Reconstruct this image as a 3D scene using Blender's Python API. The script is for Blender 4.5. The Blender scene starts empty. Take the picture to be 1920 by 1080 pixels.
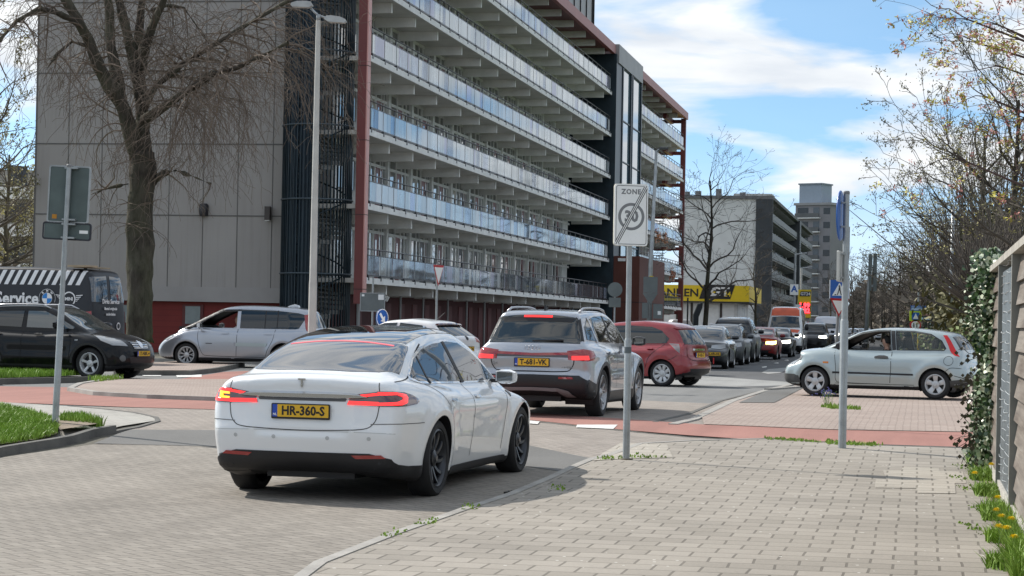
import bpy, bmesh, math, random
import numpy as np
from mathutils import Vector, Matrix, geometry
from mathutils.bvhtree import BVHTree
from math import sin, cos, pi, radians as RAD, sqrt, atan2
SC = bpy.context.scene
COL = SC.collection
# ---------------------------------------------------------------- camera
CAMH = 1.40; FPX = 4083.0
PITCH = 0.0159; ROLL = 0.0188
cam_d = bpy.data.cameras.new("camera"); cam = bpy.data.objects.new("camera", cam_d); COL.objects.link(cam)
cam_d.sensor_width = 36.0; cam_d.lens = 36.0 * FPX / 1920.0
cam_d.clip_start = 0.5; cam_d.clip_end = 8000
_r = Vector((cos(ROLL), 0, sin(ROLL))); _u0 = Vector((-sin(ROLL), 0, cos(ROLL))); _f0 = Vector((0, 1, 0))
CF = (_f0 * cos(PITCH) + _u0 * sin(PITCH)).normalized(); CU = (_u0 * cos(PITCH) - _f0 * sin(PITCH)).normalized(); CR = _r
_m = Matrix((( CR.x, CU.x, -CF.x, 0), (CR.y, CU.y, -CF.y, 0), (CR.z, CU.z, -CF.z, CAMH), (0, 0, 0, 1)))
cam.matrix_world = _m
SC.camera = cam
# ---------------------------------------------------------------- sun and sky
SUNV = Vector((-0.80, 0.62, 0.86)).normalized()          # towards the sun
SUN_EL = math.asin(SUNV.z); SUN_AZ = atan2(SUNV.x, SUNV.y)
sun_d = bpy.data.lights.new("sun", 'SUN'); sun_d.energy = 4.8; sun_d.angle = RAD(0.55); sun_d.color = (1.0, 0.95, 0.88)
sun = bpy.data.objects.new("sun", sun_d); COL.objects.link(sun)
sun.rotation_euler = SUNV.to_track_quat('Z', 'Y').to_euler(); sun.location = (0, 0, 60)
W = bpy.data.worlds.new("World"); SC.world = W; W.use_nodes = True
wt = W.node_tree; wt.nodes.clear()
def wn(t, **k):
    n = wt.nodes.new(t)
    for a, b in k.items(): setattr(n, a, b)
    return n
wl = wt.links.new
sky = wn('ShaderNodeTexSky', sky_type='NISHITA', sun_disc=False, sun_elevation=SUN_EL, sun_rotation=SUN_AZ, altitude=0, air_density=1.0, dust_density=0.6, ozone_density=1.6)
tc = wn('ShaderNodeTexCoord')
mp = wn('ShaderNodeMapping'); mp.inputs['Scale'].default_value = (1.0, 1.0, 4.2)
wl(tc.outputs['Generated'], mp.inputs['Vector'])
nz = wn('ShaderNodeTexNoise', noise_dimensions='3D'); nz.inputs['Scale'].default_value = 7.5; nz.inputs['Detail'].default_value = 9; nz.inputs['Roughness'].default_value = 0.50; nz.inputs['Distortion'].default_value = 0.35
mp.inputs['Location'].default_value = (0.35, 0.1, 0.27)
wl(mp.outputs[0], nz.inputs['Vector'])
cr = wn('ShaderNodeValToRGB'); cr.color_ramp.elements[0].position = 0.425; cr.color_ramp.elements[1].position = 0.545
cr.color_ramp.elements[0].color = (0.06, 0.06, 0.06, 1); cr.color_ramp.elements[1].color = (0.97, 0.97, 0.97, 1)
wl(nz.outputs[0], cr.inputs[0])
nz2 = wn('ShaderNodeTexNoise'); nz2.inputs['Scale'].default_value = 14; nz2.inputs['Detail'].default_value = 5
wl(mp.outputs[0], nz2.inputs['Vector'])
cr2 = wn('ShaderNodeValToRGB'); cr2.color_ramp.elements[0].position = 0.3; cr2.color_ramp.elements[1].position = 0.7
cr2.color_ramp.elements[0].color = (4.7, 5.0, 5.4, 1); cr2.color_ramp.elements[1].color = (6.9, 6.9, 6.8, 1)
wl(nz2.outputs[0], cr2.inputs[0])
smp = wn('ShaderNodeMapping'); smp.inputs['Scale'].default_value = (1, 1, 3.2); smp.inputs['Location'].default_value = (0, 0, 0.16)
wl(tc.outputs['Generated'], smp.inputs['Vector']); snm = wn('ShaderNodeVectorMath', operation='NORMALIZE'); wl(smp.outputs[0], snm.inputs[0]); wl(snm.outputs[0], sky.inputs['Vector'])
mxs = wn('ShaderNodeMix', data_type='RGBA')
skg = wn('ShaderNodeMix', data_type='RGBA', blend_type='MULTIPLY'); skg.inputs['Factor'].default_value = 1.0; skg.inputs['B'].default_value = (1.20, 1.45, 1.35, 1); wl(sky.outputs[0], skg.inputs['A'])
# thicker cloud cover towards the horizon
sxyz = wn('ShaderNodeSeparateXYZ'); wl(tc.outputs['Generated'], sxyz.inputs[0]); hz = wn('ShaderNodeMapRange'); hz.inputs['From Min'].default_value = 0.0; hz.inputs['From Max'].default_value = 0.09; hz.inputs['To Min'].default_value = 0.75; hz.inputs['To Max'].default_value = 0.0; wl(sxyz.outputs[2], hz.inputs['Value'])
cmx = wn('ShaderNodeMath', operation='MAXIMUM'); wl(cr.outputs[0], cmx.inputs[0]); wl(hz.outputs[0], cmx.inputs[1])
wl(cmx.outputs[0], mxs.inputs['Factor']); wl(skg.outputs['Result'], mxs.inputs['A']); wl(cr2.outputs[0], mxs.inputs['B'])
bg = wn('ShaderNodeBackground'); bg.inputs['Strength'].default_value = 0.15
wl(mxs.outputs['Result'], bg.inputs['Color'])
wo = wn('ShaderNodeOutputWorld'); wl(bg.outputs[0], wo.inputs['Surface'])
SC.view_settings.view_transform = 'Standard'; SC.view_settings.look = 'None'; SC.view_settings.gamma = 1.0
SC.view_settings.use_curve_mapping = False; SC.view_settings.exposure = 0.16
SC.render.engine = 'CYCLES'
try:
    SC.cycles.max_bounces = 8; SC.cycles.transparent_max_bounces = 16; SC.cycles.glossy_bounces = 4; SC.cycles.diffuse_bounces = 5
    SC.cycles.caustics_reflective = False; SC.cycles.caustics_refractive = False; SC.cycles.sample_clamp_indirect = 6
except Exception: pass
# ---------------------------------------------------------------- street geometry helpers
A_D = RAD(10.6)
D = Vector((sin(A_D), cos(A_D), 0)); N_R = Vector((cos(A_D), -sin(A_D), 0))   # along the street, to the right of it
def smooth(a, b, t):
    t = min(1, max(0, (t - a) / (b - a))); return t * t * (3 - 2 * t)
def gz(x, y):
    v = x * D.x + y * D.y
    return -0.20 + 0.06 * smooth(17, 24, v) + 0.09 * smooth(24.2, 26.3, v) + 0.05 * smooth(26, 33, v)
def ray(px, py):
    return (CF + CR * ((px - 960) / FPX) + CU * ((540 - py) / FPX))
def G(px, py, dz=0.0):
    """street point seen at a photo pixel (street level + dz)"""
    d = ray(px, py); z = 0.0
    for _ in range(12):
        t = (z + dz - CAMH) / d.z
        if t < 0 or t > 900: t = 900
        p = Vector((0, 0, CAMH)) + d * t; z = gz(p.x, p.y)
    return Vector((p.x, p.y, z + dz))
def AT(px, py, Y):
    d = ray(px, py); return Vector((0, 0, CAMH)) + d * (Y / d.y)
# ---------------------------------------------------------------- materials
def srgb(h):
    if isinstance(h, str):
        c = [int(h[i:i + 2], 16) / 255 for i in (0, 2, 4)]
        return tuple(((v / 12.92) if v < 0.04045 else ((v + 0.055) / 1.055) ** 2.4) for v in c)
    return tuple(h)
MATS = {}
class NT:
    def __init__(s, name):
        s.m = bpy.data.materials.new(name); s.m.use_nodes = True; s.t = s.m.node_tree
        s.b = s.t.nodes['Principled BSDF']; s.o = s.t.nodes['Material Output']
    def n(s, t, **k):
        n = s.t.nodes.new(t)
        for a, b in k.items(): setattr(n, a, b)
        return n
    def l(s, a, b): s.t.links.new(a, b)
    def math(s, op, a, b=None, c=None):
        n = s.n('ShaderNodeMath', operation=op)
        for i, v in enumerate((a, b, c)):
            if v is None: continue
            if isinstance(v, (int, float)): n.inputs[i].default_value = v
            else: s.l(v, n.inputs[i])
        return n.outputs[0]
    def noise(s, scale, detail=4, vec=None, rough=.5, out=0):
        n = s.n('ShaderNodeTexNoise'); n.inputs['Scale'].default_value = scale; n.inputs['Detail'].default_value = detail; n.inputs['Roughness'].default_value = rough
        if vec is not None: s.l(vec, n.inputs['Vector'])
        return n.outputs[out]
    def obj(s): return s.n('ShaderNodeTexCoord').outputs['Object']
    def pos(s): return s.n('ShaderNodeNewGeometry').outputs['Position']
    def ramp(s, f, stops):
        n = s.n('ShaderNodeValToRGB'); e = n.color_ramp.elements
        while len(e) < len(stops): e.new(0.5)
        for i, (p, c) in enumerate(stops):
            e[i].position = p
            c = c if not isinstance(c, (int, float)) else (c, c, c)
            e[i].color = (*c[:3], 1)
        s.l(f, n.inputs[0]); return n.outputs[0]
    def mix(s, f, a, b, mode='MIX'):
        n = s.n('ShaderNodeMix', data_type='RGBA', blend_type=mode)
        for k, v in (('Factor', f), ('A', a), ('B', b)):
            if isinstance(v, (int, float)):
                n.inputs[k].default_value = v if k == 'Factor' else (v, v, v, 1)
            elif isinstance(v, tuple): n.inputs[k].default_value = (*v[:3], 1)
            else: s.l(v, n.inputs[k])
        return n.outputs['Result']
    def bump(s, h, strength=.3, dist=.01):
        n = s.n('ShaderNodeBump'); n.inputs['Strength'].default_value = strength; n.inputs['Distance'].default_value = dist
        s.l(h, n.inputs['Height']); s.l(n.outputs[0], s.b.inputs['Normal'])
    def set(s, **k):
        for a, v in k.items():
            i = s.b.inputs[a.replace('_', ' ')]
            if hasattr(v, 'is_output'): s.l(v, i)
            elif isinstance(v, tuple): i.default_value = (*v[:3], 1)
            else: i.default_value = v
        return s
def mat(name, col, rough=.6, metal=0., var=.12, vs=3., bump=0., bs=60., coat=0., spec=None, fine=.0):
    """plain surface with a little procedural mottling"""
    if name in MATS: return MATS[name]
    s = NT(name); col = srgb(col); v = s.obj()
    f = s.noise(vs, 6, v)
    a = tuple(c * (1 - var) for c in col); b = tuple(min(1, c * (1 + var)) for c in col)
    c = s.ramp(f, [(.3, a), (.7, b)])
    if fine:
        f2 = s.noise(bs * 1.7, 3, v); c = s.mix(fine, c, s.ramp(f2, [(.3, tuple(x * .6 for x in col)), (.7, tuple(min(1, x * 1.4) for x in col))]))
    s.set(Base_Color=c, Roughness=rough, Metallic=metal, Coat_Weight=coat)
    if coat: s.set(Coat_Roughness=.03)
    if spec is not None: s.set(Specular_IOR_Level=spec)
    if bump: s.bump(s.noise(bs, 4, v), bump)
    MATS[name] = s.m; return s.m
def paint(name, col, metal=0., rough=.35, coat=1.0, dirt=.06, spec=.5):
    if name in MATS: return MATS[name]
    s = NT(name); col = srgb(col); v = s.obj()
    d = s.noise(2.5, 6, v)
    c = s.mix(s.math('MULTIPLY', s.ramp(d, [(.45, 0.), (.75, 1.)]), dirt), col, (.25, .23, .2))
    fl = s.noise(900, 2, v)
    c = s.mix(.0 + .12 * metal, c, s.ramp(fl, [(.35, tuple(x * .5 for x in col)), (.65, tuple(min(1, x * 1.6) for x in col))]))
    s.set(Base_Color=c, Metallic=metal, Roughness=rough, Coat_Weight=coat, Coat_Roughness=.02, Specular_IOR_Level=spec)
    MATS[name] = s.m; return s.m
def emis(name, col, st, base=(.02, .02, .02)):
    if name in MATS: return MATS[name]
    s = NT(name); f = s.noise(40, 2, s.obj())
    s.set(Base_Color=base, Emission_Color=s.mix(f, tuple(c * .75 for c in srgb(col)), srgb(col)), Emission_Strength=st, Roughness=.2)
    MATS[name] = s.m; return s.m
def glass(name, tint=(.02, .025, .03), alpha=1.0, rough=.02, spec=.6, refl=0.):
    """car or window glass: tinted, glossy; alpha<1 lets the inside show"""
    if name in MATS: return MATS[name]
    s = NT(name); f = s.noise(1.3, 2, s.obj())
    s.set(Base_Color=s.mix(f, tuple(t * .8 for t in tint), tuple(t * 1.2 for t in tint)), Roughness=rough, Specular_IOR_Level=spec, IOR=1.5, Alpha=alpha, Coat_Weight=refl, Coat_Roughness=.01)
    if refl: s.set(Coat_IOR=1.9)
    MATS[name] = s.m; return s.m
def sheetglass(name, col, fac, rough=.03, milk=(.22, .60), tone=(.80, .84, .88), top=.62):
    """thin reflective pane: glossy coat over a see-through sheet, stronger at grazing angles"""
    if name in MATS: return MATS[name]
    s = NT(name); t = s.n('ShaderNodeBsdfTransparent'); t.inputs[0].default_value = (.62, .68, .70, 1)
    g = s.n('ShaderNodeBsdfGlossy'); g.inputs['Roughness'].default_value = rough; g.inputs['Color'].default_value = (*col, 1)
    fr = s.n('ShaderNodeFresnel'); fr.inputs[0].default_value = 1.6
    bu = s.n('ShaderNodeBump'); bu.inputs['Strength'].default_value = .02; s.l(s.noise(1.5, 2, s.obj()), bu.inputs['Height']); s.l(bu.outputs[0], g.inputs['Normal'])
    mpn = s.n('ShaderNodeMapping'); mpn.inputs['Scale'].default_value = (.9, .02, .02); s.l(s.obj(), mpn.inputs[0]); vr = s.noise(1.0, 2, mpn.outputs[0])
    df = s.n('ShaderNodeBsdfDiffuse'); df.inputs[0].default_value = (*tone, 1); mk = s.n('ShaderNodeMixShader'); s.l(s.ramp(vr, [(.35, milk[0]), (.65, milk[1])]), mk.inputs[0]); s.l(t.outputs[0], mk.inputs[1]); s.l(df.outputs[0], mk.inputs[2])
    m = s.n('ShaderNodeMixShader'); s.l(s.math('MINIMUM', s.math('MULTIPLY', s.math('ADD', fr.outputs[0], fac), s.ramp(vr, [(.4, 1.1), (.6, .7)])), top), m.inputs[0]); s.l(mk.outputs[0], m.inputs[1]); s.l(g.outputs[0], m.inputs[2])
    s.l(m.outputs[0], s.o.inputs[0]); MATS[name] = s.m; return s.m
# ---------------------------------------------------------------- object helpers
def link(o, parent=None):
    COL.objects.link(o)
    if parent is not None: o.parent = parent
    return o
def thing(name, label, cat, loc=(0, 0, 0), rz=0., group=None, rot=None):
    o = bpy.data.objects.new(name, None); o.empty_display_size = .2; link(o)
    o.location = loc; o.rotation_euler = rot if rot else (0, 0, rz)
    o['label'] = label; o['category'] = cat
    if group: o['group'] = group
    return o
def tag(o, label, cat, group=None):
    o['label'] = label; o['category'] = cat
    if group: o['group'] = group
    return o
class MB:
    """collects shapes, builds ONE mesh object"""
    def __init__(s, M=None): s.v = []; s.f = []; s.mi = []; s.M = M; s.cur = 0
    def add(s, vs, fs):
        o = len(s.v)
        if s.M is not None: vs = [s.M @ Vector(p) for p in vs]
        s.v.extend([tuple(p) for p in vs]); s.f.extend([tuple(i + o for i in f) for f in fs]); s.mi.extend([s.cur] * len(fs)); return s
    def box(s, x0, x1, y0, y1, z0, z1):
        return s.add([(x0, y0, z0), (x1, y0, z0), (x1, y1, z0), (x0, y1, z0), (x0, y0, z1), (x1, y0, z1), (x1, y1, z1), (x0, y1, z1)],
                     [(0, 3, 2, 1), (4, 5, 6, 7), (0, 1, 5, 4), (1, 2, 6, 5), (2, 3, 7, 6), (3, 0, 4, 7)])
    def cbox(s, c, sz, rot=None):
        h = [v / 2 for v in sz]; P = []
        for dz in (-1, 1):
            for dx, dy in ((-1, -1), (1, -1), (1, 1), (-1, 1)):
                p = Vector((dx * h[0], dy * h[1], dz * h[2]))
                if rot is not None: p = rot @ p
                P.append(tuple(p + Vector(c)))
        return s.add(P, [(0, 3, 2, 1), (4, 5, 6, 7), (0, 1, 5, 4), (1, 2, 6, 5), (2, 3, 7, 6), (3, 0, 4, 7)])
    def prism(s, poly, ax, a, b):
        """poly 2D extruded along axis ax from a to b. ax y: poly is (x,z); x: (y,z); z: (x,y)"""
        def P(p, t):
            return (p[0], t, p[1]) if ax == 'y' else ((t, p[0], p[1]) if ax == 'x' else (p[0], p[1], t))
        n = len(poly); V = [P(p, a) for p in poly] + [P(p, b) for p in poly]
        F = [tuple(range(n)), tuple(range(2 * n - 1, n - 1, -1))] + [(i, i + n, (i + 1) % n + n, (i + 1) % n) for i in range(n)]
        return s.add(V, F)
    def tube(s, pts, rad, n=8, caps=True):
        pts = [Vector(p) for p in pts]
        if isinstance(rad, (int, float)): rad = [rad] * len(pts)
        V = []; F = []; ref = None
        for i, p in enumerate(pts):
            t = (pts[min(i + 1, len(pts) - 1)] - pts[max(i - 1, 0)])
            if t.length < 1e-9: t = Vector((0, 0, 1))
            t.normalize()
            if ref is None: ref = Vector((1, 0, 0)) if abs(t.x) < .8 else Vector((0, 1, 0))
            a = (ref - t * ref.dot(t)).normalized(); ref = a; b = t.cross(a)
            for k in range(n):
                w = 2 * pi * k / n; V.append(tuple(p + (a * cos(w) + b * sin(w)) * rad[i]))
        for i in range(len(pts) - 1):
            for k in range(n):
                k2 = (k + 1) % n; F.append((i * n + k, i * n + k2, (i + 1) * n + k2, (i + 1) * n + k))
        if caps: F.append(tuple(range(n - 1, -1, -1))); F.append(tuple(range((len(pts) - 1) * n, len(pts) * n)))
        return s.add(V, F)
    def lathe(s, prof, n=32, ax='z', c=(0, 0, 0)):
        """prof: list of (r, t) along the axis"""
        V = []; F = []; c = Vector(c)
        for r, t in prof:
            for k in range(n):
                w = 2 * pi * k / n; a, b = r * cos(w), r * sin(w)
                V.append(tuple(c + Vector((a, b, t) if ax == 'z' else ((a, t, b) if ax == 'y' else (t, a, b)))))
        for i in range(len(prof) - 1):
            for k in range(n):
                k2 = (k + 1) % n; F.append((i * n + k, i * n + k2, (i + 1) * n + k2, (i + 1) * n + k))
        return s.add(V, F)
    def disc(s, c, r, n=24, ax='y', sy=1.):
        c = Vector(c); V = [tuple(c + Vector((r * cos(2 * pi * k / n), 0, r * sy * sin(2 * pi * k / n)) if ax == 'y' else ((0, r * cos(2 * pi * k / n), r * sy * sin(2 * pi * k / n)) if ax == 'x' else (r * cos(2 * pi * k / n), r * sy * sin(2 * pi * k / n), 0)))) for k in range(n)]
        return s.add(V, [tuple(range(n))])
    def build(s, name, m, parent=None, smooth=False, bevel=0., kind=None, loc=None, sharp=None):
        me = bpy.data.meshes.new(name); me.from_pydata(s.v, [], s.f)
        ms = m if isinstance(m, (list, tuple)) else [m]
        for q in ms: me.materials.append(q)
        if len(ms) > 1: me.polygons.foreach_set('material_index', s.mi)
        if smooth: me.polygons.foreach_set('use_smooth', [True] * len(me.polygons))
        me.update(); me.validate(verbose=False)
        if smooth and sharp:
            try: me.set_sharp_from_angle(angle=RAD(sharp))
            except Exception: pass
        o = bpy.data.objects.new(name, me); link(o, parent)
        if kind: o['kind'] = kind
        if loc is not None: o.location = loc
        if bevel:
            b = o.modifiers.new('b', 'BEVEL'); b.width = bevel; b.segments = 2; b.limit_method = 'ANGLE'; b.angle_limit = RAD(40)
        return o
def copy_tree(o, parent=None):
    c = o.copy(); COL.objects.link(c)
    if parent is not None: c.parent = parent
    for ch in list(o.children): copy_tree(ch, c)
    return c
def many(items, name, m, parent, key, cap=100, **k):
    """items: list of MB; the nearest `cap` become parts, the rest one part of kind stuff"""
    items = sorted(items, key=key)
    for it in items[:cap]: it.build(name, m, parent, **k)
    rest = items[cap:]
    if rest:
        b = MB()
        for it in rest:
            b.v_off = len(b.v); o = len(b.v); b.v.extend(it.v); b.f.extend([tuple(i + o for i in f) for f in it.f]); b.mi.extend(it.mi)
        b.build(name, m, parent, kind='stuff', **k)
def text_mesh(txt, size, m, name, parent, M, bold=0.0, depth=0.002, sx=1., align='CENTER', space=1.):
    cu = bpy.data.curves.new('t', 'FONT'); cu.body = txt; cu.size = size; cu.align_x = align; cu.align_y = 'CENTER'; cu.offset = bold; cu.extrude = depth; cu.resolution_u = 2; cu.space_character = space
    to = bpy.data.objects.new('t', cu); COL.objects.link(to)
    dg = bpy.context.evaluated_depsgraph_get(); me = bpy.data.meshes.new_from_object(to.evaluated_get(dg))
    bpy.data.objects.remove(to)
    me.name = name; me.materials.clear(); me.materials.append(m)
    me.transform(M @ Matrix.Diagonal((sx, 1, 1, 1)))
    o = bpy.data.objects.new(name, me); link(o, parent); return o
def frame(o, x, y):
    """4x4: text plane with origin o, right x, up y"""
    o = Vector(o); x = Vector(x).normalized(); y = Vector(y).normalized(); z = x.cross(y)
    return Matrix(((x.x, y.x, z.x, o.x), (x.y, y.y, z.y, o.y), (x.z, y.z, z.z, o.z), (0, 0, 0, 1)))
def shape(pts, name, m, parent, M, thick=.004):
    """flat polygon sign piece in plane M with thickness"""
    mb = MB(M); mb.prism(pts, 'z', 0, thick); return mb.build(name, m, parent)
def rrect(x0, x1, y0, y1, r, n=4):
    P = []
    for cx, cy, a0 in ((x1 - r, y1 - r, 0), (x0 + r, y1 - r, 90), (x0 + r, y0 + r, 180), (x1 - r, y0 + r, 270)):
        for i in range(n + 1):
            a = RAD(a0 + 90 * i / n); P.append((cx + r * cos(a), cy + r * sin(a)))
    return P
def circ(cx, cy, r, n=28, ry=None): return [(cx + r * cos(2 * pi * k / n), cy + (ry or r) * sin(2 * pi * k / n)) for k in range(n)]
# ================================================================ GROUND
random.seed(4)
def along(s, vec):
    n = s.n('ShaderNodeMapping'); n.inputs['Rotation'].default_value = (0, 0, A_D); s.l(vec, n.inputs['Vector']); return n.outputs[0]
def m_tiles(name, w, h, c1, c2, cm, mortar=.012, off=.5, patch=None, bump=.35, blotch=.25, weeds=0.):
    s = NT(name); v = along(s, s.pos())
    wob = s.n('ShaderNodeVectorMath', operation='ADD'); nzv = s.n('ShaderNodeTexNoise'); nzv.inputs['Scale'].default_value = .9
    sc = s.n('ShaderNodeVectorMath', operation='SCALE'); sub = s.n('ShaderNodeVectorMath', operation='SUBTRACT'); sub.inputs[1].default_value = (.5, .5, .5)
    s.l(v, nzv.inputs['Vector']); s.l(nzv.outputs[1], sub.inputs[0]); s.l(sub.outputs[0], sc.inputs[0]); sc.inputs['Scale'].default_value = .05
    s.l(v, wob.inputs[0]); s.l(sc.outputs[0], wob.inputs[1])
    b = s.n('ShaderNodeTexBrick', offset=off, squash=1.0); b.inputs['Scale'].default_value = 1.0; b.inputs['Mortar Size'].default_value = mortar; b.inputs['Mortar Smooth'].default_value = .25
    b.inputs['Brick Width'].default_value = w; b.inputs['Row Height'].default_value = h; b.inputs['Bias'].default_value = 0.
    b.inputs['Color1'].default_value = (*c1, 1); b.inputs['Color2'].default_value = (*c2, 1); b.inputs['Mortar'].default_value = (*cm, 1)
    s.l(wob.outputs[0], b.inputs['Vector'])
    n1 = s.noise(.55, 5, s.pos(), .6); n2 = s.noise(38, 4, s.pos(), .7)
    c = s.mix(blotch, b.outputs[0], s.ramp(n1, [(.35, tuple(x * .55 for x in c1)), (.65, tuple(min(1, x * 1.35) for x in c1))]))
    c = s.mix(.22, c, s.ramp(n2, [(.3, tuple(x * .5 for x in c1)), (.7, tuple(min(1, x * 1.5) for x in c1))]))
    sp = s.n('ShaderNodeTexVoronoi'); sp.inputs['Scale'].default_value = 7.0; s.l(s.pos(), sp.inputs['Vector'])
    c = s.mix(s.math('MULTIPLY', s.math('LESS_THAN', sp.outputs['Distance'], .085), s.math('GREATER_THAN', s.noise(1.1, 2, s.pos()), .52)), c, (.62, .6, .55))
    s.set(Base_Color=c, Roughness=.85, Specular_IOR_Level=.25)
    h_ = s.math('SUBTRACT', s.math('MULTIPLY', n2, .25), b.outputs['Fac']); s.bump(h_, bump, .012); return s.m
def m_herring(name, Wd, c1, c2, cm):
    s = NT(name); v0 = along(s, s.pos())
    mpn = s.n('ShaderNodeMapping'); mpn.inputs['Rotation'].default_value = (0, 0, RAD(45)); mpn.inputs['Scale'].default_value = (1 / Wd,) * 3; s.l(v0, mpn.inputs['Vector'])
    sx = s.n('ShaderNodeSeparateXYZ'); s.l(mpn.outputs[0], sx.inputs[0])
    wn1 = s.math('MULTIPLY', s.math('SUBTRACT', s.noise(1.3, 2, s.pos()), .5), .35)
    X = s.math('ADD', sx.outputs[0], wn1); Y = s.math('ADD', sx.outputs[1], wn1)
    i = s.math('FLOOR', X); j = s.math('FLOOR', Y); fx = s.math('FRACT', X); fy = s.math('FRACT', Y)
    k = s.math('FLOORED_MODULO', s.math('SUBTRACT', i, j), 4.0)
    def eq(c): return s.math('COMPARE', k, float(c), .4)
    e0, e1, e2, e3 = eq(0), eq(1), eq(2), eq(3)
    ix = s.math('SUBTRACT', 1, fx); iy = s.math('SUBTRACT', 1, fy)
    L_ = s.math('ADD', fx, e1); R_ = s.math('ADD', ix, e0); B_ = s.math('ADD', fy, e2); T_ = s.math('ADD', iy, e3)
    d = s.math('MINIMUM', s.math('MINIMUM', L_, R_), s.math('MINIMUM', B_, T_))
    mort = s.n('ShaderNodeMapRange'); mort.inputs['From Min'].default_value = .035; mort.inputs['From Max'].default_value = .10; s.l(d, mort.inputs['Value'])
    cx = s.n('ShaderNodeCombineXYZ'); s.l(s.math('SUBTRACT', i, e1), cx.inputs[0]); s.l(s.math('SUBTRACT', j, e2), cx.inputs[1])
    wnz = s.n('ShaderNodeTexWhiteNoise', noise_dimensions='2D'); s.l(cx.outputs[0], wnz.inputs['Vector'])
    bc = s.ramp(wnz.outputs[0], [(0., c1), (.6, c2), (1., tuple(x * .8 for x in c1))])
    n1 = s.noise(.4, 5, s.pos(), .6); n2 = s.noise(45, 4, s.pos(), .7)
    c = s.mix(mort.outputs[0], cm, bc)
    mps = s.n('ShaderNodeMapping'); mps.inputs['Scale'].default_value = (1.5, .09, 1); s.l(v0, mps.inputs[0]); trk = s.noise(1.0, 4, mps.outputs[0], .6)
    c = s.mix(s.ramp(trk, [(.50, 0.), (.72, .38)]), c, tuple(x * .42 for x in c1))
    oil = s.noise(1.9, 3, s.pos(), .7); c = s.mix(s.ramp(oil, [(.66, 0.), (.76, .45)]), c, tuple(x * .35 for x in c1))
    c = s.mix(.28, c, s.ramp(n1, [(.35, tuple(x * .6 for x in c1)), (.65, tuple(min(1, x * 1.3) for x in c1))]))
    c = s.mix(.2, c, s.ramp(n2, [(.3, tuple(x * .5 for x in c1)), (.7, tuple(min(1, x * 1.5) for x in c1))]))
    s.set(Base_Color=c, Roughness=.88, Specular_IOR_Level=.2)
    s.bump(s.math('ADD', mort.outputs[0], s.math('MULTIPLY', n2, .2)), .4, .01); return s.m
def m_asphalt(name, c, streak=.25):
    s = NT(name); p = s.pos(); v = along(s, p)
    n1 = s.noise(.25, 6, v, .65); n2 = s.noise(70, 3, p, .8)
    mpn = s.n('ShaderNodeMapping'); mpn.inputs['Scale'].default_value = (2.2, .12, 1); s.l(v, mpn.inputs['Vector']); n3 = s.noise(1.2, 3, mpn.outputs[0])
    col = s.ramp(n1, [(.3, tuple(x * .75 for x in c)), (.7, tuple(x * 1.2 for x in c))])
    col = s.mix(streak, col, s.ramp(n3, [(.35, tuple(x * .6 for x in c)), (.65, tuple(x * 1.35 for x in c))]))
    col = s.mix(.3, col, s.ramp(n2, [(.35, tuple(x * .4 for x in c)), (.7, tuple(x * 1.7 for x in c))]))
    s.set(Base_Color=col, Roughness=.9, Specular_IOR_Level=.25); s.bump(n2, .3, .006); return s.m
M_BRICK = m_herring('street_bricks', .105, (.250, .226, .195), (.31, .282, .245), (.075, .068, .06))
M_BRICK2 = m_herring('crossing_bricks', .105, (.28, .248, .218), (.345, .308, .272), (.10, .088, .077))
M_PINK = m_tiles('pink_paving', .21, .105, (.32, .255, .22), (.40, .34, .295), (.14, .11, .10), .01)
M_TILE = m_tiles('pavement_tiles', .30, .30, (.265, .24, .205), (.375, .34, .295), (.058, .05, .04), .0105, blotch=.33)
M_TILE2 = m_tiles('pale_tiles', .30, .30, (.33, .315, .285), (.40, .385, .35), (.2, .19, .17), .01)
M_RED = m_asphalt('red_asphalt', (.32, .162, .134), .28)
M_ASPH = m_asphalt('grey_asphalt', (.185, .185, .18))
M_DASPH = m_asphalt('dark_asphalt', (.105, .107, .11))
M_RAMP = m_asphalt('ramp_asphalt', (.15, .147, .14), .1)
M_LASPH = m_asphalt('pale_asphalt', (.29, .29, .28), .2)
M_KERB = mat('concrete_kerb', (.30, .285, .26), .9, var=.3, vs=2.5, bump=.3, bs=50, fine=.3)
M_KERBD = mat('dark_kerb', (.11, .105, .095), .9, var=.35, vs=2.5, bump=.3, bs=50, fine=.3)
M_WHITE = mat('road_white', (.62, .61, .58), .8, var=.2, vs=6, fine=.4)
M_EARTH = mat('bare_soil', (.21, .165, .12), .95, var=.3, vs=4, bump=.5, bs=40, fine=.5)
def m_grass(name, a, b, c):
    s = NT(name); r = s.n('ShaderNodeObjectInfo').outputs['Random']; f = s.noise(1.7, 4, s.pos()); f2 = s.noise(60, 2, s.pos())
    col = s.ramp(f, [(.3, a), (.55, b), (.75, c)]); col = s.mix(.35, col, s.ramp(f2, [(.3, a), (.7, c)]))
    s.set(Base_Color=col, Roughness=.55, Subsurface_Weight=0.0, Specular_IOR_Level=.3); return s.m
M_GRASS = m_grass('grass', (.12, .20, .025), (.20, .34, .04), (.32, .46, .07))
M_GRASSG = m_grass('turf', (.05, .09, .02), (.08, .15, .025), (.12, .18, .05))

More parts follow.
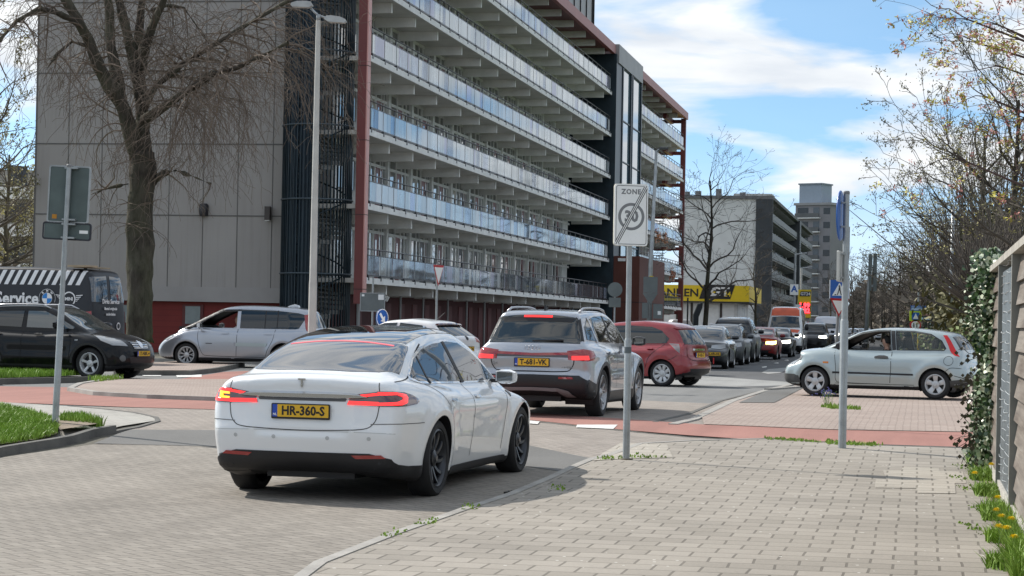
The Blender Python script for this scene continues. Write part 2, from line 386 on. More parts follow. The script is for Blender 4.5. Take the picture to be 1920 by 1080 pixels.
def sheet(name, pts, m, lift, step=.5, kind='structure', px=True):
    P = [G(*p) if px else Vector((p[0], p[1], 0)) for p in pts]
    B = []
    for i, p in enumerate(P):
        q = P[(i + 1) % len(P)]; L = (q - p).length; n = max(1, min(60, int(L / step)))
        for k in range(n): B.append(p.lerp(q, k / n))
    xs = [p.x for p in B]; ys = [p.y for p in B]; nb = len(B); V = [Vector((p.x, p.y)) for p in B]
    st = max(step, (max(xs) - min(xs)) / 60, (min(max(ys), 60) - min(ys)) / 90)
    y = min(ys) + st / 2
    poly = [(p.x, p.y) for p in B]
    def inside(x, y):
        c = False; j = nb - 1
        for i in range(nb):
            xi, yi = poly[i]; xj, yj = poly[j]
            if (yi > y) != (yj > y) and x < (xj - xi) * (y - yi) / (yj - yi) + xi: c = not c
            j = i
        return c
    while y < min(max(ys), 45):
        x = min(xs) + st / 2
        while x < max(xs):
            if inside(x, y): V.append(Vector((x, y)))
            x += st
        y += st
    vo, ed, fo, *_ = geometry.delaunay_2d_cdt(V, [(i, (i + 1) % nb) for i in range(nb)], [list(range(nb))], 1, 1e-4)
    mb = MB(); mb.v = [(v.x, v.y, gz(v.x, v.y) + lift) for v in vo]; mb.f = [tuple(f) for f in fo]; mb.mi = [0] * len(mb.f)
    o = mb.build(name, m)
    if kind: o['kind'] = kind
    return o
def ribbon(name, pts, w, h, m, base=-.05, side=0, px=True, kind='structure', top_in=0.0):
    """kerb or line along street points; w wide, top h above the street"""
    P = [G(*p) if px else Vector(p) for p in pts]; Q = []
    for a, b in zip(P, P[1:]):
        n = max(1, min(40, int((b - a).length / .5)))
        for k in range(n): Q.append(a.lerp(b, k / n))
    Q.append(P[-1]); V = []; F = []
    for i, p in enumerate(Q):
        t = (Q[min(i + 1, len(Q) - 1)] - Q[max(0, i - 1)]); t.z = 0; t.normalize(); nn = Vector((t.y, -t.x, 0))
        z = gz(p.x, p.y)
        for o, zz in ((-w * (.5 - side / 2), z + base), (-w * (.5 - side / 2) + .012, z + h), (w * (.5 + side / 2) - .012, z + h), (w * (.5 + side / 2), z + base)):
            q = p + nn * o; V.append((q.x, q.y, zz))
    for i in range(len(Q) - 1):
        for k in range(3): F.append((i * 4 + k, (i + 1) * 4 + k, (i + 1) * 4 + k + 1, i * 4 + k + 1))
    F.append((0, 1, 2, 3)); e = (len(Q) - 1) * 4; F.append((e + 3, e + 2, e + 1, e))
    o = MB().add(V, F).build(name, m)
    if kind: o['kind'] = kind
    return o
# the ground itself, one sheet to the horizon
mb = MB(); xs = [-3000, -600, -200, -80] + [-40 + i for i in range(0, 81, 2)] + [80, 200, 600, 3000]
ys = [-400, -60, 0] + [6 + .5 * i for i in range(0, 70)] + [45, 60, 100, 250, 600, 1500, 4000]
V = [(x, y, gz(x, y) - .012) for y in ys for x in xs]; nx = len(xs)
mb.add(V, [(j * nx + i, j * nx + i + 1, (j + 1) * nx + i + 1, (j + 1) * nx + i) for j in range(len(ys) - 1) for i in range(nx - 1)])
mb.build('ground', mat('rough_ground', (.10, .092, .07), .95, var=.25, vs=.05, fine=.3, bs=8), kind='structure')
def wv(u, v): p = N_R * u + D * v; return (p.x, p.y)
# main road: junction apron and the long street
sheet('road', [wv(-60, 30.2), wv(6.2, 30.2), wv(10.5, 34), wv(16, 40), wv(40, 40), wv(40, 60), wv(16, 64), wv(13.5, 80), wv(13.5, 600), wv(-9.6, 600), wv(-9.6, 64), wv(-60, 62)], M_ASPH, .0, px=False)
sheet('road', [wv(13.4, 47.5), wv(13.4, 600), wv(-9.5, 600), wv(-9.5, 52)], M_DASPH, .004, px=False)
sheet('road', [(1160, 735), (1190, 720), (1340, 727), (1500, 722), (1470, 716), (1330, 706), (1150, 700), (600, 690), (600, 735)], M_LASPH, .006)
sheet('road', [(-80, 1110), (-80, 874), (0, 858), (175, 833), (300, 834), (420, 838), (700, 852), (975, 873), (1062, 886), (1030, 905), (960, 935), (870, 965), (740, 1012), (600, 1068), (545, 1110)], M_BRICK, .0)
sheet('road', [(175, 832), (245, 806), (420, 807), (700, 822), (985, 844), (1122, 862), (1062, 886), (975, 873), (700, 852), (420, 838)], M_RAMP, .004)
sheet('road', [(130, 762), (420, 768), (1000, 789), (1170, 807), (1300, 820), (1440, 830), (1300, 833), (1200, 843), (1122, 862), (985, 844), (700, 822), (420, 807), (245, 806), (300, 790), (270, 778), (200, 768)], M_BRICK2, .002)
sheet('road', [(420, 716), (1000, 745), (1150, 742), (1190, 750), (1335, 757), (1400, 741), (1330, 775), (1320, 797), (1180, 787), (1000, 775), (420, 753)], M_BRICK2, .002)
sheet('cycle_path', [(-60, 722), (0, 725), (140, 727), (132, 735), (180, 742), (280, 748), (420, 753), (1000, 775), (1180, 787), (1320, 797), (1560, 807), (1840, 812), (1960, 815), (1960, 853), (1840, 846), (1600, 838), (1440, 827), (1290, 817), (1170, 807), (1000, 789), (420, 769), (240, 764), (0, 755), (-60, 752)], M_RED, .008)
sheet('cycle_path', [(328, 713), (420, 698), (620, 690), (900, 700), (900, 722), (430, 716)], M_RED, .010)
# pavements
sheet('pavement', [(-60, 752), (0, 755), (130, 763), (200, 768), (270, 778), (298, 789), (230, 800), (195, 815), (170, 822), (0, 845), (-60, 855)], M_TILE2, .012)
PAVR = [(545, 1110), (600, 1068), (740, 1012), (870, 965), (960, 935), (1030, 905), (1110, 868), (1200, 843), (1300, 833), (1440, 829), (1600, 840), (1840, 848), (1960, 856), (2100, 1110)]
sheet('pavement', PAVR, M_TILE, .045)
sheet('pavement', [(1320, 797), (1316, 783), (1375, 755), (1440, 735), (1500, 722), (1560, 706), (1700, 690), (1960, 690), (1960, 815), (1840, 812), (1560, 807)], M_PINK, .016)
M_TILE3 = m_tiles('newer_tiles', .30, .30, (.345, .315, .27), (.42, .385, .33), (.10, .09, .07), .011)
sheet('pavement', [(1130, 858), (1165, 847), (1250, 850), (1262, 866), (1180, 868), (1110, 872)], M_TILE3, .050)
sheet('pavement', [(1655, 890), (1690, 891), (1692, 884), (1760, 886), (1762, 892), (1805, 893), (1812, 915), (1790, 915), (1792, 935), (1720, 934), (1718, 925), (1640, 924), (1642, 908), (1662, 908)], M_TILE3, .050)
sheet('pavement', [(1385, 757), (1442, 733), (1508, 728), (1452, 757)], M_RAMP, .024)
sheet('pavement', [(132, 733), (150, 725), (200, 716), (420, 716), (620, 722), (620, 760), (420, 751), (280, 746), (180, 741)], M_PINK, .060)
sheet('pavement', [(215, 702), (262, 688), (340, 683), (450, 687), (400, 697), (352, 702)], M_PINK, .10)
# kerbs
ribbon('kerb', [(545, 1110), (600, 1068), (740, 1012), (870, 965), (960, 935), (1030, 905), (1110, 868), (1200, 843), (1300, 833), (1440, 829), (1600, 840), (1840, 848)], .11, .052, M_KERB)
ribbon('kerb', [(-60, 868), (0, 853), (90, 838), (170, 824), (212, 812)], .11, .09, M_KERBD)
ribbon('kerb', [(212, 812), (255, 803), (296, 791), (293, 784), (250, 775), (190, 768), (130, 763)], .09, .018, M_KERBD)
ribbon('kerb', [(205, 716), (150, 725), (132, 734), (180, 742), (280, 748), (420, 753), (560, 759)], .14, .075, M_KERB)
ribbon('kerb', [(0, 721), (166, 717)], .12, .12, M_KERBD)
ribbon('kerb', [(-60, 725), (0, 722)], .12, .12, M_KERBD)
ribbon('kerb', [(215, 704), (352, 704), (402, 698), (455, 687)], .14, .11, M_KERBD)
ribbon('kerb', [(1262, 797), (1300, 788), (1376, 752), (1442, 731), (1512, 716)], .16, .022, M_KERB)
ribbon('kerb', [(1228, 792), (1290, 777), (1352, 752), (1420, 735)], .10, .012, M_KERBD)
ribbon('kerb', [(1000, 791), (1170, 809), (1290, 820), (1440, 829)], .06, .012, M_KERBD)
ribbon('kerb', [(1440, 829), (1600, 840), (1840, 848)], .06, .056, M_KERBD)
ribbon('kerb', [(1440, 733), (1508, 728)], .2, .06, M_KERB)
ribbon('kerb', [wv(-60, 62) + (0,), wv(-9.6, 64) + (0,), wv(-9.6, 300) + (0,)], .16, .11, M_KERB, px=False)
ribbon('kerb', [wv(16, 64) + (0,), wv(13.5, 80) + (0,), wv(13.5, 400) + (0,)], .16, .11, M_KERB, px=False)
# street gully
gl = thing('street_gully', 'dark iron gully grate set in the kerb line in front of the zone sign', 'drain', G(996, 924)); gl.location.z = gz(gl.location.x, gl.location.y) + .012; gl.rotation_euler = (0, 0, -A_D - .25)
gm_ = mat('cast_iron', (.05, .045, .04), .7, metal=.5, var=.3, vs=8); MB().box(-.18, .18, -.22, .22, -.03, .004).build('frame', gm_, gl)
for k in range(7): MB().box(-.15, .15, -.19 + k * .058, -.165 + k * .058, .002, .012).build('grate_bar', gm_, gl)
# painted marks
def mark(pts, lift=.012, m=M_WHITE): return sheet('road_marking', pts, m, lift, step=5)
mark([(1082, 798), (1158, 798), (1150, 806), (1080, 803)], .014)
mark([(975, 788), (1012, 792), (1008, 797), (975, 794)], .014)
mark([(262, 702.5), (303, 701.5), (302, 706), (270, 706)]); mark([(330, 704.5), (378, 703), (378, 707.5), (332, 708)])
mark([(1428, 699), (1440, 693), (1470, 690), (1490, 691), (1472, 696), (1462, 700), (1440, 702)], .012, M_LASPH)
mark([(1428, 688.5), (1438, 687), (1437, 689.3), (1430, 690)]); mark([(1450, 681.5), (1459, 680), (1460, 682)]); mark([(1470, 676), (1478, 675), (1479, 676.8)])
mark([(1195, 708), (1330, 705.2), (1330, 707.2), (1195, 711)], .012, M_LASPH)
for k in range(0):
    v0 = 84 + k * 9; mark_p = [wv(-4.9, v0), wv(-4.75, v0), wv(-4.75, v0 + 3), wv(-4.9, v0 + 3)]
    sheet('road_marking', mark_p, M_WHITE, .012, step=5, px=False)
# verges
sheet('verge', [wv(-.2, 66), wv(-.2, 600), wv(60, 600), wv(60, 62), wv(3, 62)], M_GRASSG, .06, px=False)
ribbon('kerb', [wv(3, 61.8) + (0,), wv(-.3, 66) + (0,), wv(-.3, 400) + (0,)], .16, .09, M_KERB, px=False)
sheet('verge', [wv(-60, 63), wv(-20.0, 65), wv(-20.0, 67), wv(-60, 67)], M_GRASS, .006, px=False)
sheet('pavement', [wv(-19.5, 64.2), wv(-9.7, 64.2), wv(-9.7, 400), wv(-13, 400), wv(-13, 175), wv(-19.5, 175)], M_TILE2, .1, px=False)
# ---------------- grass blades
def blades(name, pts, n, h, lift, m=M_GRASS, w=.012, seed=1, kind='stuff', lean=.5, px=True, dens=None):
    R = random.Random(seed); P = [G(*p) if px else Vector((*p, 0)) for p in pts]; nb = len(P)
    xs = [p.x for p in P]; ys = [p.y for p in P]; mb = MB(); c = 0; tries = 0
    while c < n and tries < n * 30:
        tries += 1; x = R.uniform(min(xs), max(xs)); y = R.uniform(min(ys), max(ys)); ins = False; j = nb - 1
        for i in range(nb):
            if (P[i].y > y) != (P[j].y > y) and x < (P[j].x - P[i].x) * (y - P[i].y) / (P[j].y - P[i].y) + P[i].x: ins = not ins
            j = i
        if not ins: continue
        if dens and R.random() > dens(x, y): continue
        c += 1; a = R.uniform(0, 2 * pi); hh = h * R.uniform(.45, 1.25); l = R.uniform(0, lean) * hh; b = R.uniform(0, 2 * pi); z = gz(x, y) + lift
        dx, dy = cos(a) * w, sin(a) * w; lx, ly = cos(b) * l, sin(b) * l
        mb.add([(x - dx, y - dy, z), (x + dx, y + dy, z), (x + dx * .7 + lx * .4, y + dy * .7 + ly * .4, z + hh * .6), (x - dx * .7 + lx * .4, y - dy * .7 + ly * .4, z + hh * .6), (x + lx, y + ly, z + hh)], [(0, 1, 2, 3), (3, 2, 4)])
    return mb.build(name, m, kind=kind)
GL = [(-60, 768), (0, 772), (60, 785), (104, 800), (108, 824), (60, 834), (0, 842), (-60, 856)]
sheet('turf', GL, M_EARTH, .06); blades('grass', GL, 14000, .10, .05, seed=3, w=.009, lean=.9)
sheet('soil', [(104, 803), (150, 803), (200, 808), (185, 815), (112, 824)], M_EARTH, .10)
blades('grass', [(112, 796), (150, 793), (196, 806), (190, 811), (150, 806), (115, 803)], 900, .12, .05, seed=5)
GL2 = [(-60, 702), (0, 701), (150, 705), (163, 710), (0, 716), (-60, 718)]
sheet('turf', GL2, M_GRASSG, .08); blades('grass', GL2, 4500, .13, .08, seed=6, w=.018)
blades('grass', [(163, 718), (205, 714), (235, 716), (180, 722)], 260, .1, .06, seed=7)
blades('grass', [(1538, 765), (1560, 763), (1615, 769), (1612, 771), (1560, 769)], 260, .07, .02, seed=8)
blades('grass', [(1432, 828), (1500, 832), (1545, 838), (1440, 832)], 150, .03, .05, seed=9)
blades('grass', [(1545, 834), (1660, 842), (1640, 845), (1550, 841)], 220, .04, .05, seed=10)
blades('grass', [(1120, 866), (1200, 860), (1250, 866), (1180, 868), (1120, 872)], 90, .03, .05, seed=12)
FB = [(1812, 852), (1850, 852), (1862, 885), (1905, 985), (1990, 1110), (1850, 1110), (1848, 1020), (1832, 950), (1815, 900)]
sheet('soil', [(1838, 870), (1858, 860), (1880, 900), (1935, 1000), (2020, 1110), (1895, 1110), (1868, 1020), (1850, 950)], M_EARTH, .049)
def fden(x, y):
    u = x * N_R.x + y * N_R.y; v = x * D.x + y * D.y
    return min(1, max(0.02, (u - .58 + .28 * sin(v * 3.1) + .15 * sin(v * 7.3)) / .45)) ** 1.6
blades('grass', FB, 7500, .105, .045, seed=13, dens=fden, w=.006, lean=1.2)
blades('grass', [(1880, 990), (1900, 985), (2000, 1110), (1900, 1110)], 4200, .17, .045, seed=14, w=.006, lean=1.0)
for i, q in enumerate([(740, 1012), (800, 990), (880, 962), (1045, 925), (1805, 885), (1812, 925), (1838, 965), (1796, 905), (1845, 1010), (1822, 1000)]):
    p = G(*q); r = .09
    blades('grass', [(p.x - r, p.y - .3), (p.x + r*.6, p.y - .3), (p.x + r, p.y + .3), (p.x - r*.6, p.y + .3)], 26, .02, .05, seed=20 + i, px=False)
# ================================================================ BUILDINGS
def m_panel():
    s = NT('grey_facade_panel'); v = s.obj(); sx = s.n('ShaderNodeSeparateXYZ'); s.l(v, sx.inputs[0]); cx = s.n('ShaderNodeCombineXYZ')
    s.l(s.math('FLOOR', s.math('DIVIDE', s.math('SUBTRACT', 13.62, sx.outputs[1]), 1.385)), cx.inputs[0]); s.l(s.math('FLOOR', s.math('DIVIDE', s.math('SUBTRACT', sx.outputs[2], 2.55), 2.76)), cx.inputs[1])
    w = s.n('ShaderNodeTexWhiteNoise', noise_dimensions='2D'); s.l(cx.outputs[0], w.inputs['Vector']); c = s.ramp(w.outputs[0], [(0., (.315, .292, .278)), (1., (.36, .335, .32))])
    m = s.n('ShaderNodeMapping'); m.inputs['Scale'].default_value = (1, 5.5, .22); s.l(v, m.inputs[0]); st = s.noise(1.1, 5, m.outputs[0], .6)
    c = s.mix(s.ramp(st, [(.5, 0.), (.78, .40)]), c, (.20, .18, .165)); c = s.mix(.15, c, s.ramp(s.noise(.4, 5, v), [(.35, (.22, .2, .19)), (.65, (.42, .4, .38))]))
    s.set(Base_Color=c, Roughness=.75); return s.m
M_PANEL = m_panel()
M_CONC = mat('pale_concrete', (.84, .83, .79), .85, var=.12, vs=1.2, fine=.12, bs=25)
M_CONCW = mat('white_concrete', (.80, .80, .78), .8, var=.10, vs=1.5, fine=.1)
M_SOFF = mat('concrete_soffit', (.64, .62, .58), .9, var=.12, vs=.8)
M_REDP = mat('red_cladding', (.155, .036, .034), .5, var=.10, vs=.8)
M_REDL = mat('red_steel', (.33, .095, .08), .45, var=.08, vs=1)
M_REDB = None
def m_redbrick():
    s = NT('red_painted_brick'); v = s.obj(); b = s.n('ShaderNodeTexBrick'); b.inputs['Scale'].default_value = 1; b.inputs['Brick Width'].default_value = .22; b.inputs['Row Height'].default_value = .065; b.inputs['Mortar Size'].default_value = .008
    b.inputs['Color1'].default_value = (.17, .02, .018, 1); b.inputs['Color2'].default_value = (.20, .027, .022, 1); b.inputs['Mortar'].default_value = (.10, .014, .012, 1)
    m = s.n('ShaderNodeMapping'); m.inputs['Rotation'].default_value = (RAD(90), 0, RAD(90)); s.l(v, m.inputs[0]); s.l(m.outputs[0], b.inputs[0])
    s.set(Base_Color=s.mix(.3, b.outputs[0], s.ramp(s.noise(.8, 4, v), [(.3, (.11, .015, .012)), (.7, (.24, .04, .03))])), Roughness=.8); s.bump(b.outputs[1], .2, .004); return s.m
M_REDB = m_redbrick()
M_DSTEEL = mat('dark_teal_steel', (.012, .026, .036), .4, metal=.2, var=.25, vs=2)
M_DRAIL = mat('dark_rail', (.022, .022, .028), .4, var=.2)
M_WFR = mat('window_frame_white', (.84, .84, .82), .5, var=.06)
M_DOORR = mat('red_door', (.16, .018, .02), .4, var=.15, vs=1)
M_DOORD = mat('dark_door', (.03, .025, .03), .4, var=.2, vs=1)
M_WALLP = mat('white_infill', (.78, .78, .76), .7, var=.08)
M_WIN = glass('window_glass', (.035, .042, .045), 1., .02, .9, .9)
M_BALG = [sheetglass('balustrade_glass', (.90, .93, .95), .06, .05), sheetglass('balustrade_glass_milky', (.9, .93, .95), .02, .06, (.55, .85), (.84, .86, .88), .45),
          sheetglass('balustrade_glass_clear', (.8, .85, .95), .02, .03, (.06, .22), (.6, .64, .70), .5), sheetglass('balustrade_glass_lilac', (.8, .82, .95), .05, .05, (.35, .6), (.62, .62, .74), .45)]
M_LIFTG = glass('lift_glass', (.14, .24, .30), 1., .02, .8, .35)
M_RUST = mat('rust_brown_panel', (.115, .034, .022), .7, var=.15, vs=1.2, fine=.1)
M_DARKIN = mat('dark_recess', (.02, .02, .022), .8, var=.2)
M_ZINC = mat('zinc_cladding', (.30, .30, .30), .5, metal=.3, var=.1, vs=.6)
FB0 = Vector((-5.58, 82.0, 0))
bld = thing('apartment_building', 'long gallery flats with glass balustrades, red corner column and blank grey end wall', 'building', FB0, atan2(D.y, D.x))
# local frame: x along the street, y into the building (left), z up; galleries at y=0
FL = 2.8; XE = 64.7; X2 = 78.4; XEND = 110.2; YF = 1.95
def near(mbx): return sum(v[0] for v in mbx.v[:8]) / 8 + .35 * abs(sum(v[2] for v in mbx.v[:8]) / 8 - 4)
# gable
g = MB(); g.box(.8, 1.1, 3.3, 13.62, 2.15, 22); g.build('gable_wall', M_PANEL, bld)
MB().box(.72, 1.1, 3.3, 13.62, 1.98, 2.55).build('plinth_band', mat('grey_band', (.34, .32, .31), .8, var=.1, vs=.7), bld)
j = MB()
for k in range(1, 8): j.box(.785, .8, 13.62 - 1.385 * k - .013, 13.62 - 1.385 * k + .013, 2.55, 22)
for k in range(1, 8): j.box(.783, .8, 3.3, 13.62, 2.55 + 2.76 * k - .022, 2.55 + 2.76 * k + .022)
j.box(.78, .8, 3.3, 3.36, 2.55, 22); j.box(.78, .8, 13.56, 13.62, 2.55, 22)
j.build('panel_joints', mat('joint_dark', (.13, .125, .12), .9), bld)
b = MB(); b.box(.95, 1.3, 3.3, 13.55, -.2, 2.0); b.build('brick_plinth', M_REDB, bld)
for y in (12.6, 7.05, 4.05, 9.9):
    w = MB(); w.box(.90, .97, y - .42, y + .42, 1.02, 1.86); w.build('window_frame', mat('dark_red_frame', (.10, .02, .018), .6), bld)
    fr = MB(); fr.box(.885, .93, y - .30, y + .30, 1.12, 1.80); fo = fr.build('window', mat('frosted_pane', (.20, .23, .23), .25, var=.1), bld)
    MB().box(.80, .97, y - .5, y + .5, .92, 1.02).build('window_sill', mat('dark_sill', (.03, .02, .02), .6), bld)
# body
MB().box(1.1, XE, 3.3, 13.6, -.2, 20.1).build('back_wall', M_CONC, bld)
MB().box(1.95, 2.2, YF, 3.35, 0, 20.0).build('end_return_wall', M_CONC, bld)
MB().box(X2, XEND, 3.4, 13.6, -.2, 20.1).build('back_wall', M_CONC, bld)
for nm, x0, x1 in (('roof_fascia', -.35, XE + .2), ('roof_fascia', X2 - .3, XEND + 1.4)):
    f = MB(); f.box(x0, x1, -.25, 0.02, 19.55, 20.15); f.box(x0, x1, .02, 13.7, 19.95, 20.12); f.build(nm, M_REDL, bld)
    MB().box(x0, x1, .02, YF + .1, 19.7, 19.95).build('roof_soffit', M_REDP, bld)
# corner column
c = MB(); c.box(-.42, 0., -.02, .31, 2.0, 22); c.build('corner_column', M_REDP, bld)
c = MB(); c.box(-.415, .02, -.07, -.022, 2.0, 22)
c.build('column_lit_face', mat('red_steel_skylit', (.60, .30, .27), .45, var=.06), bld)  # paler red paints in the sky light on the column's outer side
for k in range(7): c = MB(); c.box(-.43, .03, -.08, .32, 2.55 + 2.8 * k - .01, 2.55 + 2.8 * k + .01); c.build('column_joint', M_DARKIN, bld)
MB().tube([(.3, .3, 0), (.3, .3, 2.1)], .07, 10).build('downpipe', mat('grey_pipe', (.25, .25, .25), .5), bld)
R = random.Random(11)
def xs_from(zl): return [(z - 82) / .983 for z in zl]
BR = xs_from([86.35, 90.4, 94.6, 99.6, 103.8, 108.1, 112.8, 117, 122.3, 126.6, 131.1, 135.8, 139.8, 144.0])
BR2 = [X2 + 2.2 + 4.45 * k for k in range(7)]
posts = [.35]
while posts[-1] < XE - 2.2: posts.append(posts[-1] + 1.93)
posts.append(XE - .3)
posts2 = [X2 + .1 + 1.93 * k for k in range(16)] + [XEND - .2]
brk, pan, win, doors, rails, slabs, psts, frames = [], [], [], [], [], [], [], []
caps = []
for fl in range(0, 7):
    zs = 2.8 * (fl + 1)          # underside of slab
    for (x0, x1, br, po, main) in ((.0, XE, BR, posts, True), (X2, XEND, BR2, posts2, False)):
        if fl < 6:
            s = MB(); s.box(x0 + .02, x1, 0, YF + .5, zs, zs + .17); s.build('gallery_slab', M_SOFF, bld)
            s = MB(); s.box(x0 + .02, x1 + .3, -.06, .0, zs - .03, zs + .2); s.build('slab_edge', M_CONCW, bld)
        zt = zs if fl < 6 else 19.7
        for bx in br:
            m_ = MB(); m_.prism([(YF + .3, zt), (YF + .3, zt - .40), (.26, zt - .38), (.26, zt)], 'x', bx - .09, bx + .09); brk.append(m_)
            m_ = MB(); m_.box(bx - .10, bx + .10, .245, .262, zt - .385, zt - .0); caps.append(m_)
        if fl < 6:
            zf = zs + .17; ground_fl = (fl == 0)
            top = zf + 1.12; gt = zf + .88; gb = zf + .14
            r = MB()
            for xa, xb in zip(po, po[1:]):
                r.tube([(xa, -.02, top), (xb, -.02, top)], .028, 6)
                r.box(xa, xb, -.035, .0, gt - .015, gt + .02); r.box(xa, xb, -.035, .0, gb - .06, gb + .01)
            r.build('balustrade_rail', M_DRAIL, bld)
            for k, xa in enumerate(po):
                p_ = MB(); w_ = .035 if not ground_fl else .05
                p_.box(xa - .07, xa + .07, -.075, .02, zf - .07, zf + .12); p_.prism([(-.02, gt), (.03, gt), (.02, top), (-.01, top)], 'x', xa - w_ * 1.4, xa + w_ * 1.4)
                p_.box(xa - w_ * (1.3 if ground_fl else .7), xa + w_ * (1.3 if ground_fl else .7), .004, .05, zf + .05, gt); psts.append(p_)
            for xa, xb in zip(po, po[1:]):
                q = MB(); cuts = [xa + .05] + sorted(xa + .05 + (xb - xa - .1) * R.random() for _ in range(3)) + [xb - .05]
                for c0, c1 in zip(cuts, cuts[1:]):
                    q.cur = R.choices((0, 1, 2, 3), (.4, .3, .2, .1) if fl else (.15, .05, .75, .05))[0]; q.box(c0 + .004, c1 - .004, -.030, -.020, gb, gt)
                pan.append(q)
        # facade of this storey (above slab fl-1, under slab fl)
    zf = 2.8 * fl + .17 if fl else None
    if fl == 0: continue
    zc = 2.8 * (fl + 1) if fl < 6 else 19.7
    for (x0, x1, br) in ((2.2, XE - 4.2, BR), (X2, XEND - 4.6, BR2)):
        MB().box(x0, x1, YF + .12, YF + .2, zf, zc).build('infill_wall', M_WALLP, bld)
        f = MB()
        f.box(x0, x1, YF + .02, YF + .12, zc - .12, zc); f.box(x0, x1, YF + .0, YF + .12, zf + 2.05, zf + 2.17); f.box(x0, x1, YF + .02, YF + .12, zf, zf + .1)
        x = x0 + .15; k = 0
        while x < x1 - 4.3:
            z1, z2, z3, z4 = zf + .85, zf + 2.05, zf + 2.19, zc - .14
            f.box(x - .14, x + .14, YF - .10, YF + .12, zf, zc)                     # pier
            sidew = R.random() < .5
            # [red side light][window][mullion][door][window]
            spans = [('n', .18, .62), ('w', .68, 1.72), ('d', 1.86, 2.72), ('w', 2.88, 3.45), ('w', 3.55, 4.12)]
            if k % 2: spans = [('n', .18, .58), ('w', .66, 1.5), ('w', 1.6, 2.2), ('d', 2.36, 3.2), ('n', 3.3, 3.62), ('w', 3.7, 4.12)]
            for t, a, b_ in spans:
                f.box(x + a - .07, x + a, YF + .0, YF + .12, zf, zc); f.box(x + b_, x + b_ + .05, YF + .0, YF + .12, zf, zc)
                m_ = MB(); m_.box(x + a, x + b_, YF + .06, YF + .08, z3, z4); win.append(m_)
                if t == 'w': m_ = MB(); m_.cur = R.choices((0, 1, 2), (.62, .26, .12))[0]; zc_ = z1 if m_.cur != 2 else z1 + (z2 - z1) * R.uniform(.3, .7); m_.box(x + a, x + b_, YF + .055, YF + .08, zc_, z2); m_.cur = 0
                if t == 'w' and zc_ > z1: m_.box(x + a, x + b_, YF + .055, YF + .08, z1, zc_)
                if t == 'w': win.append(m_)
                elif t == 'd':
                    m_ = MB(); m_.cur = 0 if R.random() < .75 else 1; m_.box(x + a, x + b_, YF + .03, YF + .09, zf + .02, z2); m_.cur = 2; m_.box(x + a + .32, x + b_ - .32, YF + .022, YF + .03, zf + 1.0, z2 - .25); doors.append(m_)
                else:
                    m_ = MB(); m_.cur = 0; m_.box(x + a, x + b_, YF + .04, YF + .09, z1, z2); m_.cur = 2; m_.box(x + a + .09, x + b_ - .09, YF + .03, YF + .04, z1 + .1, z2 - .1); doors.append(m_)
            x += 4.27; k += 1
        frames.append(f)
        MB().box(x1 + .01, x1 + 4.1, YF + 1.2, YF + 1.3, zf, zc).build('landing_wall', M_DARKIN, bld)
for f in frames: f.build('facade_frames', M_WFR, bld)
many(brk, 'bracket', M_CONC, bld, near); many(caps, 'bracket_end', M_CONCW, bld, near)
many(pan, 'balustrade_panel', M_BALG, bld, near); many(psts, 'balustrade_post', M_DRAIL, bld, near)
many(win, 'window', [M_WIN, glass('curtained_glass', (.36, .37, .36), 1., .04, .9, .8), glass('blind_glass', (.50, .48, .42), 1., .08, .8, .5)], bld, near); many(doors, 'door', [M_DOORR, M_DOORD, M_WIN], bld, near)
# ground floor storage walls
MB().box(1.2, XE, YF + .5, YF + .7, -.2, 2.8).build('storage_wall', mat('wine_wall', (.085, .012, .014), .7, var=.2, vs=.5), bld)
for k in range(24):
    d_ = MB(); x = 3 + k * 2.55; d_.box(x, x + .95, YF + .47, YF + .5, 0, 2.15); d_.build('storage_door', mat('wine_door', (.13, .018, .018), .55, var=.2), bld)
for k in range(14):
    MB().tube([(BR[k % 14] + 1.0, .9, 0), (BR[k % 14] + 1.0, .9, 2.8)], .05, 8).build('slender_post', mat('grey_pipe', (.25, .25, .25), .5), bld)
l = MB(); l.cbox((4.4, .35, 2.32), (.12, .28, .1)); l.cbox((4.4, .2, 2.25), (.1, .1, .2), Matrix.Rotation(.5, 3, 'X')); l.build('camera_fixture', M_CONCW, bld)
# lift tower
t = MB(); t.box(XE + .2, XE + 3.2, -.35, 5, 0, 19.55); t.build('lift_frame', M_DSTEEL, bld)
t = MB(); t.box(XE + 3.2, X2 - .4, -.3, 5, 4, 19.0)
t.build('lift_glazing', M_LIFTG, bld)
t = MB()
for x in (XE + 3.2, XE + 7.6, XE + 8.4, X2 - .5): t.box(x - .16, x + .16, -.42, -.31, 4, 19.0)
for z in (6.9, 9.75, 12.6, 15.4): t.box(XE + 3.2, X2 - .4, -.36, -.302, z - .04, z + .04)
t.box(X2 - .5, X2 - .1, -.34, 2, 2, 19.5)
t.build('lift_mullions', M_DSTEEL, bld)
MB().box(XE + .6, X2 - .3, -.45, 5, 19.0, 20.25).build('lift_parapet', M_ZINC, bld)
MB().box(XE + .4, X2 + 1.2, -2.1, 1.6, -.2, 6.0).build('entrance_block', M_RUST, bld)
t = MB(); t.box(XE + .38, XE + .4, -2.1, 1.6, 2.9, 2.94); t.box(XE + .38, X2 + 1.2, -2.112, -2.1, 2.9, 2.94); t.build('entrance_joint', M_DARKIN, bld)
MB().cbox((XE + .35, -.9, 5.75), (.15, .5, .2)).build('wall_lamp', M_CONCW, bld)
# rooftop volume
t = MB(); t.box(14, 62, .9, 9, 20.15, 22.9); t.build('rooftop_volume', M_ZINC, bld)
t = MB()
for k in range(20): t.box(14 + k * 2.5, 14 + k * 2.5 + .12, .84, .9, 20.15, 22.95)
t.box(61.9, 62.1, .8, 9, 20.15, 22.98); t.build('rooftop_fins', M_DARKIN, bld)
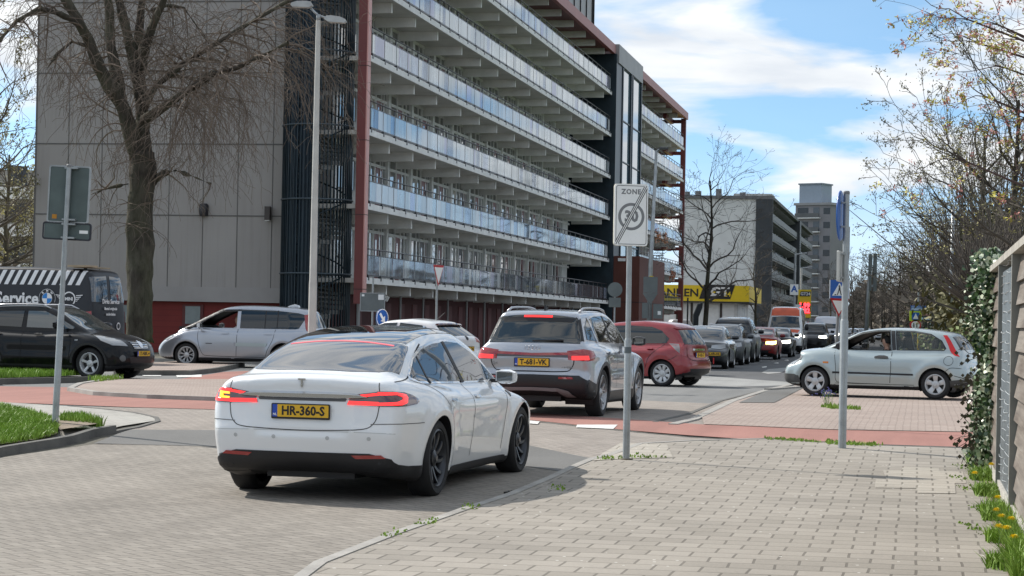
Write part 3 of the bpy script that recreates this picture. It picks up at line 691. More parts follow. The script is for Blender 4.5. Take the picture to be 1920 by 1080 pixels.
# far end open stair frame
t = MB(); t.box(XEND + .6, XEND + 1.1, -.12, .3, 0, 19.6); t.box(XEND + .6, XEND + 1.1, 2.8, 3.2, 0, 19.6)
for k in range(1, 8): t.box(XEND - 4.4, XEND + 1.1, 1.0, 1.3, 2.8 * k - .45, 2.8 * k - .05); t.box(XEND + .7, XEND + 1.0, .3, 3.0, 2.8 * k - .4, 2.8 * k - .1)
t.build('end_frame', M_REDP, bld)
st = MB()
for k in range(0, 6):
    for i in range(12):
        a = i / 12; st.cbox((XEND - 2.2 + a * 2.6, 1.9, 2.8 * k + .25 + 2.8 * a), (.3, .9, .06))
    st.tube([(XEND - 2.2, 1.5, 2.8 * k + 1.2), (XEND + .5, 1.5, 2.8 * k + 4.0)], .03, 6)
st.build('end_stair', M_DSTEEL, bld)
# gallery planting box, laundry, awning on the far wing
for (x, z, c_) in ((92, 8.55, (.45, .16, .05)), (97, 8.6, (.5, .2, .08)), (103, 5.75, (.42, .12, .04))):
    pt = MB(); rr = random.Random(int(x))
    for k in range(160):
        p = Vector((x + rr.gauss(0, .8), -.05 + rr.gauss(0, .10), z + rr.gauss(0, .28))); a = rr.uniform(0, 6); e = .10
        pt.add([p + Vector((cos(a) * e, 0, sin(a) * e)), p + Vector((-sin(a) * e, .03, cos(a) * e)), p - Vector((cos(a) * e, 0, sin(a) * e)), p + Vector((sin(a) * e, -.03, -cos(a) * e))], [(0, 1, 2, 3)])
    o = pt.build('balcony_plant', mat('russet_leaves_%d' % x, c_, .7, var=.4, vs=5)); o.matrix_world = Matrix.Translation(FB0) @ Matrix.Rotation(atan2(D.y, D.x), 4, 'Z')
    tag(o, {92: 'small russet plant hanging on the glass balustrade right of the street lamp', 97: 'larger orange plant on the same far glass balustrade, nearer the building end', 103: 'low rust-red plant on the lower far balcony near the red end column'}[x], 'plant')
# spiral stair tower
sp = thing('spiral_stair_tower', 'dark blue-black round stair cage between the grey end wall and the red column', 'stair tower', tuple(FB0 + D * .35 - N_R * 2.02), atan2(D.y, D.x))
rt = 1.32; ca = MB()
for k in range(56):
    a = 2 * pi * k / 56
    dens = 1
    ca.cbox((rt * cos(a), rt * sin(a), 10.9), (.035, .035, 22), Matrix.Rotation(a, 3, 'Z'))
ca.build('cage_bars', M_DSTEEL, sp)
for k in range(8):
    z = .3 + 2.8 * k; rg = MB(); rg.tube([((rt + .03) * cos(2 * pi * i / 40), (rt + .03) * sin(2 * pi * i / 40), z) for i in range(41)], .035, 6); rg.build('cage_ring', mat('blue_grey_steel', (.05, .07, .085), .4, metal=.3), sp)
cs = MB()
for k in range(22):
    a0 = RAD(-110 + 130 * k / 22) + pi; a1 = RAD(-110 + 130 * (k + 1) / 22) + pi; rr_ = rt - .05 - (.03 if k % 2 else 0)
    cs.add([(rr_ * cos(a0), rr_ * sin(a0), 0), (rr_ * cos(a1), rr_ * sin(a1), 0), (rr_ * cos(a1), rr_ * sin(a1), 22), (rr_ * cos(a0), rr_ * sin(a0), 22)], [(0, 1, 2, 3)])
o_ = cs.build('corrugated_screen', mat('dark_navy_sheet', (.014, .028, .042), .35, metal=.3, var=.2), sp); o_.rotation_euler = (0, 0, RAD(-10))
m_ = o_.modifiers.new('s', 'SOLIDIFY'); m_.thickness = .02
stp = MB(); hr = MB(); pts = []
for k in range(16 * 8):
    a = 2 * pi * k / 16; z = .175 * k; a2 = a + 2 * pi / 16 * 1.1
    stp.add([(.1 * cos(a), .1 * sin(a), z), (1.15 * cos(a), 1.15 * sin(a), z), (1.15 * cos(a2), 1.15 * sin(a2), z), (.1 * cos(a2), .1 * sin(a2), z),
             (.1 * cos(a), .1 * sin(a), z - .05), (1.15 * cos(a), 1.15 * sin(a), z - .16), (1.15 * cos(a2), 1.15 * sin(a2), z - .16), (.1 * cos(a2), .1 * sin(a2), z - .05)],
            [(0, 1, 2, 3), (7, 6, 5, 4), (1, 5, 6, 2), (0, 4, 5, 1), (2, 6, 7, 3)])
    pts.append((1.12 * cos(a), 1.12 * sin(a), z + 1.0))
hr.tube(pts, .03, 6)
for q in pts[::2]: hr.tube([(q[0], q[1], q[2] - 1), q], .012, 4)
stp.build('steps', mat('stair_concrete', (.20, .20, .19), .8), sp); hr.build('handrail', M_DSTEEL, sp)
MB().tube([(0, 0, 0), (0, 0, 22)], .1, 10).build('centre_post', M_DSTEEL, sp)
# wall lamps on the gable
def wall_fix(px, py, lab, tall):
    p = AT(px, py, 83.95 if not tall else 83.35); t = thing('wall_lamp', lab, 'lamp', p, atan2(D.y, D.x))
    b = MB(); 
    if tall: b.prism([(-.10, .28), (.10, .28), (.10, -.24), (-.10, -.24)], 'x', -.14, .1); b.build('housing', mat('bronze', (.05, .04, .035), .4), t); MB().box(-.12, .02, -.09, .09, -.27, -.24).build('diffuser', M_CONCW, t)
    else:
        b.lathe([(.0, .23), (.13, .23), (.19, .15), (.17, -.22), (.15, -.25), (0, -.25)], 16, 'z'); b.build('housing', M_DRAIL, t, smooth=True, sharp=40)
        MB().box(.0, .25, -.08, .08, -.1, .12).build('bracket', M_DRAIL, t)
wall_fix(382, 393, 'black bucket-shaped lamp on the grey end wall right of the big tree', False)
wall_fix(502.5, 401, 'small brown box lamp on the grey end wall beside the stair cage', True)

# ---------------- second flats behind the shop
def flats(name, label, px0, px1, Zc, ztop, base_px, length, floors, gcol, fcol, seedv=1):
    s = FPX / Zc; hor = 605 + .0188 * (px1 - 960)
    xc = (px1 - 960) / s; org = Vector((xc, Zc, 0)); wid = (px1 - px0) / s
    t = thing(name, label, 'building', org, atan2(D.y, D.x))
    MB().box(0, .4, 2.2, wid, 0, ztop).build('gable_wall', gcol, t)
    MB().box(.4, length, 1.6, wid, 0, ztop).build('back_wall', fcol, t)
    MB().box(-.3, length, -.2, wid + .1, ztop, ztop + .45).build('roof', mat('roof_edge_grey', (.16, .16, .16), .8), t)
    fh = 2.8; R = random.Random(seedv); wn_, bl, br = [], [], []
    for f in range(1, floors):
        z = fh * f
        MB().box(.0, length, 0, 1.7, z - .1, z + .12).build('gallery_slab', mat('slab_grey2', (.22, .22, .21), .8), t)
        MB().box(.0, length, -.04, .02, z + .2, z + 1.05).build('balustrade', mat('grey_balustrade', (.115, .12, .12), .5, var=.2, vs=.3), t)
        x = 3.0
        while x < length - 3:
            m_ = MB(); m_.box(x, x + 1.3, 1.52, 1.6, z + .9, z + 2.3); (wn_ if R.random() < .65 else bl).append(m_)
            m_ = MB(); m_.prism([(1.6, z + 2.7), (.2, z + 2.7), (.2, z + 2.45), (1.6, z + 2.2)], 'x', x - .6, x - .4); br.append(m_)
            x += 2.9
    many(wn_, 'window', mat('far_window', (.03, .035, .04), .15), t, near); many(bl, 'window_blind', mat('pale_blind', (.42, .42, .40), .7), t, near); many(br, 'bracket', mat('slab_grey2', (.22, .22, .21), .8), t, near)
    MB().box(-.3, .2, -.2, 2.2, 0, ztop).build('end_stair_screen', mat('dark_far_screen', (.035, .04, .045), .5, var=.3, vs=.6), t)
    for x in (length * .55,): MB().box(x, x + 4, -.5, 2, 0, ztop + .2).build('stair_shaft', mat('dark_far_screen', (.035, .04, .045), .5, var=.3, vs=.6), t)
    return t
fg = mat('pale_gable', (.66, .66, .64), .85, var=.08, vs=.4)
f2 = flats('apartment_building', 'dark grey flats with a pale blank gable behind the yellow shop', 1275, 1443, 312, 19.8, 0, 120, 7, fg, mat('grey_flats', (.12, .125, .13), .8, var=.12, vs=.3), 3)
MB().box(30, 37, 2, 8, 19.9, 22.4).build('rooftop_box', mat('pale_plant_room', (.45, .45, .43), .7), f2)
for x, y, h in ((6, 26 * .3, 1.6), (3, 10.5, 1.1), (1.5, 12, .9), (2.5, 4, .9), (20, 6, .8)): MB().box(x, x + .9, y, y + .8, 19.9, 20 + h).build('chimney', mat('flue_grey', (.2, .2, .2), .7), f2)
# far tower
tp = AT(1489, 560, 455); tw = thing('tower_block', 'tall pinkish-grey tower block with balconies, farthest building over the street', 'building', (tp.x, 455, 0), atan2(D.y, D.x) - RAD(26))
MB().box(0, 6, -8.2, 0, 0, 27.0).build('tower_wall', mat('pink_grey_wall', (.24, .235, .245), .8, var=.1, vs=.2), tw)
MB().box(-.3, 6.3, -8.5, .3, 27.0, 27.5).build('roof', M_ZINC, tw)
MB().box(1.5, 6, -5.2, .0, 27.5, 31.4).build('rooftop_plant', mat('blue_plant_room', (.30, .36, .43), .6, var=.05), tw)
MB().box(1.3, 6.2, -5.4, .2, 31.4, 31.7).build('rooftop_plant_lid', mat('blue_lid', (.2, .24, .28), .6), tw)
for f in range(9):
    z = 1 + 2.9 * f
    MB().box(-.9, 0, -5.9, -.3, z, z + .2).build('balcony_slab', M_CONCW, tw); MB().box(-.9, -.82, -5.9, -.3, z + .2, z + 1.1).build('balcony_front', mat('grey_balustrade', (.115, .12, .12), .5), tw)
    MB().box(-.05, 0, -3.0, -.5, z + .3, z + 2.3).build('window', mat('far_window', (.03, .035, .04), .15), tw)
    MB().box(-.05, 0, -5.6, -4.2, z + .3, z + 2.3).build('window', mat('far_window2', (.10, .12, .14), .2), tw)
    MB().box(-.05, 0, -8.1, -6.6, z + .9, z + 2.2).build('window', mat('far_window', (.03, .035, .04), .15), tw)
# low housing seen at the left edge through the trees
hp = AT(-40, 560, 170); hs = thing('apartment_building', 'low pale balcony block seen through the trees at the left edge', 'building', (hp.x, 170, 0), 0)
MB().box(-8, 4.2, 0, 10, 0, 12.6).build('house_wall', mat('sand_wall', (.34, .32, .28), .8), hs)
for f in range(4): MB().box(-8.2, 4.4, -1, 0, 2.9 * f + 1.6, 2.9 * f + 2.5).build('balcony', M_CONC, hs)
for f in range(4):
    for k in range(5): MB().box(-7.5 + k * 2.4, -6 + k * 2.4, -.05, 0, 2.9 * f + 2.7, 2.9 * f + 4.2).build('window', mat('far_window', (.03, .035, .04), .15), hs)

# ---------------- filling station shop with yellow fascia
zs = 205.0; sp_ = FPX / zs
shp = thing('fuel_shop', 'white glazed filling station shop with a yellow lettered fascia', 'shop', (AT(1382, 560, zs).x, zs, 0), atan2(D.y, D.x))
# local: x along street; y to the left
M_YEL = mat('signal_yellow', (.72, .52, .015), .45, var=.04)
MB().box(0, 14, 0, 9, .0, 3.7).build('shop_wall', mat('shop_white', (.72, .73, .74), .6, var=.05), shp)
MB().box(-.02, 14, -.02, 9, 0, .75).build('shop_plinth', mat('brown_plinth', (.10, .05, .035), .8), shp)
MB().box(-1.2, 15, -1.2, 9.6, 3.75, 5.25).build('fascia', M_YEL, shp)
MB().box(-1.25, 15.1, -1.25, 9.7, 3.62, 3.75).build('fascia_trim', mat('dark_trim', (.03, .03, .03), .6), shp)
for k in range(6):
    MB().box(-.06, -.02, .25 + k * 1.38, 1.35 + k * 1.38, .85, 3.5).build('shop_window', mat('white_blind', (.86, .88, .9), .4, var=.05), shp)
    MB().box(-.09, -.06, 1.40 + k * 1.38, 1.58 + k * 1.38, .75, 3.6).build('mullion', mat('bronze', (.05, .04, .035), .4), shp)
for k in range(4): MB().box(.5 + k * 2.6, 2.6 + k * 2.6, -.06, -.02, .85, 3.5).build('shop_window', mat('white_blind', (.86, .88, .9), .4), shp)
bk = mat('sign_black', (.012, .012, .014), .4); shp_w = mat('sign_white', (.75, .75, .75), .5)
def yf(px): # photo column -> local y on the front
    return (1382 - px) / sp_
FRM = frame((-1.22, 0, 0), (0, -1, 0), (0, 0, 1))
pa = [(-yf(1313), 3.98), (-yf(1371), 3.98), (-yf(1380), 5.32), (-yf(1322), 5.32)]
shape(pa, 'logo_panel', bk, shp, frame((-1.225, 0, 0), (0, -1, 0), (0, 0, 1)), .03)
text_mesh('GT', 1.15, shp_w, 'lettering', shp, frame((-1.27, yf(1352), 4.62), (0, -1, 0), (0, 0, 1)), .03, .01, 1.15)
text_mesh('24', .65, M_YEL, 'lettering', shp, frame((-1.27, yf(1366), 4.42), (0, -1, 0), (0, 0, 1)), .01, .01)
for k in range(3): shape([(-yf(1334 + k), 4.25 + .27 * k), (-yf(1342 + k), 4.25 + .27 * k), (-yf(1342.6 + k), 4.40 + .27 * k), (-yf(1336 + k), 4.40 + .27 * k)], 'logo_bar', shp_w if k != 1 else M_YEL, shp, frame((-1.27, 0, 0), (0, -1, 0), (0, 0, 1)), .01)
text_mesh('TANKEN', 1.02, bk, 'lettering', shp, frame((-1.225, yf(1268), 4.5), (0, -1, 0), (0, 0, 1)), .02, .01, 1.1)
MB().box(-1.2, 14, 9.6, 16, 3.75, 5.25).build('fascia', M_YEL, shp)
for y in (12.2, 15.5): MB().box(-.6, -.3, y, y + .3, 0, 3.7).build('canopy_post', mat('dark_trim', (.03, .03, .03), .6), shp)
# totem
tz = 178.0; q = AT(1508, 570, tz); tt = thing('price_totem', 'tall yellow filling station price sign with red lit digits', 'sign', (q.x, tz, 0), 0)
def tzv(py, px=1505, Z=tz): return AT(px, py, Z).z
h1 = tzv(543); h0 = tzv(596); w2 = 24 / (FPX / tz) / 2
MB().box(-w2, w2, -.2, .2, h0, h1).build('totem_panel', M_YEL, tt); MB().box(-w2 + .1, w2 - .1, -.1, .1, 0, h0).build('totem_leg', M_ZINC, tt)
shape([(-.42, h1 - .55), (.42, h1 - .55), (.5, h1 - .15), (-.34, h1 - .15)], 'logo_panel', bk, tt, frame((0, -.205, 0), (1, 0, 0), (0, 0, 1)), .02)
text_mesh('GT24', .34, shp_w, 'lettering', tt, frame((.05, -.23, h1 - .36), (1, 0, 0), (0, 0, 1)), .01, .004)
MB().box(-w2 + .03, w2 - .05, -.22, -.2, tzv(588), tzv(568)).build('price_screen', bk, tt)
led = emis('red_led', (1., .03, .04), 6)
text_mesh('1.99', .52, led, 'lit_digits', tt, frame((-.02, -.25, tzv(573)), (1, 0, 0), (0, 0, 1)), .03, .01)
text_mesh('1.82', .52, led, 'lit_digits', tt, frame((-.02, -.25, tzv(583)), (1, 0, 0), (0, 0, 1)), .03, .01)
# ================================================================ STREET FURNITURE
GALV = mat('galvanised_steel', (.36, .38, .385), .45, metal=.55, var=.22, vs=5, fine=.2, bs=40)
PALEP = mat('pale_pole_paint', (.52, .51, .47), .5, var=.12, vs=3)
SBACK = mat('sign_back_grey', (.15, .17, .17), .5, metal=.3, var=.12, vs=3)
SBLUE = mat('sign_blue', (.015, .11, .42), .4, var=.05); SWHT = mat('sign_white_face', (.88, .88, .86), .45, var=.05, vs=4, fine=.08); SRED = mat('sign_red', (.50, .02, .025), .4, var=.05)
SGREY = mat('sign_grey_print', (.20, .205, .21), .5); SBLK = mat('sign_black_print', (.03, .03, .032), .5); DGREEN = mat('old_grey_green_back', (.10, .13, .125), .5, metal=.2, var=.25, vs=2.5)
def post(t, h, r=.035, m=None, sleeve=0, lean=None): 
    mb = MB(); mb.tube([(0, 0, -.05), (0, 0, h)], r, 14); o = mb.build('post', m or GALV, t, smooth=True, sharp=50)
    if sleeve: MB().tube([(0, 0, -.05), (0, 0, sleeve - .03), (0, 0, sleeve)], [r * 1.32, r * 1.32, r * 1.02], 14).build('post_sleeve', m or GALV, t, smooth=True, sharp=50)
    MB().lathe([(0, h + .012), (r * .8, h + .01), (r * 1.06, h), (r * 1.06, h - .03)], 14).build('post_cap', mat('cap_grey', (.2, .2, .2), .6), t)
    return o
def zat(px, py, Y): return AT(px, py, Y).z
# near zone-end sign
P = G(1174, 862, .045); P.z = gz(P.x, P.y) + .045; zz = P.y; H = lambda py, px=1180: zat(px, py, zz) - P.z
t = thing('zone_sign', 'white sign reading ZONE 30 struck through, on the post right of the silver SUV', 'road sign', P, RAD(-7)); t.rotation_euler = (0, RAD(-.15), RAD(14))
post(t, H(356), .030, sleeve=H(634)); MB().lathe([(.032, -.01), (.085, -.01), (.07, .012), (.041, .016)], 14).build('base_dirt', mat('base_grime', (.12, .105, .075), .9, var=.4, vs=30), t, smooth=True); MB().lathe([(.0405, 1.18), (.0408, 1.18), (.0408, 1.25), (.0405, 1.25)], 14).build('pole_sticker', mat('sticker_dark', (.10, .12, .13), .6), t)
w, h0, h1 = .192, H(461), H(346); M0 = frame((0, -.045, 0), (1, 0, 0), (0, 0, 1))
shape(rrect(-w, w, h0, h1, .035), 'sign_panel', SWHT, t, frame((0, -.041, 0), (1, 0, 0), (0, 0, 1)), .012)
shape(rrect(-w + .004, w - .004, h0 + .004, h1 - .004, .035), 'sign_rim', GALV, t, frame((0, -.022, 0), (1, 0, 0), (0, 0, 1)), -.016) if False else MB().prism(rrect(-w - .004, w + .004, h0 - .004, h1 + .004, .035), 'y', -.040, -.018).build('sign_frame', mat('worn_cream_edge', (.62, .60, .52), .6, var=.15, vs=8), t)
fm = frame((0, -.0535, 0), (1, 0, 0), (0, 0, 1))
def ringp(mb, x0, x1, y0, y1, r, th):
    a = rrect(x0, x1, y0, y1, r, 5); b = rrect(x0 + th, x1 - th, y0 + th, y1 - th, max(.003, r - th), 5); n = len(a)
    V = [(p[0], p[1], .0006) for p in a] + [(p[0], p[1], .0006) for p in b]; mb.add(V, [(i, (i + 1) % n, n + (i + 1) % n, n + i) for i in range(n)]); return mb
mb = MB(fm); ringp(mb, -w + .014, w - .014, h0 + .014, h1 - .014, .025, .006); mb.build('border_line', SBLK, t)
hc = (h0 + h1) / 2 - .018; mb = MB(fm); n = 48; ro, ri_, el = .152, .120, 1.0
V = [(ro * cos(2 * pi * k / n), hc + ro * sin(2 * pi * k / n), .0006) for k in range(n)] + [(ri_ * cos(2 * pi * k / n), hc + ri_ * sin(2 * pi * k / n), .0006) for k in range(n)]
mb.add(V, [(i, (i + 1) % n, n + (i + 1) % n, n + i) for i in range(n)]); mb.build('grey_ring', SGREY, t)
text_mesh('30', .165, SGREY, 'lettering', t, fm @ Matrix.Translation((0, hc - .002, .0006)), .008, .0003, .95)
text_mesh('ZONE', .075, SGREY, 'lettering', t, fm @ Matrix.Translation((-.005, h1 - .085, .0006)), .003, .0003, 1.0, space=1.15)
_a = Vector((-w + .022, h0 + .020)); _b = Vector((w - .022, h1 - .020)); _m = Vector((-(_b - _a).normalized().y, (_b - _a).normalized().x)) * .021
shape([tuple(_a - _m), tuple(_b - _m), tuple(_b + _m), tuple(_a + _m)], 'white_band', SWHT, t, fm @ Matrix.Translation((0, 0, .0008)), .0004)
for i in (-1, 0, 1):
    a = Vector((-w + .018, h0 + .016)); b = Vector((w - .018, h1 - .016)); dd = (b - a).normalized(); nn = Vector((-dd.y, dd.x)) * (.0185 * i); m_ = Vector((-dd.y, dd.x)) * .0044
    o1, o2 = a + nn + dd * (.0 if i == 0 else .02), b + nn - dd * (.0 if i == 0 else .02)
    shape([tuple(o1 - m_), tuple(o2 - m_), tuple(o2 + m_), tuple(o1 + m_)], 'diagonal_bar', SBLK, t, fm @ Matrix.Translation((0, 0, .001)), .0006)
a = Vector((-w + .02, h0 + .02)); b = Vector((w - .02, h1 - .02)); dd = (b - a).normalized(); m_ = Vector((-dd.y, dd.x)) * .026
for z in (h0 + .12, h1 - .12): MB().cbox((0, -.012, z), (.10, .03, .03)).build('clamp', GALV, t)
# left sign seen from behind
P = G(103, 800, .05); zz = P.y; P.z = gz(P.x, P.y) + .04; H = lambda py, px=110: zat(px, py, zz) - P.z
t = thing('road_sign', 'grey back of a tall road sign on the leaning post at left', 'road sign', P); t.rotation_euler = (0, RAD(1.9), RAD(-4))
post(t, H(309), .032, sleeve=H(568))
hw_ = .255
MB().prism(rrect(-hw_, hw_, H(416), H(311), .03), 'y', .055, .075).build('sign_panel', DGREEN, t)
for (x0, x1, y0, y1, nm, pr, mt) in ((-hw_, hw_, H(416), H(311), 'panel_rim', .052, GALV), (-.30, .30, H(448), H(417.5), 'lower_rim', .052, mat('dark_rim', (.02, .022, .03), .5))):
    mb = MB(frame((0, pr, 0), (1, 0, 0), (0, 0, 1))); a_ = rrect(x0 - .012, x1 + .012, y0 - .01, y1 + .01, .035); b_ = rrect(x0 + .008, x1 - .008, y0 + .01, y1 - .01, .02); n = len(a_)
    mb.add([(p[0], p[1], .004) for p in a_] + [(p[0], p[1], .004) for p in b_] + [(p[0], p[1], -.03) for p in a_] + [(p[0], p[1], -.03) for p in b_], [(i, (i + 1) % n, n + (i + 1) % n, n + i) for i in range(n)] + [(i, 2 * n + i, 2 * n + (i + 1) % n, (i + 1) % n) for i in range(n)]); mb.build(nm, mt, t)
MB().prism(rrect(-.29, .29, H(447), H(418), .02), 'y', .055, .075).build('lower_panel', DGREEN, t)
MB().box(-.20, -.14, .052, .055, H(410), H(402)).build('orange_sticker', mat('orange_sticker', (.5, .22, .02), .6), t); MB().box(.16, .27, .052, .055, H(436), H(430)).build('white_sticker', SWHT, t)
for py in (314, 411, 419.5, 445): MB().cbox((.03, .02, H(py)), (.17, .07, .022)).build('clamp', GALV, t)
# right post with a blue round sign almost edge-on, and box sign
P = G(1579, 839, .05); zz = P.y; P.z = gz(P.x, P.y) + .045; H = lambda py, px=1577: zat(px, py, zz) - P.z
t = thing('road_sign', 'steel post with a round blue sign edge-on and a slim white panel', 'road sign', P); t.rotation_euler = (0, RAD(1.15 - .6), RAD(73))
post(t, H(359), .036, sleeve=H(598))
# after the turn, local x is nearly away from the camera, local y points left
MB().lathe([(0, -.0), (.295, .0), (.30, .008), (.295, .016), (0, .016)], 40, 'y', (0, .06, H(404))).build('round_sign', SBLUE, t)
M1 = frame((0, .078, H(404)), (-1, 0, 0), (0, 0, 1)); mb = MB(M1); n = 40
mb.add([(.288 * cos(2 * pi * k / n), .288 * sin(2 * pi * k / n), .0008) for k in range(n)] + [(.27 * cos(2 * pi * k / n), .27 * sin(2 * pi * k / n), .0008) for k in range(n)], [(i, (i + 1) % n, n + (i + 1) % n, n + i) for i in range(n)]); mb.build('white_ring', SWHT, t)
mb = MB(M1)
for cx in (-.10, .10):
    mb.lathe([(.055, .001), (.066, .001)], 20, 'z', (cx, -.06, 0))
mb.add([(-.10, -.066, .001), (-.03, .03, .001), (-.015, .03, .001), (-.085, -.066, .001)], [(0, 1, 2, 3)]); mb.add([(-.03, .03, .001), (.07, .03, .001), (.07, .018, .001), (-.03, .018, .001)], [(0, 1, 2, 3)]); mb.add([(.06, .03, .001), (.09, -.06, .001), (.105, -.06, .001), (.075, .05, .001)], [(0, 1, 2, 3)])
mb.build('bicycle_symbol', SWHT, t)
MB().prism(rrect(-.20, .20, H(528), H(471), .02), 'y', .050, .075).build('slim_panel', mat('off_white_panel', (.58, .57, .53), .5, var=.15, vs=6), t)
for py in (380, 425, 476, 521): MB().cbox((0, .03, H(py)), (.09, .05, .022)).build('clamp', GALV, t)
# slim pole just behind
P = AT(1586, 600, 30.5); P.z = gz(P.x, P.y); t = thing('slim_pole', 'thinner grey pole standing right behind the blue round sign post', 'pole', P); H = lambda py: zat(1586, py, 30.5) - P.z
P2 = Vector(P); MB().tube([(0, 0, -.1), (0, 0, H(425))], .028, 12).build('post', GALV, t, smooth=True, sharp=50); MB().tube([(0, 0, H(425)), (0, 0, H(485))], .037, 12).build('post_cap', mat('cap_grey', (.2, .2, .2), .6), t)
# tall street lamp with two arms
Z = 50.; P = AT(585.5, 600, Z); P.z = gz(P.x, P.y); H = lambda py, px=590: zat(px, py, Z) - P.z; s_ = FPX / Z
t = thing('street_lamp', 'tall pale lamp post with two arms between the stair cage and the silver people carrier', 'street lamp', P, 0)
MB().tube([(0, 0, 0), (0, 0, 2.2), (0, 0, 2.3), (0, 0, H(38))], [.098, .092, .085, .055], 16).build('pole', PALEP, t, smooth=True, sharp=40)
MB().tube([(0, 0, H(38)), (0, 0, H(27))], .05, 12).build('pole_collar', GALV, t, smooth=True)
for (x0, x1, y0, y1, lx) in ((0, -15, 29, 15, -50), (0, 16, 29, 34, 50)):
    k = -1 if x1 < 0 else 1; z0 = H(y0); z1 = H(y1)
    pts = [(0, 0, z0), (x1 * .5 / s_, 0, (z0 * .55 + z1 * .45)), (x1 / s_, 0, z1)]
    MB().tube(pts, .026, 8).build('arm', GALV, t, smooth=True)
    zc = z1 + (.06 if k < 0 else -.02); e = [(0, .06), (.1, .075), (.3, .07), (.42, .03), (.44, .0), (.40, -.03), (.05, -.045), (-.04, 0)]; sl = -.0 if k < 0 else -.10
    V = []; nseg = len(e)
    for yy in (-.11, .11):
        for (a, b) in e: V.append((x1 / s_ + k * a, yy, zc + b + sl * a))
    mb = MB(); mb.add(V, [tuple(range(nseg)), tuple(range(2 * nseg - 1, nseg - 1, -1))] + [(i, (i + 1) % nseg, nseg + (i + 1) % nseg, nseg + i) for i in range(nseg)]); lo = mb.build('lantern', mat('lantern_grey', (.42, .43, .42), .4, metal=.3), t, bevel=.015)
    MB().box(x1 / s_ + min(k * .08, k * .36), x1 / s_ + max(k * .08, k * .36), -.08, .08, zc - .06 + sl * .2, zc - .048 + sl * .2).build('lens', mat('lamp_lens_pale', (.6, .6, .55), .2), lo)
def at_thing(name, label, cat, px, Z, rz=0, zg=0): 
    p = AT(px, 600, Z); p.z = zg; return thing(name, label, cat, p, rz), (lambda py: zat(px, py, Z) - zg), FPX / Z
# small signs on the far kerb
t, H, s = at_thing('road_sign', 'grey back of a wide board on a thin post right of the people carrier', 'road sign', 698, 66); post(t, H(519), .03)
MB().box(-.38, .38, -.03, -.01, H(584), H(549)).build('sign_panel', SBACK, t); mb = MB(); x0, x1, z0, z1 = -.38, .38, H(584), H(549)
for a in ((x0, x1, z1 - .02, z1), (x0, x1, z0, z0 + .02), (x0, x0 + .02, z0, z1), (x1 - .02, x1, z0, z1)): mb.box(a[0], a[1], -.036, -.03, a[2], a[3])
mb.build('panel_rim', GALV, t); MB().box(.17, .34, -.036, -.031, H(562), H(552)).build('white_sticker', SWHT, t); MB().box(-.33, -.25, -.036, -.031, H(556), H(552)).build('white_sticker', SWHT, t)
t, H, s = at_thing('arrow_sign', 'small round blue keep-right sign with white arrow, above the white liftback roof', 'road sign', 714, 57); t.rotation_euler = (0, 0, RAD(52))
MB().tube([(0, 0, 0), (0, 0, H(590))], .03, 10).build('post', mat('yellow_post', (.6, .5, .05), .5), t); MB().lathe([(0, -.05), (.235, -.05), (.235, -.035), (0, -.035)], 28, 'y', (0, 0, H(596))).build('sign_panel', SBLUE, t)
mA = frame((0, -.055, H(596)), (1, 0, 0), (0, 0, 1)) @ Matrix.Rotation(RAD(40), 4, 'Z'); shape([(-.035, .15), (.035, .15), (.035, -.02), (.11, -.02), (0, -.15), (-.11, -.02), (-.035, -.02)], 'arrow', SWHT, t, mA, .006)
mb = MB(frame((0, -.054, H(596)), (1, 0, 0), (0, 0, 1))); mb.add([(.235 * cos(2 * pi * k / 28), .235 * sin(2 * pi * k / 28), .003) for k in range(28)] + [(.215 * cos(2 * pi * k / 28), .215 * sin(2 * pi * k / 28), .003) for k in range(28)], [(i, (i + 1) % 28, 28 + (i + 1) % 28, 28 + i) for i in range(28)]); mb.build('white_ring', SWHT, t)
def tri(t, z0, z1, w, y=-.05, back=False, rim=.07):
    MB().prism([(-w, z1), (w, z1), (0, z0)], 'y', y, y + .012).build('sign_panel', SBACK if back else SRED, t)
    if not back: zc = z1 - (z1 - z0) * .36; f = 1 - rim / w * 1.1; MB().prism([(-w * f, zc + (z1 - zc) * f * .86), (w * f, zc + (z1 - zc) * f * .86), (0, zc + (z0 - zc) * f)], 'y', y - .004, y - .0005).build('white_triangle', SWHT, t)
t, H, s = at_thing('yield_sign', 'narrow side-on give way triangle before the dark red ground floor', 'road sign', 818, 68); post(t, H(496), .035); t.rotation_euler = (0, 0, RAD(68)); tri(t, H(536), H(497), .40)
t, H, s = at_thing('road_sign', 'grey round and square sign backs before the brown entrance block', 'road sign', 1152, 74); post(t, H(531), .03)
MB().lathe([(0, -.05), (.25, -.05), (.25, -.03), (0, -.03)], 28, 'y', (0, 0, H(543))).build('round_panel', SBACK, t); MB().box(-.20, .20, -.05, -.03, H(576), H(558)).build('square_panel', SBACK, t)
t, H, s = at_thing('street_lamp', 'grey lamp post with one arm, its pole carrying sign backs, right of the zone sign', 'street lamp', 1217, 80)
MB().tube([(0, 0, 0), (.02, 0, H(500)), (.16, 0, H(282))], [.10, .08, .05], 12).build('pole', GALV, t, smooth=True); MB().tube([(.16, 0, H(283)), (.28, 0, H(279)), (.50, 0, H(279))], .03, 8).build('arm', GALV, t, smooth=True); MB().cbox((.42, 0, H(277.5)), (.34, .2, .08)).build('lantern', mat('lantern_dark', (.06, .065, .07), .5), t, bevel=.02)
MB().box(-.24, .28, -.14, -.12, H(549), H(519)).build('sign_back', SBACK, t); mb = MB(); mb.prism([(-.27, H(549.5)), (.30, H(549.5)), (.02, H(572))], 'y', -.14, -.12); mb.build('triangle_back', SBACK, t)
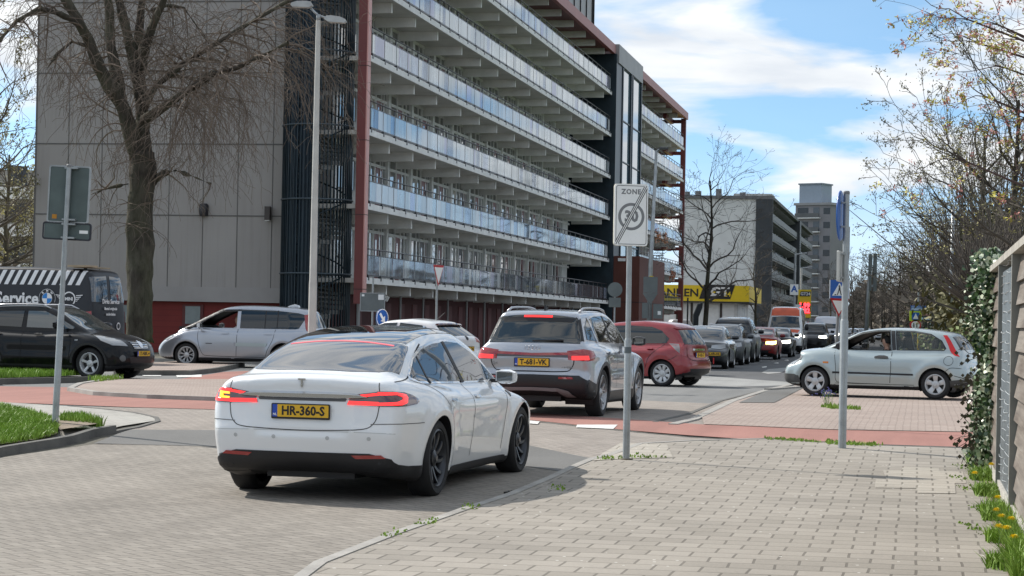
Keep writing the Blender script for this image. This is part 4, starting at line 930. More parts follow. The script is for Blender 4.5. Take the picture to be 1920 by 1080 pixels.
MB().box(-.27, -.06, -.14, -.12, H(597), H(568)).build('lower_board', SBACK, t); MB().box(.14, .48, -.14, -.12, H(597), H(570)).build('lower_board', SBACK, t); MB().box(.30, .42, -.146, -.14, H(590), H(583)).build('white_sticker', SWHT, t)
MB().cbox((.05, -.1, H(521)), (.14, .06, .14)).build('yellow_label', M_YEL, t)
# pedestrian crossing and give way at the right-hand corner
t, H, s = at_thing('crossing_sign', 'square blue pedestrian crossing sign partly behind the right blue-sign post', 'road sign', 1573, 72); t.rotation_euler = (0, 0, RAD(-10)); MB().tube([(.05, .05, 0), (.05, .05, H(526))], .035, 10).build('post', GALV, t)
MB().box(-.32, .32, -.05, -.03, H(559.5), H(525)).build('sign_panel', SBLUE, t)
mF = frame((0, -.052, 0), (1, 0, 0), (0, 0, 1)); zA, zB = H(554.5), H(530); shape([(-.24, zA), (.24, zA), (0, zB)], 'white_triangle', SWHT, t, mF, .004)
mb = MB(mF @ Matrix.Translation((0, 0, .005))); zm = (zA + zB) / 2; mb.add([(0 + .03 * cos(a), zm + .10 + .03 * sin(a), .002) for a in [k * pi / 4 for k in range(8)]], [tuple(range(8))])
for q in ([(-.03, zm - .03), (.04, zm - .03), (.03, zm + .07), (-.02, zm + .07)], [(-.03, zm - .03), (-.08, zA + .02), (-.05, zA + .02), (.0, zm - .03)], [(.0, zm - .03), (.05, zA + .02), (.08, zA + .02), (.04, zm - .03)], [(-.10, zA + .015), (-.16, zA + .015), (-.15, zA + .05), (-.10, zA + .05)], [(.10, zA + .015), (.17, zA + .015), (.16, zA + .05), (.11, zA + .05)]): mb.add([(a, b, .002) for a, b in q], [tuple(range(len(q)))])
mb.build('walking_figure', SBLK, t)
MB().box(-.33, -.30, -.056, -.03, H(560), H(524.5)).build('sign_edge', SWHT, t); MB().box(.30, .33, -.056, -.03, H(560), H(524.5)).build('sign_edge', SWHT, t)
t, H, s = at_thing('yield_sign', 'red and white give way triangle on a leaning post by the pale hatchback bonnet', 'road sign', 1567, 66); t.rotation_euler = (0, RAD(2.2), RAD(22)); post(t, H(562), .045, mat('grey_pipe', (.25, .25, .25), .5)); tri(t, H(593.5), H(559.5), .33, -.06)
t, H, s = at_thing('signal_pole', 'grey pole with slim signal housings seen from behind, over the hatchback roof', 'pole', 1627, 92); MB().tube([(-.1, 0, 0), (.0, 0, H(545)), (.12, 0, H(478))], [.11, .07, .06], 12).build('post', GALV, t, smooth=True)
MB().box(.0, .12, -.08, .08, H(545), H(476)).build('housing', SBACK, t); MB().box(.20, .34, -.1, .1, H(546), H(475)).build('housing', SBACK, t); MB().cbox((.14, 0, H(536)), (.36, .1, .1)).build('bracket', GALV, t)
t, H, s = at_thing('info_sign', 'small pale square sign with a blue A symbol left of the yellow price totem', 'road sign', 1488, 140); MB().tube([(0, 0, 0), (0, 0, H(533))], .05, 8).build('post', GALV, t)
MB().box(-.27, .27, -.06, -.03, H(553), H(533)).build('sign_panel', SWHT, t); text_mesh('A', .55, SBLUE, 'lettering', t, frame((0, -.065, H(542)), (1, 0, 0), (0, 0, 1)), .02, .005)
for px, Z, top, lab in ((1489, 170, 477, 'distant grey lamp post before the dark flats, left one of the pair'), (1501, 185, 503, 'distant pale lamp post before the dark flats, right one of the pair')):
    t, H, s = at_thing('street_lamp', lab, 'street lamp', px, Z); MB().tube([(0, 0, 0), (0, 0, H(top))], .09, 8).build('pole', PALEP if px > 1495 else GALV, t); MB().tube([(0, 0, H(top)), (.9, 0, H(top) + .12)], .06, 6).build('arm', GALV, t)
t, H, s = at_thing('street_lamp', 'tall grey lamp pole at right in front of the bushy trees', 'street lamp', 1781, 74); MB().tube([(0, 0, 0), (.06, 0, H(385))], [.10, .06], 10).build('pole', GALV, t, smooth=True); MB().tube([(.06, 0, H(385)), (-.5, 0, H(381))], .04, 8).build('arm', GALV, t)
MB().box(.16, .24, -.1, .1, H(607), H(589)).build('small_board', SWHT, t)
t, H, s = at_thing('crossing_sign', 'yellow-green framed blue crossing sign above a round red-rimmed sign, far right', 'road sign', 1716, 78)
MB().tube([(-.1, 0, 0), (-.1, 0, H(600))], .04, 8).build('post', M_YEL, t); MB().tube([(.12, 0, 0), (.12, 0, H(600))], .04, 8).build('post', M_YEL, t)
MB().box(-.21, .21, -.06, -.03, H(602), H(583)).build('sign_frame', mat('fluor_yellow', (.45, .62, .03), .5), t); MB().box(-.13, .13, -.08, -.062, H(599.5), H(586)).build('sign_panel', SBLUE, t)
shape([(-.10, H(598)), (.10, H(598)), (0, H(587.5))], 'white_triangle', SWHT, t, frame((0, -.085, 0), (1, 0, 0), (0, 0, 1)), .004)
MB().lathe([(0, -.06), (.20, -.06), (.20, -.04), (0, -.04)], 24, 'y', (0, 0, H(610))).build('round_sign', SRED, t); MB().lathe([(0, -.066), (.15, -.066), (.15, -.062), (0, -.062)], 24, 'y', (0, 0, H(610))).build('round_face', SWHT, t)
for sx in (-.06, .05): MB().box(sx - .02, sx + .02, -.07, -.067, H(614), H(606)).build('vehicle_symbol', SBLK, t)
t, H, s = at_thing('direction_sign', 'blue direction board on a thin pole above the yellow-green crossing sign', 'road sign', 1721, 120); MB().tube([(0, 0, 0), (0, 0, H(548))], .05, 8).build('post', GALV, t)
MB().box(-.42, .42, -.07, -.04, H(583), H(573)).build('sign_panel', SBLUE, t); MB().box(-.38, .38, -.08, -.071, H(581.5), H(578)).build('pale_line', mat('pale_blue', (.4, .5, .6), .5), t); MB().box(-.38, .2, -.08, -.071, H(576.5), H(575)).build('pale_line', mat('pale_blue', (.4, .5, .6), .5), t)
t, H, s = at_thing('direction_sign', 'dark direction boards with red and white lines right of the yellow-green crossing sign', 'road sign', 1737, 118)
MB().tube([(.2, 0, 0), (.2, 0, H(585))], .05, 8).build('post', GALV, t)
for z0, z1, m_ in ((593, 586, mat('pale_red', (.5, .25, .22), .5)), (601, 594, mat('pale_blue', (.4, .5, .6), .5))): MB().box(-.38, .36, -.07, -.04, H(z0 + .6), H(z1 - .6)).build('sign_panel', SBLK, t); MB().box(-.34, .22, -.08, -.071, H(z0 - 1.4), H(z1 + 1.2)).build('pale_line', m_, t)
# advertising flag and parked white van by the shop
t, H, s = at_thing('banner_flag', 'dark curved advertising flag standing left of the shop windows', 'flag', 1310, 190); MB().tube([(-.5, 0, 0), (-.45, 0, 2.4), (-.1, 0, 3.3), (.35, 0, 3.5)], .04, 6).build('flag_pole', SBACK, t)
mb = MB(); pr = [(-.48, .6), (-.43, 2.4), (-.1, 3.28), (.33, 3.45), (.30, 3.0), (.0, 2.2), (-.05, .6)]; mb.prism(pr, 'y', -.02, .02); mb.build('flag_cloth', mat('flag_dark', (.03, .035, .04), .8), t); 
t, H, s = at_thing('flag_post', 'thin dark post in front of the shop just right of the far red column', 'pole', 1289, 186); MB().tube([(0, 0, 0), (0, 0, H(558))], .07, 8).build('post', SBLK, t)
c_ = AT(1282, 600, 196)
sm = thing('parked_van', 'small white van parked by the shop, mostly hidden behind the red hatchback', 'van', (c_.x, 196, 0), 0)
MB().prism([(-1.3, .4), (-1.3, 1.7), (-1.1, 1.95), (.4, 1.95), (.75, 1.3), (.9, 1.1), (.9, .4)], 'y', -2, 2.2).build('body', mat('van_white', (.6, .6, .6), .5), sm, bevel=.1)
for x, y in ((-1.2, -1.4), (.8, -1.4)): MB().lathe([(0, -.1), (.3, -.1), (.3, .1), (0, .1)], 16, 'y', (x * .8, y - .5, .3)).build('wheel', mat('tyre_black', (.02, .02, .02), .8), sm)

# ================================================================ FENCE
fo = N_R * 0; FU = 4.50
def fpt(v, z=0): p = N_R * FU + D * v; return Vector((p.x, p.y, z))
# offset of the fence line from photo: through its base at two columns
pA = G(1862, 893, .05); FU = pA.x * N_R.x + pA.y * N_R.y; VA = pA.x * D.x + pA.y * D.y + .8
fence = thing('fence', 'weathered overlapping board fence with a wire mesh bay at the right edge', 'fence', (0, 0, 0), 0)
fence.rotation_euler = (0, 0, -A_D)          # local x = across, y = along the street
def m_wood():
    s = NT('weathered_boards'); v = s.obj(); m = s.n('ShaderNodeMapping'); m.inputs['Scale'].default_value = (6, .5, 14); s.l(v, m.inputs[0])
    f = s.noise(2.2, 7, m.outputs[0], .65); g = s.noise(.8, 3, v)
    mm = s.n('ShaderNodeMapping'); mm.inputs['Scale'].default_value = (1, .35, 5.5); s.l(v, mm.inputs[0]); g2 = s.noise(1.2, 1, mm.outputs[0])
    c = s.ramp(f, [(.3, (.055, .043, .034)), (.5, (.185, .15, .12)), (.72, (.34, .295, .245))]); c = s.mix(.45, c, s.ramp(g, [(.35, (.09, .065, .052)), (.65, (.24, .225, .205))]))
    c = s.mix(.35, c, s.ramp(g2, [(.35, (.06, .042, .034)), (.65, (.27, .25, .225))]))
    s.set(Base_Color=c, Roughness=.85, Specular_IOR_Level=.2); s.bump(f, .4, .004); return s.m
MWOOD = m_wood(); MCAP = mat('pale_capping', (.34, .32, .28), .85, var=.3, vs=5, fine=.3); MPOST = mat('concrete_post', (.42, .40, .36), .9, var=.25, vs=4, fine=.3, bump=.2)
ZB = -.16; ZT = 2.06; R = random.Random(9)
def boards(v0, v1, nm='board'):
    n = 11; hgt = (ZT - .18 - ZB) / n
    for k in range(n):
        z = ZB + .12 + hgt * k; a = R.uniform(-.006, .006)
        MB().prism([(FU + .045 + .0, z), (FU + .060, z), (FU + .075 + .0, z + hgt + .05), (FU + .065, z + hgt + .05)] if False else [(FU - .012 + a, z - .01), (FU + .010 + a, z - .01), (FU + .045, z + hgt + .02), (FU + .030, z + hgt + .02)], 'y', v0, v1).build(nm, MWOOD, fence)
VN = 12.0; VM0, VM1 = 18.1, 21.0
boards(VM1 + .1, VA + .05); boards(VN, VM0 - .12)
MB().box(FU - .05, FU + .09, VN, VA + .1, ZT - .03, ZT + .03).build('capping', MCAP, fence)
MB().box(FU - .03, FU + .06, VN, VA + .1, ZB - .05, ZB + .17).build('gravel_board', MPOST, fence)
for v in (VA + .06, VM1 + .05, VM0 - .06, 14.0): MB().box(FU - .045, FU + .07, v - .05, v + .05, ZB - .1, ZT - .03).build('fence_post', MPOST if v > VA else mat('grey_fence_post', (.22, .22, .20), .8, var=.2), fence)
MB().box(FU + .03, FU + .05, VM0, VM1, ZB + .1, ZT - .08).build('backing_panel', mat('blue_grey_sheet', (.10, .13, .15), .7, var=.2, vs=2), fence)
mw = MB(); 
for k in range(24):
    z = ZB + .15 + k * .088; n = 14
    mw.tube([(FU - .01 + .012 * sin(i * 1.1 + k), VM0 + (VM1 - VM0) * i / n, z + .012 * sin(i * .9 + k * 2)) for i in range(n + 1)], .0035, 4)
for k in range(34):
    v = VM0 + (VM1 - VM0) * (k + .5) / 34; mw.tube([(FU - .005, v, ZB + .1), (FU - .005, v, ZT - .1)], .0022, 4)
mw.build('wire_mesh', mat('mesh_wire', (.42, .44, .44), .4, metal=.6), fence)
# ================================================================ TREES AND PLANTS
def m_bark(name, a, b, sc=6.):
    s = NT(name); v = s.obj(); m = s.n('ShaderNodeMapping'); m.inputs['Scale'].default_value = (1, 1, .3); s.l(v, m.inputs[0]); f = s.noise(sc, 8, m.outputs[0], .7); g = s.noise(1.1, 3, v)
    c = s.ramp(f, [(.3, a), (.68, b)]); c = s.mix(.3, c, s.ramp(g, [(.4, tuple(x * .6 for x in a)), (.65, (.10, .11, .06))])); s.set(Base_Color=c, Roughness=.9, Specular_IOR_Level=.15); s.bump(f, 1., .07); return s.m
BARK = m_bark('bark_grey_brown', (.035, .030, .024), (.13, .115, .095)); BARKD = m_bark('bark_dark', (.025, .021, .018), (.085, .074, .062), 4.)
TWIG = mat('twigs_brown', (.155, .12, .092), .9, var=.35, vs=1.0); TWIGD = mat('twigs_dark', (.085, .072, .06), .9, var=.3, vs=1.0); TWIGR = mat('twigs_olive_dark', (.062, .052, .038), .9, var=.35, vs=1.0); TWIGP = mat('twigs_plum', (.075, .05, .045), .9, var=.3, vs=1.0)
class Br:
    def __init__(s, seed): s.R = random.Random(seed); s.mb = MB(); s.tips = []; s.nseg = 0
    def limb(s, p, d, L, r, depth, P):
        """wandering tapered branch with side shoots"""
        R = s.R; n = max(3, int(L / P['seg'])); pts = [Vector(p)]; rad = [r]; d = Vector(d).normalized(); kids = []
        for i in range(n):
            t = (i + 1) / n; d = (d + Vector((R.gauss(0, 1), R.gauss(0, 1), R.gauss(0, 1))) * P['wob'] + Vector((0, 0, P['grav'] * t * (1 if r < P.get('gr', .05) else 0))) + Vector((0, 0, P['up'] if r >= P.get('gr', .05) else 0))).normalized()
            pts.append(pts[-1] + d * (L / n)); rad.append(max(P['rmin'], r * (1 - t * P['taper'])))
            if depth > 0 and i >= n * P.get('bare', .15) and R.random() < P['dens']:
                kids.append((pts[-1].copy(), d.copy(), rad[-1], t))
        s.mb.tube(pts, rad, 7 if r > .06 else (5 if r > .025 else 3), caps=False); s.nseg += n
        if depth == 0: s.tips.append((pts[-1], d)); 
        for (q, dd, rr, t) in kids:
            for _ in range(P.get('multi', 1)):
                ax = Vector((R.gauss(0, 1), R.gauss(0, 1), R.gauss(0, 1))).cross(dd)
                if ax.length < 1e-3: continue
                nd = dd.copy(); nd.rotate(Matrix.Rotation(RAD(R.uniform(*P['ang'])), 3, ax.normalized()))
                s.limb(q, nd, L * R.uniform(*P['len']) * (1 - .35 * t), rr * P['rk'], depth - 1, P)
        if depth > 0:
            s.limb(pts[-1], d, L * P['len'][0], rad[-1], depth - 1, P)
        return pts
def leaves(name, tips, m, n, size, spread, seed, parent=None, kind=None):
    R = random.Random(seed); mb = MB()
    for _ in range(n):
        p, d = R.choice(tips); c = Vector(p) + Vector((R.gauss(0, spread), R.gauss(0, spread), R.gauss(0, spread))); s_ = size * R.uniform(.5, 1.4); u = Vector((R.gauss(0, 1), R.gauss(0, 1), R.gauss(0, 1))).normalized(); v = u.orthogonal().normalized()
        mb.add([c - u * s_, c - v * s_ * .5, c + u * s_, c + v * s_ * .5], [(0, 1, 2, 3)])
    return mb.build(name, m, parent, kind=kind)
# --- the big weeping tree before the end wall: limbs follow the photograph
ZT_ = 69.0; b = AT(262, 622, ZT_); b.z = -.1
bt = thing('bare_tree', 'big bare weeping tree with forked trunk in front of the grey end wall', 'tree', b)
sT = FPX / ZT_
def T3(px, py, dy=0.): p = AT(px, py, ZT_ + dy); return p - b
tr = MB()
tr.tube([T3(262, 625) + Vector((0, 0, -.3)), T3(262, 600), T3(262, 540), T3(264, 490), T3(262, 430), T3(264, 370), T3(268, 310), T3(268, 285)], [.46, .40, .385, .38, .43, .40, .385, .37], 22)
def lmb(pts, r0, r1, n=10):
    P_ = [T3(*p) for p in pts]; k = len(P_); tr.tube(P_, [r0 + (r1 - r0) * i / (k - 1) for i in range(k)], n, caps=False); return P_
L1 = lmb([(262, 300, 0), (245, 250, -.2), (228, 195, -.3), (205, 165, -.6), (182, 120, -.8), (165, 70, -1), (145, 35, -1.3), (110, -20, -1.6), (70, -90, -2), (30, -190, -2)], .28, .08)
L2 = lmb([(272, 300, 0), (268, 230, .3), (262, 160, .4), (248, 110, .5), (240, 70, .6), (225, 10, .8), (205, -70, 1), (190, -180, 1)], .25, .08)
L3 = lmb([(272, 240, .2), (262, 150, .6), (258, 95, .8), (262, 40, 1), (270, -40, 1.2), (285, -160, 1.5)], .20, .07)
L4 = lmb([(228, 190, -.3), (216, 130, .2), (207, 80, .4), (205, 20, .5), (198, -60, .6), (180, -190, .8)], .22, .08)
L5 = lmb([(270, 225, .1), (300, 205, -.6), (330, 185, -1.1), (365, 160, -1.6), (400, 138, -2), (440, 128, -2.3), (480, 110, -2.6), (540, 80, -3)], .17, .05, 8)
L6 = lmb([(272, 200, .1), (290, 165, .6), (318, 140, .9), (350, 115, 1.2), (395, 88, 1.5), (440, 60, 1.8), (500, 25, 2), (560, -10, 2.3)], .14, .04, 8)
L7 = lmb([(262, 150, .4), (275, 80, -.2), (290, 40, -.4), (310, -10, -.8), (340, -90, -1), (380, -190, -1)], .16, .07, 8)
L8 = lmb([(150, 45, -1.2), (110, 25, -2), (75, 15, -2.6), (30, 40, -3), (0, 75, -3.3), (-30, 90, -3.5)], .10, .04, 7)
L9 = lmb([(160, 85, -1), (135, 78, -1.6), (108, 100, -2), (86, 132, -2.3)], .06, .02, 6)
L10 = lmb([(288, 345, .2), (305, 325, -.3), (330, 320, -.6), (360, 330, -.9), (395, 345, -1.1)], .05, .015, 6)
L11 = lmb([(240, 345, -.2), (215, 350, -.6), (190, 357, -.9), (170, 365, -1.2)], .04, .014, 6)
L12 = lmb([(285, 20, .8), (315, 10, 1.2), (345, 15, 1.5), (370, 50, 1.8), (392, 82, 2)], .07, .025, 6)
to_ = tr.build('trunk', BARK, bt, smooth=True)
from mathutils import noise as mnoise
bm = bmesh.new(); bm.from_mesh(to_.data); bmesh.ops.subdivide_edges(bm, edges=[e for e in bm.edges if e.calc_length() > .35], cuts=3, use_grid_fill=True); bm.normal_update()
for v in bm.verts:
    q = v.co; k_ = mnoise.noise(Vector((q.x * 1.6, q.y * 1.6, q.z * .8))) * .12 + mnoise.noise(q * 4.0) * .06 + mnoise.noise(Vector((q.x * 9, q.y * 9, q.z * 2.0))) * .035
    v.co += v.normal * k_ * (1.0 if q.z < 6.5 else .45)
bm.to_mesh(to_.data); bm.free()
cr_ = Br(21)
PT = dict(seg=.28, wob=.20, grav=-.30, up=0, gr=.5, taper=.72, rmin=.0058, dens=.72, ang=(25, 70), len=(.50, .78), rk=.62, bare=.1)
for L_, cnt, ln in ((L1, 44, 2.5), (L2, 32, 2.2), (L3, 28, 2.2), (L4, 28, 2.2), (L5, 75, 2.7), (L6, 75, 2.8), (L7, 34, 2.4), (L8, 26, 2.2), (L9, 9, 1.6), (L10, 9, 1.2), (L11, 7, 1.1), (L12, 10, 1.6)):
    R = cr_.R
    for k in range(cnt):
        t = R.uniform(.12, 1) * (len(L_) - 1.001); i = int(t); p = L_[i].lerp(L_[i + 1], t - i); d = (L_[i + 1] - L_[i]).normalized()
        if p.z > 16.5: continue
        nd = (d * .5 + Vector((R.gauss(0, .9), R.gauss(0, .9), R.gauss(-.05, .6)))).normalized(); cr_.limb(p, nd, ln * R.uniform(.4, 1.1), .030 * R.uniform(.5, 1.2), 2, PT)
for (px, py) in ((286, 300), (284, 380), (240, 380), (280, 430), (245, 300), (240, 420)):
    for k in range(5): cr_.limb(T3(px, py, -.3), (cr_.R.gauss(0, 1) * (1), -.6, .1), 1.0, .014, 1, PT)
cr_.mb.build('crown', TWIG, bt)
# --- generic bare tree
def bare(name, label, px, Z, ytop, seed, twig=TWIGD, bark=BARKD, base=None, spread=1., depth=3, group=None, trunk_r=None, P=None, lean=0., cnt=14):
    p = AT(px, 600, Z); p.z = gz(p.x, p.y) if base is None else base; Ht = zat(px, ytop, Z) - p.z; t = thing(name, label, 'tree', p, 0, group); s = Br(seed); R = s.R
    r = trunk_r or Ht * .016; mb = MB(); pts = [(0, 0, -.1)]; n = 8
    x = y = 0
    for i in range(1, n + 1): x += R.gauss(0, Ht * .006) + lean * Ht / n; y += R.gauss(0, Ht * .006); pts.append((x, y, Ht * .78 * i / n))
    mb.tube(pts, [r * (1.25 if i == 0 else 1 - .78 * i / n) for i in range(n + 1)], 10, caps=False)
    Q = dict(seg=Ht * .04, wob=.16, grav=.02, up=.04, gr=9, taper=.75, rmin=Ht * .0006, dens=.75, ang=(22, 55), len=(.45, .7), rk=.6, bare=.12)
    if P: Q.update(P)
    lim = MB(); s2 = Br(seed + 1); s2.mb = lim
    for k in range(cnt):
        f = .26 + .70 * (k + R.random()) / cnt; i = min(n - 1, int(f * n)); a = Vector(pts[i]).lerp(Vector(pts[i + 1]), f * n - i); az = k * 2.4 + R.uniform(-.4, .4); el = .55 + .75 * f
        d = Vector((cos(az) * spread, sin(az) * spread, el)); s.limb(a, d, Ht * (.42 - .22 * f) * R.uniform(.8, 1.15), r * (.55 - .35 * f), depth, Q)
    mb.build('trunk', bark, t, smooth=True); s.mb.build('crown', twig, t); return t, s
bare('bare_tree', 'bare dark tree standing in front of the yellow shop and pale gable', 1325, 150, 252, 5, spread=.95, depth=4, trunk_r=.20, cnt=17, P=dict(seg=.5, dens=.7, rmin=.009, len=(.45, .72), wob=.2))
# mid-distance trees: copies of three builds
protos = [bare('bare_tree', 'first bare roadside tree right of the signal pole', 1600, 190, 500, 31, depth=3, group='bare trees lining the far street', P=dict(rmin=.014), cnt=12), bare('bare_tree', 'bare tree by the far street under the open sky', 1655, 240, 470, 32, depth=3, group='bare trees lining the far street', P=dict(rmin=.016), cnt=12), bare('bare_tree', 'slender bare tree left of the price totem', 1418, 205, 452, 33, depth=3, group='bare trees lining the far street', P=dict(rmin=.012), spread=.8, cnt=12)]
R = random.Random(77); spots = [(1582, 250, 1.0, 0), (1618, 270, .9, 2), (1636, 225, 1.0, 1), (1668, 205, .9, 0), (1686, 185, .95, 1), (1702, 240, 1.15, 2), (1714, 170, .85, 0), (1733, 160, .95, 1), (1748, 190, 1.1, 0), (1595, 330, 1.3, 1), (1640, 340, 1.35, 0), (1676, 320, 1.3, 2), (1710, 300, 1.3, 1), (1560, 300, 1.1, 2), (1765, 150, 1., 2), (1440, 230, .7, 0), (1462, 245, .6, 1), (1735, 130, .8, 0), (1760, 120, .75, 1), (1625, 190, .72, 2), (1660, 175, .7, 0)]
words = ['very slender', 'broad', 'leaning', 'low', 'tall', 'thin-topped', 'dense', 'sparse', 'forked', 'rounded', 'small', 'wispy', 'upright', 'spreading', 'dark', 'twiggy', 'narrow', 'short', 'open', 'tangled', 'high']
side = lambda px: 'right of the signal pole' if px > 1632 else ('before the dark flats' if px < 1500 else 'between the blue sign post and signal pole')
for i, (px, Z, sc, k) in enumerate(spots):
    r = copy_tree(protos[k][0]); p = AT(px, 600, Z); r.location = (p.x, p.y, 0); r.scale = (sc,) * 3; r.rotation_euler = (0, 0, R.uniform(0, 6)); r['label'] = '%s bare tree in the distance %s' % (words[i], side(px))
# distant wood and hedges
def thicket(name, label, pts, hgt, n, m, size, seed, cat='hedge', twn=0, dark=None, kind=None):
    """irregular mass of twigs and small leaves between world points"""
    R = random.Random(seed); mb = MB(); tw = MB(); c0 = Vector(pts[0])
    for _ in range(n):
        i = R.randrange(len(pts) - 1); a, b_ = Vector(pts[i]), Vector(pts[i + 1]); p = a.lerp(b_, R.random()); hh = hgt * (.65 + .35 * sin(p.y * .35 + seed) * cos(p.x * .9 + p.y * .21)); z = hh * R.random() ** .7
        c = Vector((p.x + R.gauss(0, .8), p.y + R.gauss(0, .8), z)) - c0; s_ = size * R.uniform(.5, 1.5); u = Vector((R.gauss(0, 1), R.gauss(0, 1), R.gauss(0, 1))).normalized(); v = u.orthogonal().normalized()
        mb.add([c - u * s_, c - v * s_ * .6, c + u * s_, c + v * s_ * .6], [(0, 1, 2, 3)])
    for _ in range(twn):
        i = R.randrange(len(pts) - 1); a, b_ = Vector(pts[i]), Vector(pts[i + 1]); p = a.lerp(b_, R.random()) - c0; q = Vector((p.x, p.y, 0)); r_ = q + Vector((R.gauss(0, 1), R.gauss(0, 1), hgt * R.uniform(.6, 1.15)))
        tw.tube([q, q.lerp(r_, .5) + Vector((R.gauss(0, .3), R.gauss(0, .3), 0)), r_], [.03, .02, .006], 3, caps=False)
    t = thing(name, label, cat, c0); mb.build('foliage', m, t, kind='stuff')
    if twn: tw.build('stems', dark or TWIGD, t, kind='stuff')
    return t
OLIVE = mat('olive_leaves', (.13, .12, .045), .7, var=.45, vs=1.2); GREENL = mat('spring_leaves', (.12, .17, .035), .65, var=.4, vs=1.5); BROWNL = mat('brown_twig_mass', (.15, .125, .095), .9, var=.4, vs=.8); YGRN = mat('yellow_buds', (.26, .23, .07), .7, var=.4, vs=2); YBUD = mat('bright_yellow_buds', (.42, .38, .05), .6, var=.3, vs=3); PINKB = mat('pink_buds', (.42, .17, .14), .7, var=.35, vs=3)
def wp(u, v): p = N_R * u + D * v; return (p.x, p.y, 0)
thicket('wood', 'brown leafless wood closing the end of the street', [wp(-6, 520), wp(60, 500)], 17, 9000, BROWNL, .9, 3, 'wood', 500)
thicket('wood', 'brown leafless wood behind the trees right of the street', [tuple(AT(1600, 600, 340)), tuple(AT(1690, 600, 260)), tuple(AT(1740, 600, 180)), tuple(AT(1800, 600, 130))], 8.5, 12000, BROWNL, .42, 4, 'wood', 300)
thicket('hedge', 'green hedge behind the ivy-topped fence, beyond the pale hatchback', [tuple(AT(1838, 600, 66)), tuple(AT(1872, 600, 60)), tuple(AT(1990, 600, 57))], 3.0, 6000, OLIVE, .11, 5, 'hedge', 400)
thicket('shrub', 'dark round evergreen shrub left of the tall lamp pole at right', [tuple(AT(1752, 600, 90)), tuple(AT(1768, 600, 88))], 2.0, 2600, mat('dark_evergreen', (.018, .03, .014), .6, var=.4), .07, 6, 'shrub')
thicket('shrub', 'pale spring-green bush between the lamp pole and the ivy', [tuple(AT(1842, 600, 57)), tuple(AT(1872, 600, 55))], 2.6, 4200, GREENL, .055, 8, 'shrub', 160)
thicket('wood', 'dense olive-brown undergrowth behind the lamp pole and above the ivy', [tuple(AT(1810, 600, 106)), tuple(AT(1845, 600, 88)), tuple(AT(1870, 600, 76)), tuple(AT(1980, 600, 66))], 6.6, 15000, mat('olive_brown_mass', (.085, .078, .035), .9, var=.5, vs=.7), .10, 14, 'wood', 260, TWIGR)
# right-hand trees over the fence
def budtree(label, px, Z, ytop, seed, leafm, n, size, **k):
    t, s = bare('budding_tree', label, px, Z, ytop, seed, TWIGR, BARKD, **k); leaves('leaves', s.tips, leafm, n, size, .09, seed, t, 'stuff'); return t
budtree('large brown-twigged tree with olive buds, nearest above the ivy at right', 1905, 62, 40, 41, OLIVE, 4500, .04, spread=1.1, depth=4, cnt=18, P=dict(rmin=.008, dens=.72))
budtree('budding tree left of the one nearest above the ivy', 1840, 84, 130, 42, OLIVE, 4200, .045, spread=1.05, depth=4, cnt=16, P=dict(rmin=.010, dens=.7))
budtree('brown budding tree at the left end of the right-hand tree group', 1775, 104, 330, 43, OLIVE, 2600, .05, spread=1.1, depth=3, cnt=16, P=dict(rmin=.012, dens=.8))
budtree('greenish tree just past the lamp pole, lower than its neighbours', 1835, 92, 270, 44, YGRN, 2600, .045, spread=1.1, depth=3, cnt=16, P=dict(rmin=.010))
budtree('tall twiggy tree at the right picture edge behind the fence', 1975, 52, 60, 45, YGRN, 3000, .04, spread=1.1, depth=3, cnt=20, P=dict(rmin=.008, dens=.8))
# overhanging near tree with pink buds, its trunk outside the frame to the right
pt_ = thing('budding_tree', 'near tree with pink and yellow buds reaching in from the top right corner', 'tree', AT(2060, 600, 34) * 1.0); o0 = Vector(pt_.location); pt_.location.z = gz(o0.x, o0.y); o0 = Vector(pt_.location)
mb = MB(); mb.tube([(0, 0, -.1), (.02, 0, 1.5), (.1, 0, 3), (.05, .1, 4.5), (.0, .1, 6)], [.22, .18, .15, .12, .07], 10); mb.build('trunk', BARK, pt_, smooth=True)
s = Br(51); PQ = dict(seg=.16, wob=.2, grav=-.02, up=.02, gr=9, taper=.7, rmin=.0028, dens=.72, ang=(25, 65), len=(.42, .66), rk=.55, bare=.25)
for (px, py) in ((1705, 5), (1735, 60), (1790, 20), (1700, 265), (1750, 150), (1810, 110), (1850, 45), (1870, 150), (1860, 300), (1900, 30), (1900, 220)):
    tgt = AT(px, py, 33 + s.R.uniform(-1.5, 2)) - o0; st = Vector((0, 0, min(5.8, max(2.4, tgt.z - s.R.uniform(.4, 1.4))))); d = tgt - st; L = d.length
    pts = [st, st + d * .35 + Vector((0, 0, .12)), st + d * .7 + Vector((0, 0, .1))]; s.mb.tube(pts, [.035, .022, .013], 5, caps=False)
    s.limb(pts[1], d + Vector((0, 0, .3)), L * .35, .012, 2, PQ); s.limb(pts[2], d, L * .34, .011, 2, PQ); s.limb(pts[2], d + Vector((0, 0, -.2 * L)), L * .26, .009, 2, PQ)
s.mb.build('crown', TWIGP, pt_); leaves('pink_buds', s.tips, PINKB, 1700, .028, .03, 5, pt_, 'stuff'); leaves('yellow_buds', s.tips[::3], YBUD, 1500, .032, .05, 6, pt_, 'stuff')
